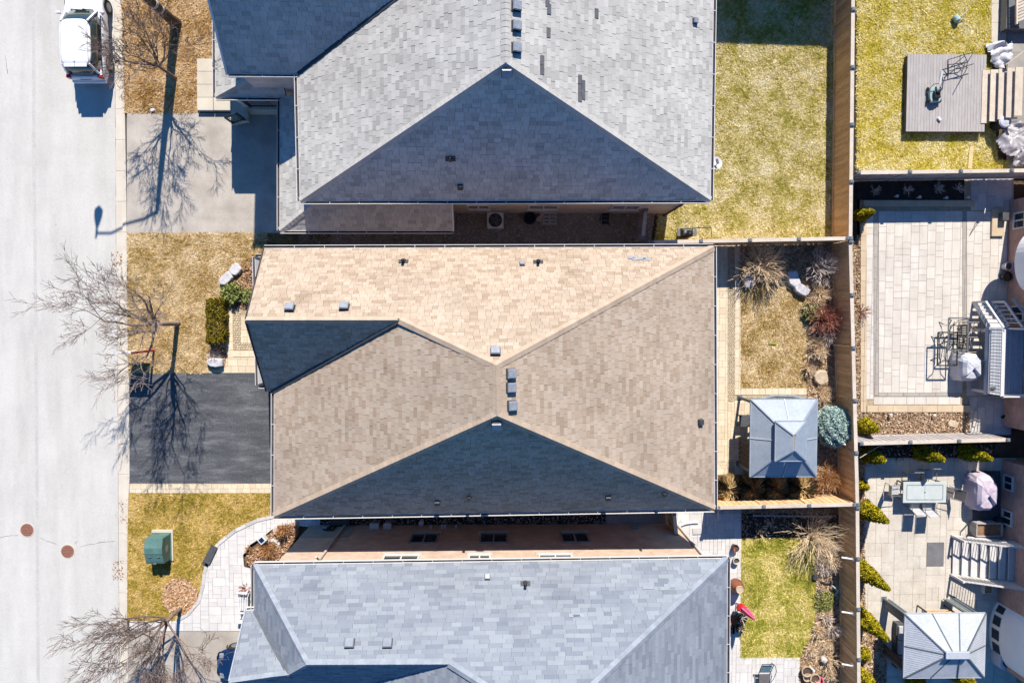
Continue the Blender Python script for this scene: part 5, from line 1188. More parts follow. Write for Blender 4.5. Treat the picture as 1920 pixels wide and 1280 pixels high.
# ------------------------------------------------------------------ vehicles
def car(label, origin, rz, paint, kind='suv', name='parked_car'):
    """local +y is forward, origin at ground centre"""
    t = thing(name, label, 'car', origin); t.rotation_euler = (0, 0, rz); Lh = 2.22 if kind == 'suv' else 2.0; W = .92 if kind == 'suv' else .86
    zb = 1.02 if kind == 'suv' else .92; zh = .98 if kind == 'suv' else .86; zr = 1.62 if kind == 'suv' else 1.45
    secs = [(-Lh, .8, .42, .82), (-Lh + .08, .92, .34, zb - .04), (-Lh + .5, 1, .28, zb), (-.6, 1.0, .26, zb), (.7, 1.0, .26, zb - .01), (1.0, .99, .27, zh), (Lh - .6, .95, .28, zh - .1), (Lh - .25, .82, .32, zh - .2), (Lh - .04, .58, .36, zh - .3), (Lh, .4, .42, .52)]
    vs = []; n = 11
    for y, wf, z0, z1 in secs:
        w_ = W * wf
        half = [(w_ * .8, z0), (w_ * .99, z0 + .08), (w_ * 1.03, z0 + .3), (w_ * 1.01, z1 - .12), (w_ * .93, z1 - .01)]
        vs += [(x, y, z) for x, z in half] + [(0, y, z1 + .035)] + [(-x, y, z) for x, z in half[::-1]]
    fs = []
    for i in range(len(secs) - 1):
        for j in range(n): fs.append((i * n + j, i * n + (j + 1) % n, (i + 1) * n + (j + 1) % n, (i + 1) * n + j))
    fs += [tuple(range(n))[::-1], tuple((len(secs) - 1) * n + j for j in range(n))]
    mb = MB(); mb.add(vs, fs); body = mb.build('body', M[paint], t, smooth=True, local=True); sb = body.modifiers.new('sub', 'SUBSURF'); sb.levels = sb.render_levels = 2
    yr0, yr1, yb0, yb1 = (-Lh + .42, .28, -Lh + .1, 1.02) if kind == 'suv' else (-Lh + .7, .1, -Lh + .2, .95)
    def ring(z, y0, y1, w0, n=32, e=.42):
        return [(math.copysign(abs(math.cos(a)) ** e, math.cos(a)) * w0 * (1 - .06 * (math.sin(a) > .5)), (y0 + y1) / 2 + math.copysign(abs(math.sin(a)) ** e, math.sin(a)) * (y1 - y0) / 2, z) for a in [6.283 * i / n for i in range(n)]]
    def loft(rings):
        n = len(rings[0]); mb = MB(); mb.add([p for r_ in rings for p in r_], [(i * n + j, i * n + (j + 1) % n, (i + 1) * n + (j + 1) % n, (i + 1) * n + j) for i in range(len(rings) - 1) for j in range(n)] + [tuple((len(rings) - 1) * n + j for j in range(n)), tuple(range(n))[::-1]]); return mb
    loft([ring(zb - .05, yb0, yb1, W * .93), ring((zb + zr) / 2 + .02, (yb0 * .45 + yr0 * .55), (yb1 * .45 + yr1 * .55), W * .88), ring(zr - .05, yr0 + .02, yr1 - .02, W * .78)]).build('windows', M['carglass'], t, smooth=True, local=True)
    ym_ = (yr0 + yr1) / 2; hl = (yr1 - yr0) / 2; hw = W * .78
    loft([ring(zr - .07, ym_ - hl - .03, ym_ + hl + .03, hw + .02), ring(zr - .02, ym_ - hl - .02, ym_ + hl + .02, hw), ring(zr + .015, ym_ - hl * .95, ym_ + hl * .95, hw * .93), ring(zr + .035, ym_ - hl * .8, ym_ + hl * .8, hw * .72), ring(zr + .045, ym_ - hl * .4, ym_ + hl * .4, hw * .3)]).build('roof', M[paint], t, smooth=True, local=True)
    for s_ in (-1, 1):   # pillars
        mb = MB()
        for (ya, yb) in ((yb1, yr1), (yb0, yr0)): mb.bar((s_ * W * .8, ya - math.copysign(.1, ya + .6), zb - .04), (s_ * W * .665, yb - math.copysign(.06, yb + .6), zr - .04), .085, .07)
        for f in (.36, .68):
            pass
        mb.build('pillar', M[paint], t, local=True); mb = MB()
        for f in (.36, .68): mb.bar((s_ * W * .915, yb0 + (yb1 - yb0) * f, zb - .02), (s_ * W * .765, yr0 + (yr1 - yr0) * f, zr - .05), .06, .02)
        mb.build('door_pillar', M['black'], t, local=True)
        mb = MB(); mb.bar((s_ * W * .945, yb0 + .25, zb - .015), (s_ * W * .945, yb1 - .3, zb - .025), .03, .02); mb.build('window_trim', M['black'], t, local=True)
        mb = MB(); mb.at((s_ * (W + .1), yb1 - .22, zb + .04)); mb.box((0, 0, .03), (.2, .1, .14)); mb.box((-s_ * .12, .0, -.02), (.1, .05, .05)); mb.build('mirror', M[paint], t, local=True, bevel=.03)
        for y in (-.75, .25): 
            mb = MB(); mb.box((s_ * W * .995, y, zb - .2), (.05, .2, .04)); mb.build('door_handle', M[paint], t, local=True, bevel=.01)
        mb = MB()
        for y in (-1.1, -.15, .85): mb.box((s_ * W * .99, y, .68), (.03, .012, .6))
        mb.build('door_gap', M['black'], t, local=True)
        for y in (-Lh + .86, Lh - .86):
            mb = MB(); mb.at((s_ * (W - .1), y, .34), 0, 0, math.pi / 2); mb.lathe([(.2, -.11), (.32, -.11), (.345, -.07), (.345, .07), (.32, .11), (.2, .11)], (0, 0, 0), 24); wh = mb.build('wheel', M['tyre'], t, local=True)
            mb = MB(); mb.at((s_ * (W - .1), y, .34), 0, 0, math.pi / 2); mb.lathe([(.21, -.112), (.2, -.118), (.06, -.125)] if s_ < 0 else [(.06, .125), (.2, .118), (.21, .112)], (0, 0, 0), 20)
            mb.build('rim', M['rim'], wh, local=True)
            mb = MB(); pts = [(s_ * (W + .004), y + math.cos(a) * .4, .34 + math.sin(a) * .4) for a in [math.pi * i / 12 for i in range(13)]]; mb.tube(pts, .035, 5); mb.build('wheel_arch', M['black'], t, local=True)
        mb = MB(); mb.box((s_ * W * .8, -Lh + .12, .86), (.2, .16, .3)); mb.build('tail_light', M['redlight'], t, local=True, bevel=.03)
        mb = MB(); mb.box((s_ * W * .58, Lh - .3, .66), (.26, .24, .08)); mb.build('headlight', M['vent'], t, local=True, bevel=.04)
    mb = MB(); mb.box((0, -Lh + .02, .5), (W * 1.72, .16, .26)); mb.build('rear_bumper', M[paint], t, local=True, bevel=.06)
    mb = MB(); mb.box((0, Lh - .1, .45), (W * 1.35, .14, .22)); mb.build('front_bumper', M['black'], t, local=True, bevel=.05)
    mb = MB(); mb.box((0, -Lh + .045, .78), (.5, .14, .1)); mb.build('number_plate', M['white'], t, local=True)
    mb = MB(); mb.box((0, yr0 - .02, zr - .0), (W * 1.15, .16, .03)); mb.build('spoiler', M[paint], t, local=True, bevel=.01)
    mb = MB(); mb.tube([(0, yr0 + .15, zr + .02), (0, yr0 + .05, zr + .16)], .012, 5); mb.build('aerial', M['black'], t, local=True)
    mb = MB(); mb.bar((-.5, yb1 - .02, zh + .03), (.1, yb1 - .1, zh + .09), .03, .02); mb.bar((.05, yb1 - .02, zh + .03), (.6, yb1 - .1, zh + .09), .03, .02); mb.build('wiper', M['black'], t, local=True)
    if kind == 'suv':
        for s_ in (-1, 1):
            mb = MB(); mb.bar((s_ * hw * .86, yr0 + .1, zr + .04), (s_ * hw * .86, yr1 - .15, zr + .04), .025, .03); mb.build('roof_rail', M['white'], t, local=True)
    return t
car('white hatchback parked along the kerb at the top left', V3(-19.85, 13.35, -.1), R(.6), 'carwhite')
car('dark blue car in the bottom left driveway, half under the roof edge', V3(-12.2, P_y(1240) + .25, .0), R(90), 'carblue', 'hatch')

# ------------------------------------------------------------------ gazebos
def gazebo(label, x0, y0, x1, y1, ze, zt, kind):
    """px corners of the roof eave at height ze"""
    a, b = U(x0, y0, ze), U(x1, y1, ze); X0, X1, Y0, Y1 = a.x, b.x, b.y, a.y; cx, cy = (X0 + X1) / 2, (Y0 + Y1) / 2
    t = thing('gazebo', label, 'gazebo', (cx, cy, 0), 'gazebos in the back yards'); pm = 'gaz_blue' if kind == 'blue' else 'gaz_white'
    ins = .18
    for sx, sy in ((X0 + ins, Y0 + ins), (X1 - ins, Y0 + ins), (X0 + ins, Y1 - ins), (X1 - ins, Y1 - ins)):
        mb = MB(); mb.box((sx, sy, ze / 2), (.12, .12, ze)); mb.box((sx, sy, .03), (.24, .24, .06)); mb.build('post', M['gaz_frame'], t)
    for p, q in (((X0 + ins, Y0 + ins), (X1 - ins, Y0 + ins)), ((X0 + ins, Y1 - ins), (X1 - ins, Y1 - ins)), ((X0 + ins, Y0 + ins), (X0 + ins, Y1 - ins)), ((X1 - ins, Y0 + ins), (X1 - ins, Y1 - ins))):
        mb = MB(); mb.bar((p[0], p[1], ze - .12), (q[0], q[1], ze - .12), .06, .2); mb.build('beam', M['gaz_frame'], t)
    def hip(X0, X1, Y0, Y1, z0, rx, ry0, ry1, z1, name, nseg, ribs):
        R0, R1 = (rx[0], ry0), (rx[1], ry1)
        top = [V3(rx[0], ry0, z1), V3(rx[1], ry0, z1), V3(rx[1], ry1, z1), V3(rx[0], ry1, z1)]; bot = [V3(X0, Y0, z0), V3(X1, Y0, z0), V3(X1, Y1, z0), V3(X0, Y1, z0)]
        for i in range(4):
            p, q, r_, s_ = bot[i], bot[(i + 1) % 4], top[(i + 1) % 4], top[i]; k = nseg[i % 2]
            nn = (q - p).cross(s_ - p).normalized(); nn = nn if nn.z > 0 else -nn
            for j in range(k):
                u0, u1 = j / k, (j + 1) / k; c_ = [p.lerp(q, u0), p.lerp(q, u1), s_.lerp(r_, u1), s_.lerp(r_, u0)]
                if (c_[2] - c_[3]).length < .01: c_ = c_[:3]
                mb = MB(); mb.slab(c_, nn * -.02); pn = mb.build('roof_panel', M[pm], t)
                if ribs:
                    mb = MB(); e = (q - p).normalized(); hdir = (nn.cross(e)); hdir = hdir if hdir.z > 0 else -hdir; m_ = int((s_ - p).dot(hdir) / .085) if ribs == 'h' or (ribs == 'mix' and i % 2 == 0) else 0
                    Ht = (s_ - p).dot(hdir)
                    if m_:
                        for l in range(1, m_):
                            f = l / m_; mb.bar(c_[0].lerp(c_[-1], f) + nn * .006, c_[1].lerp(c_[2], f) + nn * .006, .03, .012, up=nn)
                    else:
                        wv = int((c_[1] - c_[0]).length / .1)
                        for l in range(1, wv):
                            f = l / wv; x = c_[0].lerp(c_[1], f)
                            # run up slope until the hip line
                            lim = 1.0
                            w_top = (c_[2] - c_[-1]).length / max(.01, (c_[1] - c_[0]).length)
                            d0 = ((x - p).dot(e)) / max(.001, ((s_ - p).dot(e))) if (s_ - p).dot(e) > .01 else 9
                            d1 = ((q - x).dot(e)) / max(.001, ((q - r_).dot(e))) if (q - r_).dot(e) > .01 else 9
                            lim = min(1, d0, d1) * .98
                            if lim > .04: mb.bar(x + nn * .006, x + hdir * Ht * lim + nn * .006, .035, .012, up=nn)
                    if mb.v: mb.build('ribs', M[pm], pn)
                if j: 
                    mb = MB(); mb.bar(c_[0] + nn * .02, c_[-1] + nn * .02, .045, .03, up=nn); mb.build('seam', M['gaz_frame' if kind != 'blue' else 'gaz_white'], t)
            mb = MB(); mb.bar(p + nn * .02, s_ + nn * .02, .06, .04); mb.build('hip_trim', M['gaz_frame' if kind != 'blue' else 'gaz_blue'], t)
            mb = MB(); mb.bar(p + V3(0, 0, -.03), q + V3(0, 0, -.03), .05, .09); mb.build('eave_trim', M['gaz_white' if kind != 'blue' else 'gaz_blue'], t)
    if kind == 'blue':
        s = .5; zm = ze + (zt - ze) * .62
        hip(X0, X1, Y0, Y1, ze, (cx - .55, cx + .55), cy - .72, cy + .72, zm, 'lower', (2, 2), None)
        hip(cx - .72, cx + .72, cy - .92, cy + .92, zm + .16, (cx - .03, cx + .03), cy - .35, cy + .35, zt + .12, 'upper', (1, 1), None)
    else:
        hip(X0, X1, Y0, Y1, ze, (cx - .48, cx + .48), cy - .08, cy + .08, zt, 'lower', (3, 2), 'mix')
        mb = MB(); mb.box((cx, cy, zt + .07), (1.12, .34, .1)); mb.build('ridge_cap', M['gaz_white'], t, bevel=.02)
    return t, X0, X1, Y0, Y1
t, X0, X1, Y0, Y1 = gazebo('blue grey two tier steel gazebo beside the blue spruce', 1408, 748, 1530, 893, 2.1, 3.15, 'blue')
def curtain(t, a, b, z0, z1, m, seed=0, amp=.04):
    a, b = Vector(a), Vector(b); n = max(6, int((b - a).length / .06)); e = (b - a).normalized(); s_ = V3(-e.y, e.x, 0)
    up = [a.lerp(b, i / n) + s_ * amp * math.sin(i * 1.7 + seed) for i in range(n + 1)]
    mb = MB(); mb.add([(p.x, p.y, z0) for p in up] + [(p.x, p.y, z1) for p in up] + [(p.x + s_.x * .02, p.y + s_.y * .02, z0) for p in up] + [(p.x + s_.x * .02, p.y + s_.y * .02, z1) for p in up],
        [(i, i + 1, n + 2 + i, n + 1 + i) for i in range(n)] + [(2 * n + 3 + i, 2 * n + 2 + i, 3 * n + 3 + i, 3 * n + 4 + i) for i in range(n)])
    return mb.build('curtain', M[m], t)
curtain(t, (X0 + .18, Y0 + .2, 0), (X0 + .18, Y0 + 1.5, 0), .1, 1.95, 'curtain'); curtain(t, (X0 + .2, Y0 + .18, 0), (X0 + 1.2, Y0 + .18, 0), .1, 1.95, 'curtain')
mb = MB(); mb.tube([V3(X0 + .2, Y1 - .1, 2.0), V3((X0 + X1) / 2 - .4, Y1 + .12, 1.85), V3((X0 + X1) / 2 + .5, Y1 + .1, 1.85), V3(X1 - .2, Y1 - .1, 2.0)], [.05, .09, .09, .05], 8); mb.build('rolled_curtain', M['netting'], t)
cc = thing('patio_chair', 'dark cushioned patio chair half under the blue grey gazebo', 'chair', (X0 + .35, (Y0 + Y1) / 2 + .55, 0))
mb = MB(); mb.box(org(cc) + V3(0, 0, .42), (.6, .6, .14)); mb.build('seat', M['darkgrey'], cc, bevel=.03)
mb = MB(); mb.box(org(cc) + V3(.28, 0, .7), (.12, .6, .5)); mb.build('backrest', M['darkgrey'], cc, bevel=.03)
for sx in (-1, 1):
    for sy in (-1, 1):
        mb = MB(); mb.box(org(cc) + V3(sx * .25, sy * .25, .18), (.05, .05, .36)); mb.build('leg', M['blackmetal'], cc)
t, X0, X1, Y0, Y1 = gazebo('white ribbed metal gazebo on the sand coloured patio', 1697, 1150, 1845, 1269, 2.15, 3.0, 'white')
curtain(t, (X0 + .2, Y1 - .25, 0), (X0 + .2, Y1 - .65, 0), .1, 2.0, 'netting'); curtain(t, (X1 - .75, Y1 - .2, 0), (X1 - .2, Y1 - .2, 0), .1, 2.0, 'netting', 2, .06)
curtain(t, (X0 + .2, Y0 + .2, 0), (X0 + .2, Y0 + .7, 0), .1, 2.0, 'curtain'); curtain(t, (X0 + .25, Y1 - .2, 0), (X0 + .5, Y1 - .2, 0), .1, 2.0, 'netting', 2, .06)
sf = U(1684, 1200); t = thing('outdoor_sofa', 'pale cushioned outdoor sofa showing under the left side of the white gazebo', 'sofa', sf)
mb = MB(); mb.box(sf + V3(.1, -.1, .2), (.85, 2.3, .38)); mb.build('base', M['darkgrey'], t, bevel=.02)
for k in range(3):
    mb = MB(); mb.box(sf + V3(.12, .62 - k * .74, .46), (.78, .7, .16)); mb.build('cushion', M['sling' if k < 2 else 'green_box'], t, bevel=.04)
sf = U(1744, 1141); t = thing('patio_bench', 'brown framed bench behind the upper edge of the white gazebo', 'bench', sf)
mb = MB(); mb.box(sf + V3(0, -.1, .42), (1.35, .5, .08)); mb.build('seat', M['sling'], t)
mb = MB(); mb.bar(sf + V3(-.7, .2, .85), sf + V3(.7, .2, .85), .08, .06); mb.bar(sf + V3(-.7, .2, .6), sf + V3(.7, .2, .6), .03, .06); mb.build('backrest', M['wood_brown'], t)
for sx in (-.68, .68):
    for sy in (-.3, .2):
        mb = MB(); mb.box(sf + V3(sx, sy, .3 if sy < 0 else .43), (.06, .06, .6 if sy < 0 else .86)); mb.build('leg', M['blackmetal'], t)

# ------------------------------------------------------------------ grey deck and things on it
a, b = U(1702, 102, .38), U(1846, 247, .38); t = thing('deck', 'low grey composite deck on the bright yellow lawn', 'deck', ((a.x + b.x) / 2, (a.y + b.y) / 2, 0))
n = 27; st = (b.x - a.x) / n
for i in range(n):
    mb = MB(); mb.box((a.x + (i + .5) * st, (a.y + b.y) / 2, .365), (st - .008, a.y - b.y, .03)); mb.build('board', M['compdeck'], t)
mb = MB(); mb.box(((a.x + b.x) / 2, (a.y + b.y) / 2, .175), (b.x - a.x - .06, a.y - b.y - .06, .35)); mb.build('skirt', M['darkgrey'], t)
o = U(1748, 180, .38); t = thing('lawn_mower', 'teal and black push mower with folded handle on the grey deck', 'mower', o)
mb = MB(); mb.at(o, .1); mb.prism([(-.24, -.36), (.2, -.38), (.27, -.25), (.27, .28), (.1, .36), (-.2, .36), (-.28, .25), (-.28, -.2)], .1, .26); dk = mb.build('body', M['cyan'], t, bevel=.04)
mb = MB(); mb.at(o, .1); mb.box((.0, -.06, .34), (.3, .36, .18)); mb.build('motor', M['black'], t, bevel=.04)
mb = MB(); mb.at(o, .1); mb.lathe([(.12, .42), (.1, .5), (.04, .52)], (.02, .08, 0), 14); mb.build('cap', M['potblack'], t)
for sx in (-.3, .3):
    for sy in (-.27, .27):
        mb = MB(); mb.at(o + V3(sx, sy, .11), 0, 0, math.pi / 2); mb.lathe([(.1, -.03), (.11, -.02), (.11, .02), (.1, .03)], (0, 0, 0), 14); mb.build('wheel', M['black'], t)
mb = MB(); mb.at(o, .1); mb.tube([(-.24, .3, .25), (-.22, .42, .5), (.22, .42, .5), (.24, .3, .25)], .016, 6); mb.build('handle', M['black'], t)
mb = MB(); mb.at(o, .1); mb.bar((.08, .4, .5), (.16, 1.0, .62), .1, .05); mb.build('handle_grip', M['white'], t)
o = U(1795, 135, .38); t = thing('folding_frame', 'folded black tubular chair frame lying on the grey deck', 'chair frame', o)
def px_tube(mb, pts, z, r=.018):
    mb.tube([U(x, y, z + .38) for x, y in pts], r, 6)
for nm, segs in (('side_frame', [[(1776, 114), (1777, 150), (1779, 136), (1776, 120)]]), ('side_frame', [[(1806, 100), (1814, 116), (1812, 130), (1796, 160)]]), ('cross_tube', [[(1776, 113), (1824, 98)]]), ('cross_tube', [[(1778, 134), (1826, 120)]]), ('cross_tube', [[(1777, 122), (1806, 118), (1812, 112)]]), ('cross_tube', [[(1780, 128), (1808, 106)]]), ('seat_bar', [[(1790, 130), (1810, 128)]]), ('cross_tube', [[(1800, 104), (1800, 120), (1815, 128)]])):
    mb = MB()
    for s_ in segs: px_tube(mb, s_, .32)
    mb.build(nm, M['blackmetal'], t)
for s_ in ([(1778, 114, .3), (1779, 140, .04)], [(1779, 134, .32), (1776, 138, .02)], [(1814, 116, .3), (1810, 118, .02)], [(1824, 99, .32), (1822, 104, .02)]):
    mb = MB(); mb.tube([U(x, y, z + .38) for x, y, z in s_], .018, 6); mb.build('leg', M['grey_metal'], t)
mb = MB(); mb.at(U(1760, 224, .38), .7); mb.box((0, 0, .05), (.12, .2, .1)); tag(mb.build('paper_cup', M['white'], bevel=.02), 'small white container lying on the grey deck', 'container')
mb = MB(); mb.at(U(1819, 296), -.06); mb.box((0, 0, .03), (.2, 1.1, .05)); tag(mb.build('wood_plank', M['wood_new']), 'pale new wood plank on the lawn by the grey fence', 'plank')
o = U(1789, 38); t = thing('sprinkler_can', 'small pale green watering can tipped on the yellow lawn', 'watering can', o)
mb = MB(); mb.at(o + V3(0, 0, .16), .5, 1.3); mb.lathe([(.1, -.16), (.15, -.14), (.15, .14), (.1, .18)], (0, 0, 0), 14); mb.build('body', M['cyan'], t)
mb = MB(); mb.tube([o + V3(.1, .05, .2), o + V3(.32, .2, .3), o + V3(.42, .3, .34)], [.03, .02, .05], 8); mb.build('spout', M['white'], t)
# wooden steps
t = thing('wooden_steps', 'weathered wooden open steps at the right end of the grey deck', 'steps', U(1880, 180))
for k in range(5):
    z = .42 + k * .17; a, b = U(1843 + k * 15.5, 132 - k * 1.5, z), U(1853.5 + k * 15.5, 231 - k * 3.5, z)
    mb = MB(); mb.box(((a.x + b.x) / 2, (a.y + b.y) / 2, z - .02), (b.x - a.x + .03, a.y - b.y, .04)); mb.build('tread', M['wood_pale'], t)
for py in (140, 222):
    mb = MB(); mb.bar(U(1846, py, .2), U(1908, py, .95), .05, .2); mb.build('stringer', M['wood_pale'], t)
def drape(name, label, pts, m, zc, seed, sub=9, cat='tarp', wrinkle=.06):
    """crumpled sheet: pts outline px, z from random bumps"""
    from mathutils import noise as mn
    P = P2(pts); c = sum(P, V3(0, 0, 0)) / len(P); st = .065; poly = [(p.x, p.y) for p in P]
    xs = [p[0] for p in poly]; ys = [p[1] for p in poly]; nx, ny = int((max(xs) - min(xs)) / st) + 2, int((max(ys) - min(ys)) / st) + 2
    G = np.array([(min(xs) + i * st, min(ys) + j * st) for j in range(ny) for i in range(nx)]); ins = inside(G, poly); R0 = max((p - c).length for p in P)
    vs = []
    for k, (x, y) in enumerate(G):
        f = min(1, math.hypot(x - c.x, y - c.y) / R0); q = Vector((x * 1.7, y * 1.7, seed * 3.1))
        fold = abs(mn.noise(q * .8 + mn.noise_vector(q * .6) * .7)) * 2.6 + abs(mn.noise(q * 2.2)) * .5
        vs.append((x + mn.noise(q * 2) * .05, y + mn.noise(q * 2 + Vector((9, 0, 0))) * .05, max(.02, zc * (1 - f ** 2.5) * .75 + fold * wrinkle * 3)))
    fs = [(j * nx + i, j * nx + i + 1, (j + 1) * nx + i + 1, (j + 1) * nx + i) for j in range(ny - 1) for i in range(nx - 1) if ins[j * nx + i] and ins[j * nx + i + 1] and ins[(j + 1) * nx + i] and ins[(j + 1) * nx + i + 1]]
    used = sorted({v for f_ in fs for v in f_}); mp_ = {v: i for i, v in enumerate(used)}; vs = [vs[v] for v in used]; fs = [tuple(mp_[v] for v in f_) for f_ in fs]
    mb = MB(); mb.add(vs, fs); ob = mb.build(name, M[m]); sd = ob.modifiers.new('solid', 'SOLIDIFY'); sd.thickness = .008
    return tag(ob, label, cat)
drape('tarp', 'crumpled white tarp at the top right corner of the grey deck', [(1843, 84), (1862, 80), (1896, 79), (1893, 105), (1886, 120), (1878, 133), (1862, 134), (1852, 120)], 'tarp', .3, 1, wrinkle=.055)
drape('tarp', 'crumpled grey plastic sheet over a heap below the wooden steps', [(1856, 268), (1872, 238), (1888, 228), (1920, 232), (1940, 280), (1920, 312), (1895, 316), (1884, 298), (1866, 290)], 'tarp_grey', .5, 2, wrinkle=.07)
t = thing('bin', 'dark green bin beside the grey plastic sheet', 'bin', U(1866, 236)); c = U(1864, 236)
mb = MB(); mb.lathe([(.24, 0), (.3, .7), (.32, .72), (.3, .74)], c, 18); mb.build('body', M['potblack'], t); mb = MB(); mb.lathe([(.31, .745), (.26, .8), (.05, .84)], c, 18); mb.build('lid', M['cover_grey'], t)
railing(thing('railing', 'tan wood railing by the concrete walk at the upper right edge', 'railing', U(1895, 130)), U(1886, 122, .9), U(1925, 92, 1.2), 0, 'wood_pale', 2)
t = thing('stair_landing', 'brown deck landing with pale slatted gate at the top right corner', 'landing', U(1905, 20))
a, b = U(1890, -60, .5), U(1950, 54, .5); mb = MB(); mb.prism([(a.x, b.y), (b.x, b.y), (b.x, a.y), (a.x, a.y)], 0, .5); mb.build('base', M['grey_metal'], t)
for k in range(9):
    mb = MB(); mb.bar(U(1907, -8 + k * 6, .9), U(1925, -16 + k * 6, .9), .1, .04); mb.build('slat', M['wood_pale'], t)
mb = MB(); mb.bar(U(1906, -40, .95), U(1906, 46, .95), .08, .1); mb.build('rail', M['wood_pale'], t)

# ------------------------------------------------------------------ small things: north house yard and gap
def ac_unit(label, c, s_=.8, h=.8, m='potwhite', rounded=False):
    c = Vector(c); t = thing('air_conditioner', label, 'air conditioner', c, 'air conditioners beside the houses')
    mb = MB()
    if rounded: mb.prism([(c.x + s_ / 2 * math.copysign(abs(math.cos(a)) ** .5, math.cos(a)), c.y + s_ / 2 * math.copysign(abs(math.sin(a)) ** .5, math.sin(a))) for a in [6.283 * i / 28 for i in range(28)]], 0, h)
    else: mb.box(c + V3(0, 0, h / 2), (s_, s_, h))
    mb.build('cabinet', M[m], t, bevel=.03)
    mb = MB(); mb.lathe([(.33, h), (.33, h + .012), (.3, h + .012)], c, 28); mb.build('fan_opening', M['black'], t)
    mb = MB(); mb.lathe([(.08, h + .02), (.1, h + .04), (.02, h + .06)], c, 14)
    for k in range(5):
        a = k * 1.257; mb.bar(c + V3(math.cos(a) * .05, math.sin(a) * .05, h + .02), c + V3(math.cos(a) * .28, math.sin(a) * .28, h + .018), .1, .008)
    mb.build('fan', M['darkgrey'], t)
    mb = MB()
    for r_ in (.12, .2, .28): mb.tube([c + V3(math.cos(a) * r_, math.sin(a) * r_, h + .05) for a in [6.283 * i / 20 for i in range(21)]], .006, 4)
    for k in range(8): a = k * .785; mb.bar(c + V3(math.cos(a) * .06, math.sin(a) * .06, h + .05), c + V3(math.cos(a) * .33, math.sin(a) * .33, h + .03), .012, .008)
    mb.build('grille', M['grey_metal'], t)
    return t
ac_unit('pale square air conditioner in the shaded gravel gap', U(929, 417))
ac_unit('rounded pale air conditioner between the white gazebo and right edge house', U(1872, 1226), .9, .75, 'cover_grey', True)
o = U(1023, 411); t = thing('wood_pile', 'small heap of weathered boards and pallet in the shaded gravel gap', 'wood pile', o)
for k in range(4):
    mb = MB(); mb.box(o + V3(.18, .25 - k * .17, .32), (.7, .09, .03)); mb.build('board', M['wood_grey'], t)
for k in range(3):
    mb = MB(); mb.box(o + V3(-.12 + k * .3, 0, .22), (.08, .62, .1)); mb.build('board', M['wood_grey'], t)
for k in range(5):
    mb = MB(); mb.box(o + V3(-.35 + .06 * k, -.05 + .1 * k, .1 + .05 * k), (.3, .12, .1), .4 * k); mb.build('block', M['wood_pale'], t)
o = U(1134, 411); t = thing('garden_trolley', 'small dark wire trolley near the side gate of the gravel gap', 'trolley', o)
mb = MB()
for x in (-.2, .2): mb.bar(o + V3(x, -.3, .3), o + V3(x, .3, .3), .03, .03)
for y in (-.3, -.1, .1, .3): mb.bar(o + V3(-.2, y, .3), o + V3(.2, y, .3), .025, .025)
mb.build('frame', M['grey_metal'], t); mb = MB(); mb.box(o + V3(0, 0, .16), (.34, .54, .2)); mb.build('basket', M['black'], t)
for y in (-.25, .25):
    mb = MB(); mb.at(o + V3(.22, y, .09), 0, 0, math.pi / 2); mb.lathe([(.08, -.02), (.09, 0), (.08, .02)], (0, 0, 0), 12); mb.build('wheel', M['black'], t)
o = U(992, 412); t = thing('bin', 'dark round bin left of the board heap in the gravel gap', 'bin', o); mb = MB(); mb.lathe([(.25, 0), (.3, .6), (.32, .62), (.26, .62), (.22, .1)], o, 18); mb.build('body', M['potblack'], t)
o = U(1280, 439); t = thing('grill', 'black two burner grill with shiny knobs against the pale capped fence', 'grill', o)
mb = MB(); mb.box(o + V3(0, 0, .45), (.6, .4, .7)); mb.build('cabinet', M['black'], t, bevel=.03)
mb = MB(); mb.box(o + V3(0, -.02, .86), (.5, .32, .14)); mb.build('lid', M['potblack'], t, bevel=.05)
for s_ in (-1, 1):
    mb = MB(); mb.box(o + V3(s_ * .4, 0, .78), (.14, .36, .05)); mb.build('side_shelf', M['grey_metal'], t)
    mb = MB(); mb.lathe([(.07, .93), (.075, .96), (.03, .99)], o + V3(s_ * .1, -.02, 0), 14); mb.build('knob', M['vent'], t)
o = U(1320, 432); mb = MB(); mb.tube([o + V3(-.6, .12, .03), o + V3(.35, .15, .03), o + V3(.38, -.3, .03)], .02, 5); tag(mb.build('garden_edging', M['black']), 'thin black tube frame lying on the lawn right of the grill', 'edging')
o = U(1338, 330); t = thing('satellite_dish', 'pale round satellite dish at the right edge of the light grey roof', 'satellite dish', o + V3(-.25, 0, 3.2))
mb = MB(); d0 = U(1341, 306, 3.6); mb.at(d0, 0, R(-18)); mb.lathe([(.02, -.06), (.2, -.03), (.31, .03), (.3, .035), (.18, -.015)], (0, 0, 0), 24); mb.build('dish', M['cover_grey'], t)
mb = MB(); mb.tube([d0 + V3(-.1, -.1, -.4), d0 + V3(0, 0, -.06)], .03, 6); mb.build('mast', M['grey_metal'], t)
mb = MB(); mb.box(d0 + V3(.02, .02, .24), (.09, .22, .07), .3); mb.build('receiver', M['sling_dark'], t); mb = MB(); mb.tube([d0 + V3(0, -.28, 0), d0 + V3(.02, .0, .22)], .014, 5); mb.build('arm', M['grey_metal'], t)

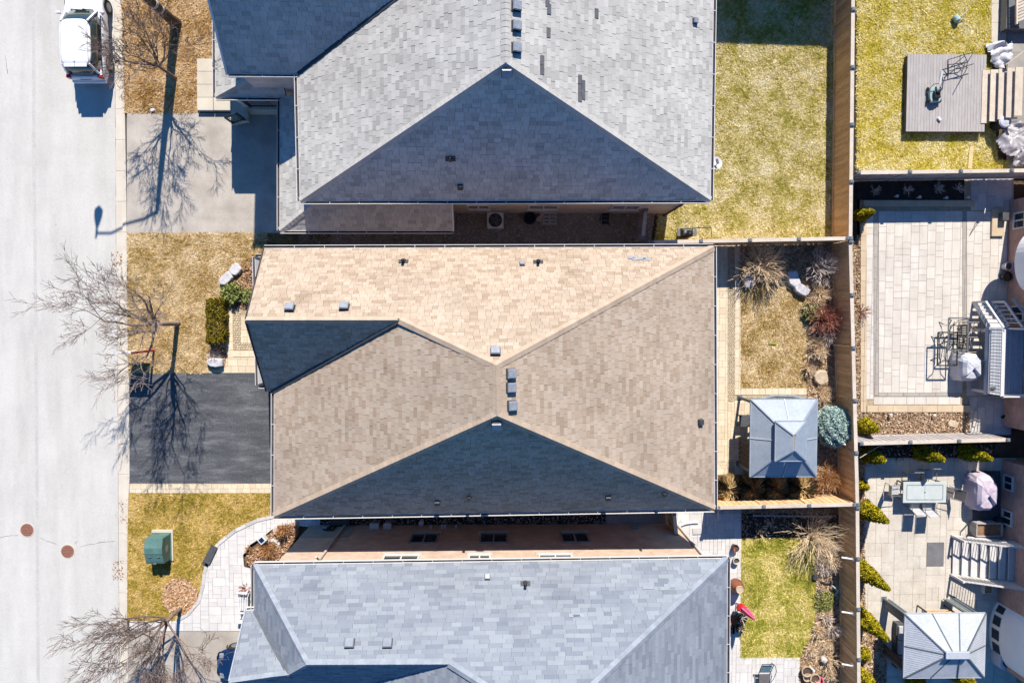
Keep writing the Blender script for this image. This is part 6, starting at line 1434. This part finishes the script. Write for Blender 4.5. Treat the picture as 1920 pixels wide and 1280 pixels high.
# ------------------------------------------------------------------ gap below the tan roof
for k, (px, s_, lb) in enumerate(((706, .42, 'left of two pale utility boxes against the shaded pink wall'), (730, .36, 'right of two pale utility boxes against the shaded pink wall'))):
    c = U(px, 981); t = thing('utility_meter', lb, 'utility box', c); mb = MB(); mb.box(c + V3(0, 0, .3), (s_, .36, .6)); mb.build('cabinet', M['vent'], t, bevel=.02); mb = MB(); mb.box(c + V3(0, 0, .615), (s_ + .04, .4, .03)); mb.build('lid', M['white'], t)
c = U(791, 977); mb = MB(); mb.lathe([(.11, 0), (.11, .32), (.13, .34), (.13, .37), (.02, .39)], c, 18); tag(mb.build('vent_cap', M['white']), 'round white capped pipe in the dark gap', 'pipe')
c = U(628, 985); t = thing('gas_meter', 'grey gas meter and pipes at the drain pipe of the pink wall', 'gas meter', c)
mb = MB(); mb.box(c + V3(-.45, .0, .5), (.5, .3, .45)); mb.build('meter', M['vent'], t, bevel=.05)
for dx in (-.1, .12):
    mb = MB(); mb.tube([c + V3(dx, .1, .05), c + V3(dx, .1, 1.0), c + V3(dx - .25, .1, .91)], .04, 8); mb.build('pipe', M['black'], t)
c = U(640, 976); t = thing('storage_box', 'dark low storage box by the gas meter', 'box', c); mb = MB(); mb.box(c + V3(0, .1, .15), (.9, .4, .3)); mb.build('body', M['darkgrey'], t, bevel=.02); mb = MB(); mb.box(c + V3(0, .1, .315), (.94, .44, .03)); mb.build('lid', M['curtain'], t)
mb = MB(); mb.tube([U(1272, 986, .08), U(1285, 981, .08), U(1298, 979, .07), U(1309, 979, .06)], .06, 8); tag(mb.build('drain_hose', M['white']), 'white corrugated drain hose lying on the shaded grey pavers', 'hose')
mb = MB(); mb.at(U(1312, 994), .05); mb.box((0, 0, .05), (.75, .32, .06)); tag(mb.build('paving_slab', M['paver_grey']), 'loose grey slab on the shaded pavers beside the hose', 'slab')
mb = MB(); mb.box(U(1346, 966) + V3(0, 0, .1), (.12, .3, .2)); mb.tube([U(1347, 956, .4), U(1346, 968, .05)], .03, 6); tag(mb.build('garden_tap', M['white']), 'small white standpipe at the end of the short brown fence', 'tap')
mb = MB(); a_, b_ = U(1412, 966, .03), U(1560, 968, .03); mb.bar(a_, b_, .07, .05); tag(mb.build('timber_edging', M['wood_grey']), 'long grey timber in the shaded bed below the short fence', 'timber')

# ------------------------------------------------------------------ south house yards
def pot(label, c, r_, h, m, soil=True, name='plant_pot', plant=None, group='pots round the bottom house'):
    c = Vector(c); t = thing(name, label, 'pot', c, group)
    mb = MB(); mb.lathe([(r_ * .7, 0), (r_, h), (r_ * 1.08, h), (r_ * 1.08, h + .03), (r_ * .9, h + .03), (r_ * .86, h - .06)], c, 20); mb.build('body', M[m], t)
    if soil: mb = MB(); mb.lathe([(r_ * .84, h - .07), (r_ * .84, h - .05)], c, 16); mb.build('soil', M['soil'], t)
    if plant:
        mb = MB(); rr = random.Random(int(c.x * 100))
        for k in range(14): a = rr.uniform(0, 6.28); mb.tube([c + V3(0, 0, h - .05), c + V3(math.cos(a) * r_ * 1.1, math.sin(a) * r_ * 1.1, h + rr.uniform(.1, .3))], .012, 4)
        mb.build('stems', M[plant], t)
    return t
pot('dark pot with reddish stems nearest the shaded pavers', U(1375, 1023), .17, .32, 'potblack', plant='twig_red')
pot('small white pot above the brown urn', U(1377, 1047), .16, .3, 'potwhite')
c = U(1376, 1092); t = thing('urn', 'big brown glazed urn at the edge of the bright green lawn', 'urn', c); mb = MB(); mb.lathe([(.2, 0), (.33, .2), (.36, .42), (.26, .72), (.17, .82), (.19, .86), (.14, .86), (.12, .6)], c, 24); mb.build('body', M['terra'], t, smooth=True); mb = MB(); mb.lathe([(.2, .86), (.18, .9), (.13, .88)], c, 20); mb.build('rim', M['pot_cream'], t)
c = U(1380, 1128); t = thing('umbrella', 'closed pink patio umbrella leaning over the bright green lawn', 'umbrella', c)
mb = MB(); mb.tube([c + V3(0, 0, .1), c + V3(.12, .12, 2.25)], .025, 8); mb.build('pole', M['grey_metal'], t)
mb = MB(); rr = random.Random(5); n = 12; prof = [(.16, .95), (.19, 1.2), (.15, 1.6), (.1, 2.0), (.03, 2.25)]; vs = []; fs = []
for r_, z in prof:
    for j in range(n): a = 6.283 * j / n; k = r_ * (1 if j % 2 else .6); vs.append(c + V3(.12 * z / 2.25 + math.cos(a) * k, .12 * z / 2.25 + math.sin(a) * k, z))
for i in range(len(prof) - 1):
    for j in range(n): fs.append((i * n + j, i * n + (j + 1) % n, (i + 1) * n + (j + 1) % n, (i + 1) * n + j))
mb.add(vs, fs); mb.build('canopy', M['pink'], t); mb = MB(); mb.blob(c + V3(.03, .0, .75), (.24, .2, .25), 3, .3); mb.build('cover', M['red'], t); mb = MB(); mb.box(c + V3(-.1, .2, .05), (.45, .42, .1)); mb.build('base', M['paver_white'], t)
pot('dark pot with grey green plant below the umbrella', U(1386, 1153), .24, .38, 'potblack', plant='twig_grey')
pot('dark round pot beside the black crate', U(1384, 1174), .2, .3, 'potblack', plant='twig_tan')
mb = MB(); mb.box(U(1372, 1161) + V3(0, 0, .06), (.5, .5, .05), .1); tag(mb.build('door_mat', M['orange']), 'orange brown mat beside the pots at the blue grey roof edge', 'mat')
c = U(1369, 1177); t = thing('crate', 'small black crate below the orange mat', 'crate', c)
for k in range(4):
    mb = MB(); mb.box(c + V3(-.15 + .1 * k, 0, .13), (.03, .36, .2)); mb.build('slat', M['black'], t)
for y in (-.17, .17):
    mb = MB(); mb.box(c + V3(0, y, .13), (.34, .025, .22)); mb.build('end_panel', M['black'], t)
c = U(1427, 1262); t = thing('patio_chair', 'dark reclining chair frame with pale green seat at the bottom edge', 'chair', c)
mb = MB()
for s_ in (-1, 1): mb.tube([c + V3(s_ * .3, .95, .9), c + V3(s_ * .28, .2, .4), c + V3(s_ * .28, -.5, .4), c + V3(s_ * .28, -.9, .05)], .02, 6)
mb.tube([c + V3(-.3, .95, .9), c + V3(.3, .95, .9)], .02, 6); mb.build('frame', M['blackmetal'], t)
mb = MB(); mb.slab([c + V3(-.25, .85, .82), c + V3(.25, .85, .82), c + V3(.25, .3, .46), c + V3(-.25, .3, .46)], (0, 0, -.02)); mb.build('backrest', M['cyan'], t)
mb = MB(); mb.slab([c + V3(-.25, .2, .42), c + V3(.25, .2, .42), c + V3(.25, -.5, .42), c + V3(-.25, -.5, .42)], (0, 0, -.02)); mb.build('seat', M['sling_dark'], t)
mb = MB(); mb.tube([U(1447, 1242, .5), U(1454, 1248, .5), U(1456, 1258, .5), U(1450, 1273, .4)], .018, 6); mb.tube([U(1447, 1242, .5), U(1447, 1242, 0)], .015, 5); mb.tube([U(1450, 1273, .4), U(1450, 1273, 0)], .015, 5); tag(mb.build('metal_hoop', M['grey_metal']), 'thin grey metal hoop on the white pavers right of the reclining chair', 'hoop')
pot('cream pot at the top left of the group near the bottom edge', U(1508, 1252), .26, .32, 'pot_cream')
pot('smaller cream pot below the first of the bottom edge group', U(1509, 1264), .2, .28, 'pot_cream')
pot('pale cream pot right of the others near the bottom edge', U(1523, 1266), .25, .32, 'pot_cream')
c = U(1533, 1274); t = thing('plant_pot', 'pink bucket tipped at the right of the cream pots', 'pot', c, 'pots round the bottom house'); mb = MB(); mb.at(c + V3(0, 0, .18), .3, R(-50)); mb.lathe([(.15, -.2), (.2, .2), (.22, .2), (.17, .18), (.13, -.1)], (0, 0, 0), 20); mb.build('body', M['pink'], t)
c = U(1518, 1248); mb = MB(); mb.lathe([(.06, 0), (.06, .5), (.04, .52)], c, 12); tag(mb.build('path_light', M['white']), 'slim white post light between the cream pots', 'light')
c = U(1541, 1232); mb = MB(); mb.lathe([(.12, 0), (.16, .2), (.14, .3), (.05, .34)], c, 16); tag(mb.build('solar_globe', M['potwhite']), 'small white globe in the bed near the bottom edge', 'garden ornament')
c = U(1562, 1104); mb = MB(); mb.tube([c + V3(-.2, .3, .25), c + V3(0, .15, .3), c + V3(.12, 0, .25), c + V3(.02, -.2, .18), c + V3(.12, -.3, .12)], .04, 7); tag(mb.build('garden_hose', M['cyan']), 'curled pale hose at the foot of the long fence', 'hose')
c = U(1448, 643); mb = MB()
for k in range(3): mb.bar(c + V3(-.2, -.03 + k * .035, .06), c + V3(.2, -.07 + k * .035, .06), .022, .03)
tag(mb.build('toy_bar', M['lime']), 'lime green plastic toy on the small straw coloured lawn', 'toy')
# front of the south house
c = U(455, 1120); t = thing('garden_chair', 'white slatted garden chair by the front corner of the blue grey roof', 'chair', c)
for k in range(6):
    mb = MB(); mb.box(c + V3(-.02 + k * .085, 0, .42), (.06, .95, .03)); mb.build('slat', M['white'], t)
for y in (-.5, .5):
    mb = MB(); mb.bar(c + V3(-.05, y, .62), c + V3(.5, y, .66), .08, .03); mb.build('armrest', M['white'], t)
    for x in (0, .42):
        mb = MB(); mb.box(c + V3(x, y, .31), (.06, .06, .62)); mb.build('leg', M['white'], t)
for k in range(5):
    mb = MB(); mb.bar(c + V3(.5, -.38 + k * .19, .45), c + V3(.62, -.38 + k * .19, 1.0), .14, .03); mb.build('back_slat', M['white'], t)
c = U(454, 1160); mb = MB(); mb.box(c + V3(.1, 0, .2), (.5, .14, .4)); tag(mb.build('boot_scraper', M['white'], bevel=.02), 'small white block on the white walkway under the roof edge', 'block')
c = U(459, 1098); t = thing('planter', 'pale planter with pinkish dry flowers above the white chair', 'planter', c); mb = MB(); mb.box(c + V3(.2, 0, .15), (.4, .5, .3)); mb.build('box', M['potwhite'], t); mb = MB(); rr = random.Random(2)
for k in range(16): a = rr.uniform(0, 6.28); mb.tube([c + V3(.2, 0, .25), c + V3(.2 + math.cos(a) * .35, math.sin(a) * .35, .3 + rr.uniform(.1, .3))], .014, 4)
mb.build('stems', M['twig_red'], t)
c = U(495, 1008); mb = MB(); mb.at(c, .7); mb.box((0, 0, .18), (.36, .36, .36)); ob = mb.build('planter_cube', M['potwhite'], bevel=.02); tag(ob, 'white cube planter turned diagonally on the curved walkway', 'planter')
mb = MB(); mb.at(c, .7); mb.box((0, 0, .363), (.22, .22, .01)); so = mb.build('soil', M['carblue'], ob)
c = U(512, 1017); mb = MB(); mb.at(c, -.3); mb.prism([(-.35, -.12), (0, .12), (.38, -.02), (.36, .12), (0, .26), (-.4, 0)], 0, .08); tag(mb.build('edging_stone', M['paver_white']), 'angled white edging stone below the cube planter', 'stone')
c = U(520, 990); mb = MB(); mb.at(c, .2); mb.box((0, 0, .12), (.3, .4, .24)); tag(mb.build('stone_block', M['paver_white'], bevel=.02), 'pale stone block at the top end of the curved walkway', 'stone')

# ------------------------------------------------------------------ big pale patio: furniture, deck, stairs
def wrought(label, x0, y0, x1, y1, z, m, seed):
    a, b = U(x0, y0, z), U(x1, y1, z); t = thing('table_frame', label, 'table frame', ((a.x + b.x) / 2, (a.y + b.y) / 2, 0), 'iron patio frames without tops'); X0, X1, Y0, Y1 = a.x, b.x, b.y, a.y; cx, cy = (X0 + X1) / 2, (Y0 + Y1) / 2
    for p, q in (((X0, Y0), (X1, Y0)), ((X1, Y0), (X1, Y1)), ((X1, Y1), (X0, Y1)), ((X0, Y1), (X0, Y0))):
        mb = MB(); mb.bar((p[0], p[1], z), (q[0], q[1], z), .06, .04); mb.build('top_bar', M[m], t)
    for sx in (-1, 1):
        for sy in (-1, 1):
            x, y = (X0 if sx < 0 else X1), (Y0 if sy < 0 else Y1)
            mb = MB(); mb.tube([(x - sx * .04, y - sy * .04, z - .02), (x - sx * .3, y - sy * .12, z * .72), (x - sx * .36, y - sy * .38, z * .4), (x - sx * .2, y - sy * .3, z * .15), (x - sx * .08, y - sy * .2, .02)], .022, 6); mb.build('leg', M['blackmetal'], t)
    mb = MB(); mb.tube([(X0 + .36, cy, z * .42), (X1 - .36, cy, z * .42)], .018, 6); mb.tube([(X0 + .36, Y0 + .38, z * .4), (X0 + .36, Y1 - .38, z * .4)], .018, 6); mb.tube([(X1 - .36, Y0 + .38, z * .4), (X1 - .36, Y1 - .38, z * .4)], .018, 6); mb.build('stretcher', M['blackmetal'], t)
wrought('large dark iron table frame without top, lower left on the big patio', 1759, 623, 1794, 685, .72, 'blackmetal', 1)
wrought('pale iron table frame overlapping the dark one on the big patio', 1779, 596, 1814, 656, .9, 'grey_metal', 2)
def slat_chair(label, c, rz, m='blackmetal'):
    c = Vector(c); t = thing('iron_chair', label, 'chair', c, 'dark slatted iron chairs'); 
    def P(x, y, z): return c + Matrix.Rotation(rz, 3, 'Z') @ V3(x, y, z)
    for k in range(5):
        mb = MB(); mb.bar(P(-.22 + k * .11, -.24, .44), P(-.22 + k * .11, .24, .44), .05, .02); mb.build('slat', M[m], t)
    for k in range(4):
        mb = MB(); mb.bar(P(-.2 + k * .133, .26, .48), P(-.2 + k * .133, .36, .95), .035, .02); mb.build('back_slat', M[m], t)
    mb = MB(); mb.bar(P(-.26, .36, .96), P(.26, .36, .96), .04, .04); mb.bar(P(-.26, -.25, .43), P(.26, -.25, .43), .03, .03); mb.build('frame', M[m], t)
    for sx in (-.25, .25):
        for sy in (-.23, .27):
            mb = MB(); mb.bar(P(sx, sy, 0), P(sx, sy, .45), .035, .035, up=(0, 1, 0)); mb.build('leg', M[m], t)
        mb = MB(); mb.tube([P(sx * 1.1, -.2, .64), P(sx * 1.1, .3, .66)], .018, 6); mb.build('armrest', M[m], t)
slat_chair('dark slatted iron chair inside the pale table frame', U(1792, 619), 1.57)
slat_chair('dark slatted iron chair at the lower right of the pale table frame', U(1795, 646), 1.4)
a, b = U(1816, 604, .7), U(1837, 660, .7); t = thing('metal_rack', 'brownish tubular rack with crossed braces beside the slatted deck railing', 'rack', ((a.x + b.x) / 2, (a.y + b.y) / 2, 0))
for (p, q) in (((a.x, a.y, .7), (b.x, a.y, .7)), ((b.x, a.y, .7), (b.x, b.y, .7)), ((b.x, b.y, .7), (a.x, b.y, .7)), ((a.x, b.y, .7), (a.x, a.y, .7)), ((a.x, (a.y + b.y) / 2, .7), (b.x, (a.y + b.y) / 2, .7)), ((a.x, a.y, .3), (b.x, (a.y + b.y) / 2, .66)), ((b.x, a.y, .3), (a.x, (a.y + b.y) / 2, .66)), ((a.x, (a.y + b.y) / 2, .66), (b.x, b.y, .3))):
    mb = MB(); mb.tube([p, q], .022, 6); mb.build('tube', M['bark_pale'], t)
for x in (a.x, b.x):
    for y in (a.y, b.y):
        mb = MB(); mb.tube([(x, y, 0), (x, y, .7)], .022, 6); mb.build('leg', M['bark_pale'], t)
def cover(label, name, c, w_, d_, h, m, seed, top=.62):
    """grill under a fabric cover: rounded shoulders, pleated skirt"""
    rr = random.Random(seed); c = Vector(c); n = 28; prof = [(1.08, 0), (1.04, .3), (1.0, .66), (.94, .82), (.72, .97), (.4, 1.0), (.02, 1.0)]; vs = []; fs = []
    for i, (k, z) in enumerate(prof):
        for j in range(n):
            a = 6.283 * j / n; e = .55; x = math.copysign(abs(math.cos(a)) ** e, math.cos(a)); y = math.copysign(abs(math.sin(a)) ** e, math.sin(a))
            pl = 1 + (.05 * math.sin(j * 2.3 + seed) + rr.uniform(-.03, .03)) * (1 - z * .75)
            hh = z * h * (1 if abs(y) < .75 or z < .7 else .86)
            vs.append(c + V3(x * w_ / 2 * k * pl, y * d_ / 2 * (k if z < .9 else k * 1.1) * pl, hh + (rr.uniform(-.02, .02) if 0 < z else 0)))
    for i in range(len(prof) - 1):
        for j in range(n): fs.append((i * n + j, i * n + (j + 1) % n, (i + 1) * n + (j + 1) % n, (i + 1) * n + j))
    t = thing('covered_grill', label, 'grill', c); mb = MB(); mb.add(vs, fs); mb.build('cover', M[m], t)
    return t
cover('white fabric covered grill beside the dark iron table frame', 'covered_grill', U(1798, 686), .95, 1.35, 1.15, 'cover_grey', 3)
cover('lilac fabric covered grill by the two basement windows', 'covered_grill', U(1826, 917), 1.05, 1.75, 1.15, 'cover_lilac', 6)
# raised deck of the first right house
zd = 1.25; a, b = U(1853, 614, zd), U(1960, 741, zd); t = thing('raised_deck', 'raised bluish board deck with white slatted railing at the right edge', 'deck', (a.x, (a.y + b.y) / 2, 0))
n = 12; st = (xA - a.x - .02) / n
for k in range(n):
    mb = MB(); mb.box((a.x + (k + .5) * st, (a.y + b.y) / 2, zd - .02), (st - .012, a.y - b.y, .04)); mb.build('board', M['blue_deck'], t)
mb = MB(); mb.prism([(a.x + .03, b.y + .03), (xA - .03, b.y + .03), (xA - .03, a.y - .03), (a.x + .03, a.y - .03)], zd - .25, zd - .045); mb.build('joist_frame', M['blue_deck'], t)
for x in (a.x + .15, xA - .2):
    for y in (b.y + .15, (a.y + b.y) / 2, a.y - .15):
        mb = MB(); mb.box((x, y, (zd - .25) / 2), (.14, .14, zd - .25)); mb.build('post', M['white'], t)
railing(t, (a.x + .06, b.y + .06, zd), (a.x + .06, a.y - .1, zd), .95, 'white', 20, bw=.045, tw=.17)
railing(t, (a.x + .06, b.y + .05, zd), (xA - .1, b.y + .05, zd), .95, 'white', 10, bw=.035)
railing(t, (a.x + 1.0, a.y - .05, zd), (xA - .1, a.y - .05, zd), .95, 'white', 5, bw=.035)
t2 = thing('deck_stairs', 'white painted stairs rising to the raised bluish deck', 'stairs', (a.x + .5, a.y + .6, 0))
for k in range(7):
    f = k / 7; mb = MB(); mb.box((a.x + .52 - .02 * k, a.y + 1.25 - 1.22 * f - .09, zd * (f + .1) - .02), (.92, .2, .04)); mb.build('tread', M['white'], t2)
for x in (a.x + .06, a.x + .98):
    p0_, p1_ = V3(x, a.y + 1.25, .12), V3(x, a.y + .02, zd - .02); mb = MB(); mb.bar(p0_, p1_, .05, .24); mb.build('stringer', M['white'], t2)
    mb = MB(); mb.bar(p0_ + V3(0, 0, .85), p1_ + V3(0, 0, .95), .09, .05); mb.build('handrail', M['white'], t2)
    mb = MB(); mb.box(p0_ + V3(0, 0, .38), (.1, .1, 1.0)); mb.build('newel', M['white'], t2)
    for k in range(1, 6):
        q = p0_.lerp(p1_, k / 6); mb = MB(); mb.bar(q + V3(0, 0, .1), q + V3(0, 0, .9), .03, .03, up=(0, 1, 0)); mb.build('baluster', M['white'], t2)
mb = MB(); mb.tube([(a.x + .18, b.y + .35, zd), (a.x + .4, b.y + .35, zd + .02)], .08, 10); ob = tag(mb.build('deck_lamp', M['potblack']), 'small dark object in the lower left corner of the raised deck', 'pot')
# second flight near wall
t2 = thing('deck_stairs', 'blue shaded stairs against the brick wall behind the white stairs', 'stairs', (xA - .6, a.y + .8, 0))
for k in range(6):
    mb = MB(); mb.box((xA - .52, a.y + 1.35 - .22 * k, .2 + .18 * k), (.85, .07, .04)); mb.build('tread', M['blue_deck'], t2)
mb = MB(); mb.bar((xA - .35, a.y + 1.4, .9), (xA + .0 - .05, a.y + .05, 2.0), .12, .08); mb.build('handrail', M['blue_deck'], t2)
c = U(1881, 500); pot('pale grey pot against the reddish brick wall', c, .2, .4, 'cover_grey', group='pots beside the reddish brick wall'); pot('black pot below the pale grey pot at the brick wall', U(1879, 519), .22, .35, 'potblack', group='pots beside the reddish brick wall')
mb = MB(); c = U(1868, 418); mb.box(c + V3(0, 0, .09), (.62, 1.35, .12)); tag(mb.build('doorstep', M['paver_tan'], bevel=.015), 'pale tan step slab beside the white framed window', 'step')
mb = MB(); mb.box(U(1874, 408) + V3(0, 0, .3), (.32, .4, .3)); tag(mb.build('wall_box', M['darkgrey'], bevel=.02), 'dark box on the tan step slab', 'box')
mb = MB(); mb.tube([U(1850, 378, .05), U(1846, 400, .9)], .015, 5); mb.tube([U(1846, 400, .0), U(1846, 400, .9)], .015, 5); tag(mb.build('flag_pole', M['white']), 'thin white pole at the shaded end of the big patio', 'pole')
for k, (px, py) in enumerate(((1677, 369), (1719, 371), (1769, 372), (1810, 371))):
    c = U(px, py, .03); mb = MB(); mb.lathe([(.03, 0), (.03, .22), (.07, .22), (.075, .27), (.02, .29)], c, 12); tag(mb.build('solar_light', M['potwhite']), ('solar light leftmost in the dark raised bed', 'solar light second from left in the dark raised bed', 'solar light third from left in the dark raised bed', 'solar light rightmost in the dark raised bed')[k], 'garden light', 'solar lights in the raised bed')
for k, (px, py) in enumerate(((1666, 776), (1747, 777))):
    c = U(px, py, .03); mb = MB(); mb.lathe([(.03, 0), (.03, .2), (.07, .2), (.075, .25), (.02, .27)], c, 12); tag(mb.build('solar_light', M['potwhite']), ('solar light at the left in the narrow bed below the big patio', 'solar light at the right in the narrow bed below the big patio')[k], 'garden light', 'solar lights in the narrow bed')
mb = MB(); mb.bar(U(1829, 770, .05), U(1826, 799, .05), .16, .08); tag(mb.build('timber', M['wood_pale']), 'pale timber at the right end of the narrow bed', 'timber')
mb = MB(); mb.tube([U(1878, 783, .07), U(1890, 774, .08), U(1903, 767, .1), U(1912, 762, .12)], .07, 8); tag(mb.build('drain_pipe', M['black']), 'black drain pipe on the shaded pavers below the raised deck', 'pipe')
mb = MB(); mb.tube([U(1645, 838, 1.2), U(1612, 858, 1.5)], .012, 5); mb.tube([U(1645, 838, 1.2), U(1690, 822, 1.75)], .012, 5); tag(mb.build('clothes_line', M['white']), 'thin white line strung across the fence corner above a cedar', 'line')

# ------------------------------------------------------------------ sand patio: dining set, stairs, planter
z = .72; a, b = U(1694, 903, z), U(1774, 942, z); t = thing('dining_table', 'long frosted glass patio table with grey frame', 'table', ((a.x + b.x) / 2, (a.y + b.y) / 2, 0)); X0, X1, Y0, Y1 = a.x, b.x, b.y, a.y
mb = MB(); mb.box(((X0 + X1) / 2, (Y0 + Y1) / 2, z - .02), (X1 - X0, Y1 - Y0, .04)); mb.build('tabletop', M['tabletop'], t, bevel=.012)
for (p, q) in (((X0 + .18, Y0 + .16), (X1 - .18, Y0 + .16)), ((X1 - .18, Y0 + .16), (X1 - .18, Y1 - .16)), ((X1 - .18, Y1 - .16), (X0 + .18, Y1 - .16)), ((X0 + .18, Y1 - .16), (X0 + .18, Y0 + .16))):
    mb = MB(); mb.bar((p[0], p[1], z + .004), (q[0], q[1], z + .004), .035, .008); mb.build('inlay', M['vent'], t)
mb = MB(); mb.lathe([(.035, z), (.035, z + .012)], ((X0 + X1) / 2, (Y0 + Y1) / 2, 0), 12); mb.build('umbrella_hole', M['darkgrey'], t)
mb = MB(); mb.bar(((X0 + X1) / 2, Y0 + .18, z + .003), ((X0 + X1) / 2, Y1 - .18, z + .003), .012, .005); mb.build('seam', M['vent'], t)
for x in (X0 + .1, X1 - .1):
    for y in (Y0 + .1, Y1 - .1):
        mb = MB(); mb.box((x, y, (z - .05) / 2), (.07, .07, z - .05)); mb.build('leg', M['grey_metal'], t)
def sling_chair(label, c, rz, m='sling'):
    c = Vector(c); t = thing('sling_chair', label, 'chair', c, 'sling chairs round the frosted table'); Rm = Matrix.Rotation(rz, 3, 'Z')
    def P(x, y, z): return c + Rm @ V3(x, y, z)
    mb = MB(); mb.slab([P(-.24, -.24, .43), P(.24, -.24, .43), P(.24, .22, .4), P(-.24, .22, .4)], (0, 0, -.02)); mb.build('seat', M[m], t)
    mb = MB(); mb.slab([P(-.24, .24, .42), P(.24, .24, .42), P(.24, .42, 1.0), P(-.24, .42, 1.0)], Rm @ V3(0, .02, 0)); mb.build('backrest', M[m], t)
    for sx in (-1, 1):
        mb = MB(); mb.tube([P(sx * .27, -.3, 0), P(sx * .27, -.26, .62), P(sx * .27, .28, .66), P(sx * .27, .35, .8)], .018, 6); mb.build('arm_frame', M['grey_metal'], t)
        mb = MB(); mb.tube([P(sx * .26, .2, 0), P(sx * .26, .24, .42), P(sx * .26, .43, 1.02)], .018, 6); mb.build('back_frame', M['grey_metal'], t)
    return t
cx, cy = (X0 + X1) / 2, (Y0 + Y1) / 2
sling_chair('left of two chairs above the frosted table, pushed close in', (cx - .45, Y1 + .1, 0), 0); sling_chair('right of two chairs above the frosted table', (cx + .35, Y1 + .28, 0), .0)
sling_chair('left of two pale chairs below the frosted table', (cx - .3, Y0 - .12, 0), math.pi); sling_chair('right of two pale chairs below the frosted table', (cx + .35, Y0 - .22, 0), math.pi + .05)
sling_chair('chair at the left end of the frosted table', (X0 - .3, cy + .05, 0), 1.57); sling_chair('grey chair pulled out at the right end of the frosted table', (X1 + .38, cy - .1, 0), -1.75, 'sling_dark')
mb = MB(); mb.box(U(1753, 1038) + V3(0, 0, .035), (.86, 1.22, .02)); tag(mb.build('rubber_mat', M['mat_grey']), 'grey rubber mat at the foot of the pale wide stairs', 'mat')
mb = MB(); mb.prism([(p.x, p.y) for p in P2([(1822, 882), (1875, 882), (1875, 980), (1823, 980)][::-1])], .02, .045); tag(mb.build('grill_mat', M['darkgrey']), 'dark grey rubber mat under the lilac grill', 'mat')
c = U(1834, 987); t = thing('wood_planter', 'weathered wooden planter box above the pale wide stairs', 'planter', c)
for y in (-.32, .32):
    mb = MB(); mb.box(c + V3(.2, y, .3), (1.3, .05, .5)); mb.build('side_board', M['wood_grey'], t)
for x in (-.45, .85):
    mb = MB(); mb.box(c + V3(x, 0, .3), (.05, .6, .5)); mb.build('end_board', M['wood_grey'], t)
mb = MB(); mb.box(c + V3(.2, 0, .25), (1.24, .58, .4)); mb.build('soil', M['mulch'], t)
mb = MB()
for y in (-.28, .28): mb.bar(c + V3(-.48, y, .08), c + V3(-.85, y, .5), .05, .05)
mb.bar(c + V3(-.85, -.3, .5), c + V3(-.85, .3, .5), .05, .05); mb.build('handle', M['blackmetal'], t)
pot('black pot between the planter box and the brick wall', U(1866, 974), .25, .4, 'potblack', group='pots beside the lilac grill')
c = U(1845, 1100); t = thing('box_planter', 'small white square planter under the pale stair railing', 'planter', c)
for s_ in (-1, 1):
    mb = MB(); mb.box(c + V3(s_ * .2, 0, .17), (.03, .43, .34)); mb.build('side', M['potwhite'], t); mb = MB(); mb.box(c + V3(0, s_ * .2, .17), (.37, .03, .34)); mb.build('side', M['potwhite'], t)
mb = MB(); mb.box(c + V3(0, 0, .15), (.36, .36, .26)); mb.build('soil', M['litter'], t)
x0 = U(1782, 1040).x; yt, yb = U(1782, 1003).y, U(1782, 1076).y; t = thing('patio_stairs', 'pale wide stairs rising from the sand patio to the right edge house', 'stairs', (x0, (yt + yb) / 2, 0))
nst = 7
for k in range(nst):
    mb = MB(); mb.box((x0 + .2 + k * .36, (yt + yb) / 2, .12 + k * .155), (.32, yt - yb - .1, .05)); mb.build('tread', M['paver_white'], t)
    mb = MB(); mb.box((x0 + .37 + k * .36, (yt + yb) / 2, .1 + k * .155 + .05), (.02, yt - yb - .14, .1)); mb.build('riser', M['vent'], t)
xe = x0 + nst * .36 + .05; ze_ = .12 + nst * .155
for y in (yt, yb):
    mb = MB(); mb.bar((x0, y, .1), (xe, y, ze_), .05, .26); mb.build('stringer', M['paver_white'], t)
    rl = MB(); rl.bar((x0 + .02, y, .91), (xe, y, ze_ + .95), .07, .05); ro = rl.build('handrail', M['paver_white'], t)
    mb = MB(); mb.bar((x0 + .02, y, .22), (xe, y, ze_ + .18), .05, .04); mb.build('bottom_rail', M['paver_white'], ro)
    for k in range(18):
        f = (k + .5) / 18; x = x0 + (xe - x0) * f; z0_ = .2 + (ze_) * f; mb = MB(); mb.bar((x, y, z0_ - .02), (x, y, z0_ + .76), .03, .03, up=(0, 1, 0)); mb.build('baluster', M['paver_white'], ro)
    mb = MB(); mb.box((x0 + .02, y, .52), (.1, .1, 1.04)); mb.build('newel', M['paver_white'], t)
mb = MB(); mb.box((xe + .8, (yt + yb) / 2, ze_ / 2 - .03), (1.6, yt - yb, ze_)); mb.build('landing', M['paver_white'], t)
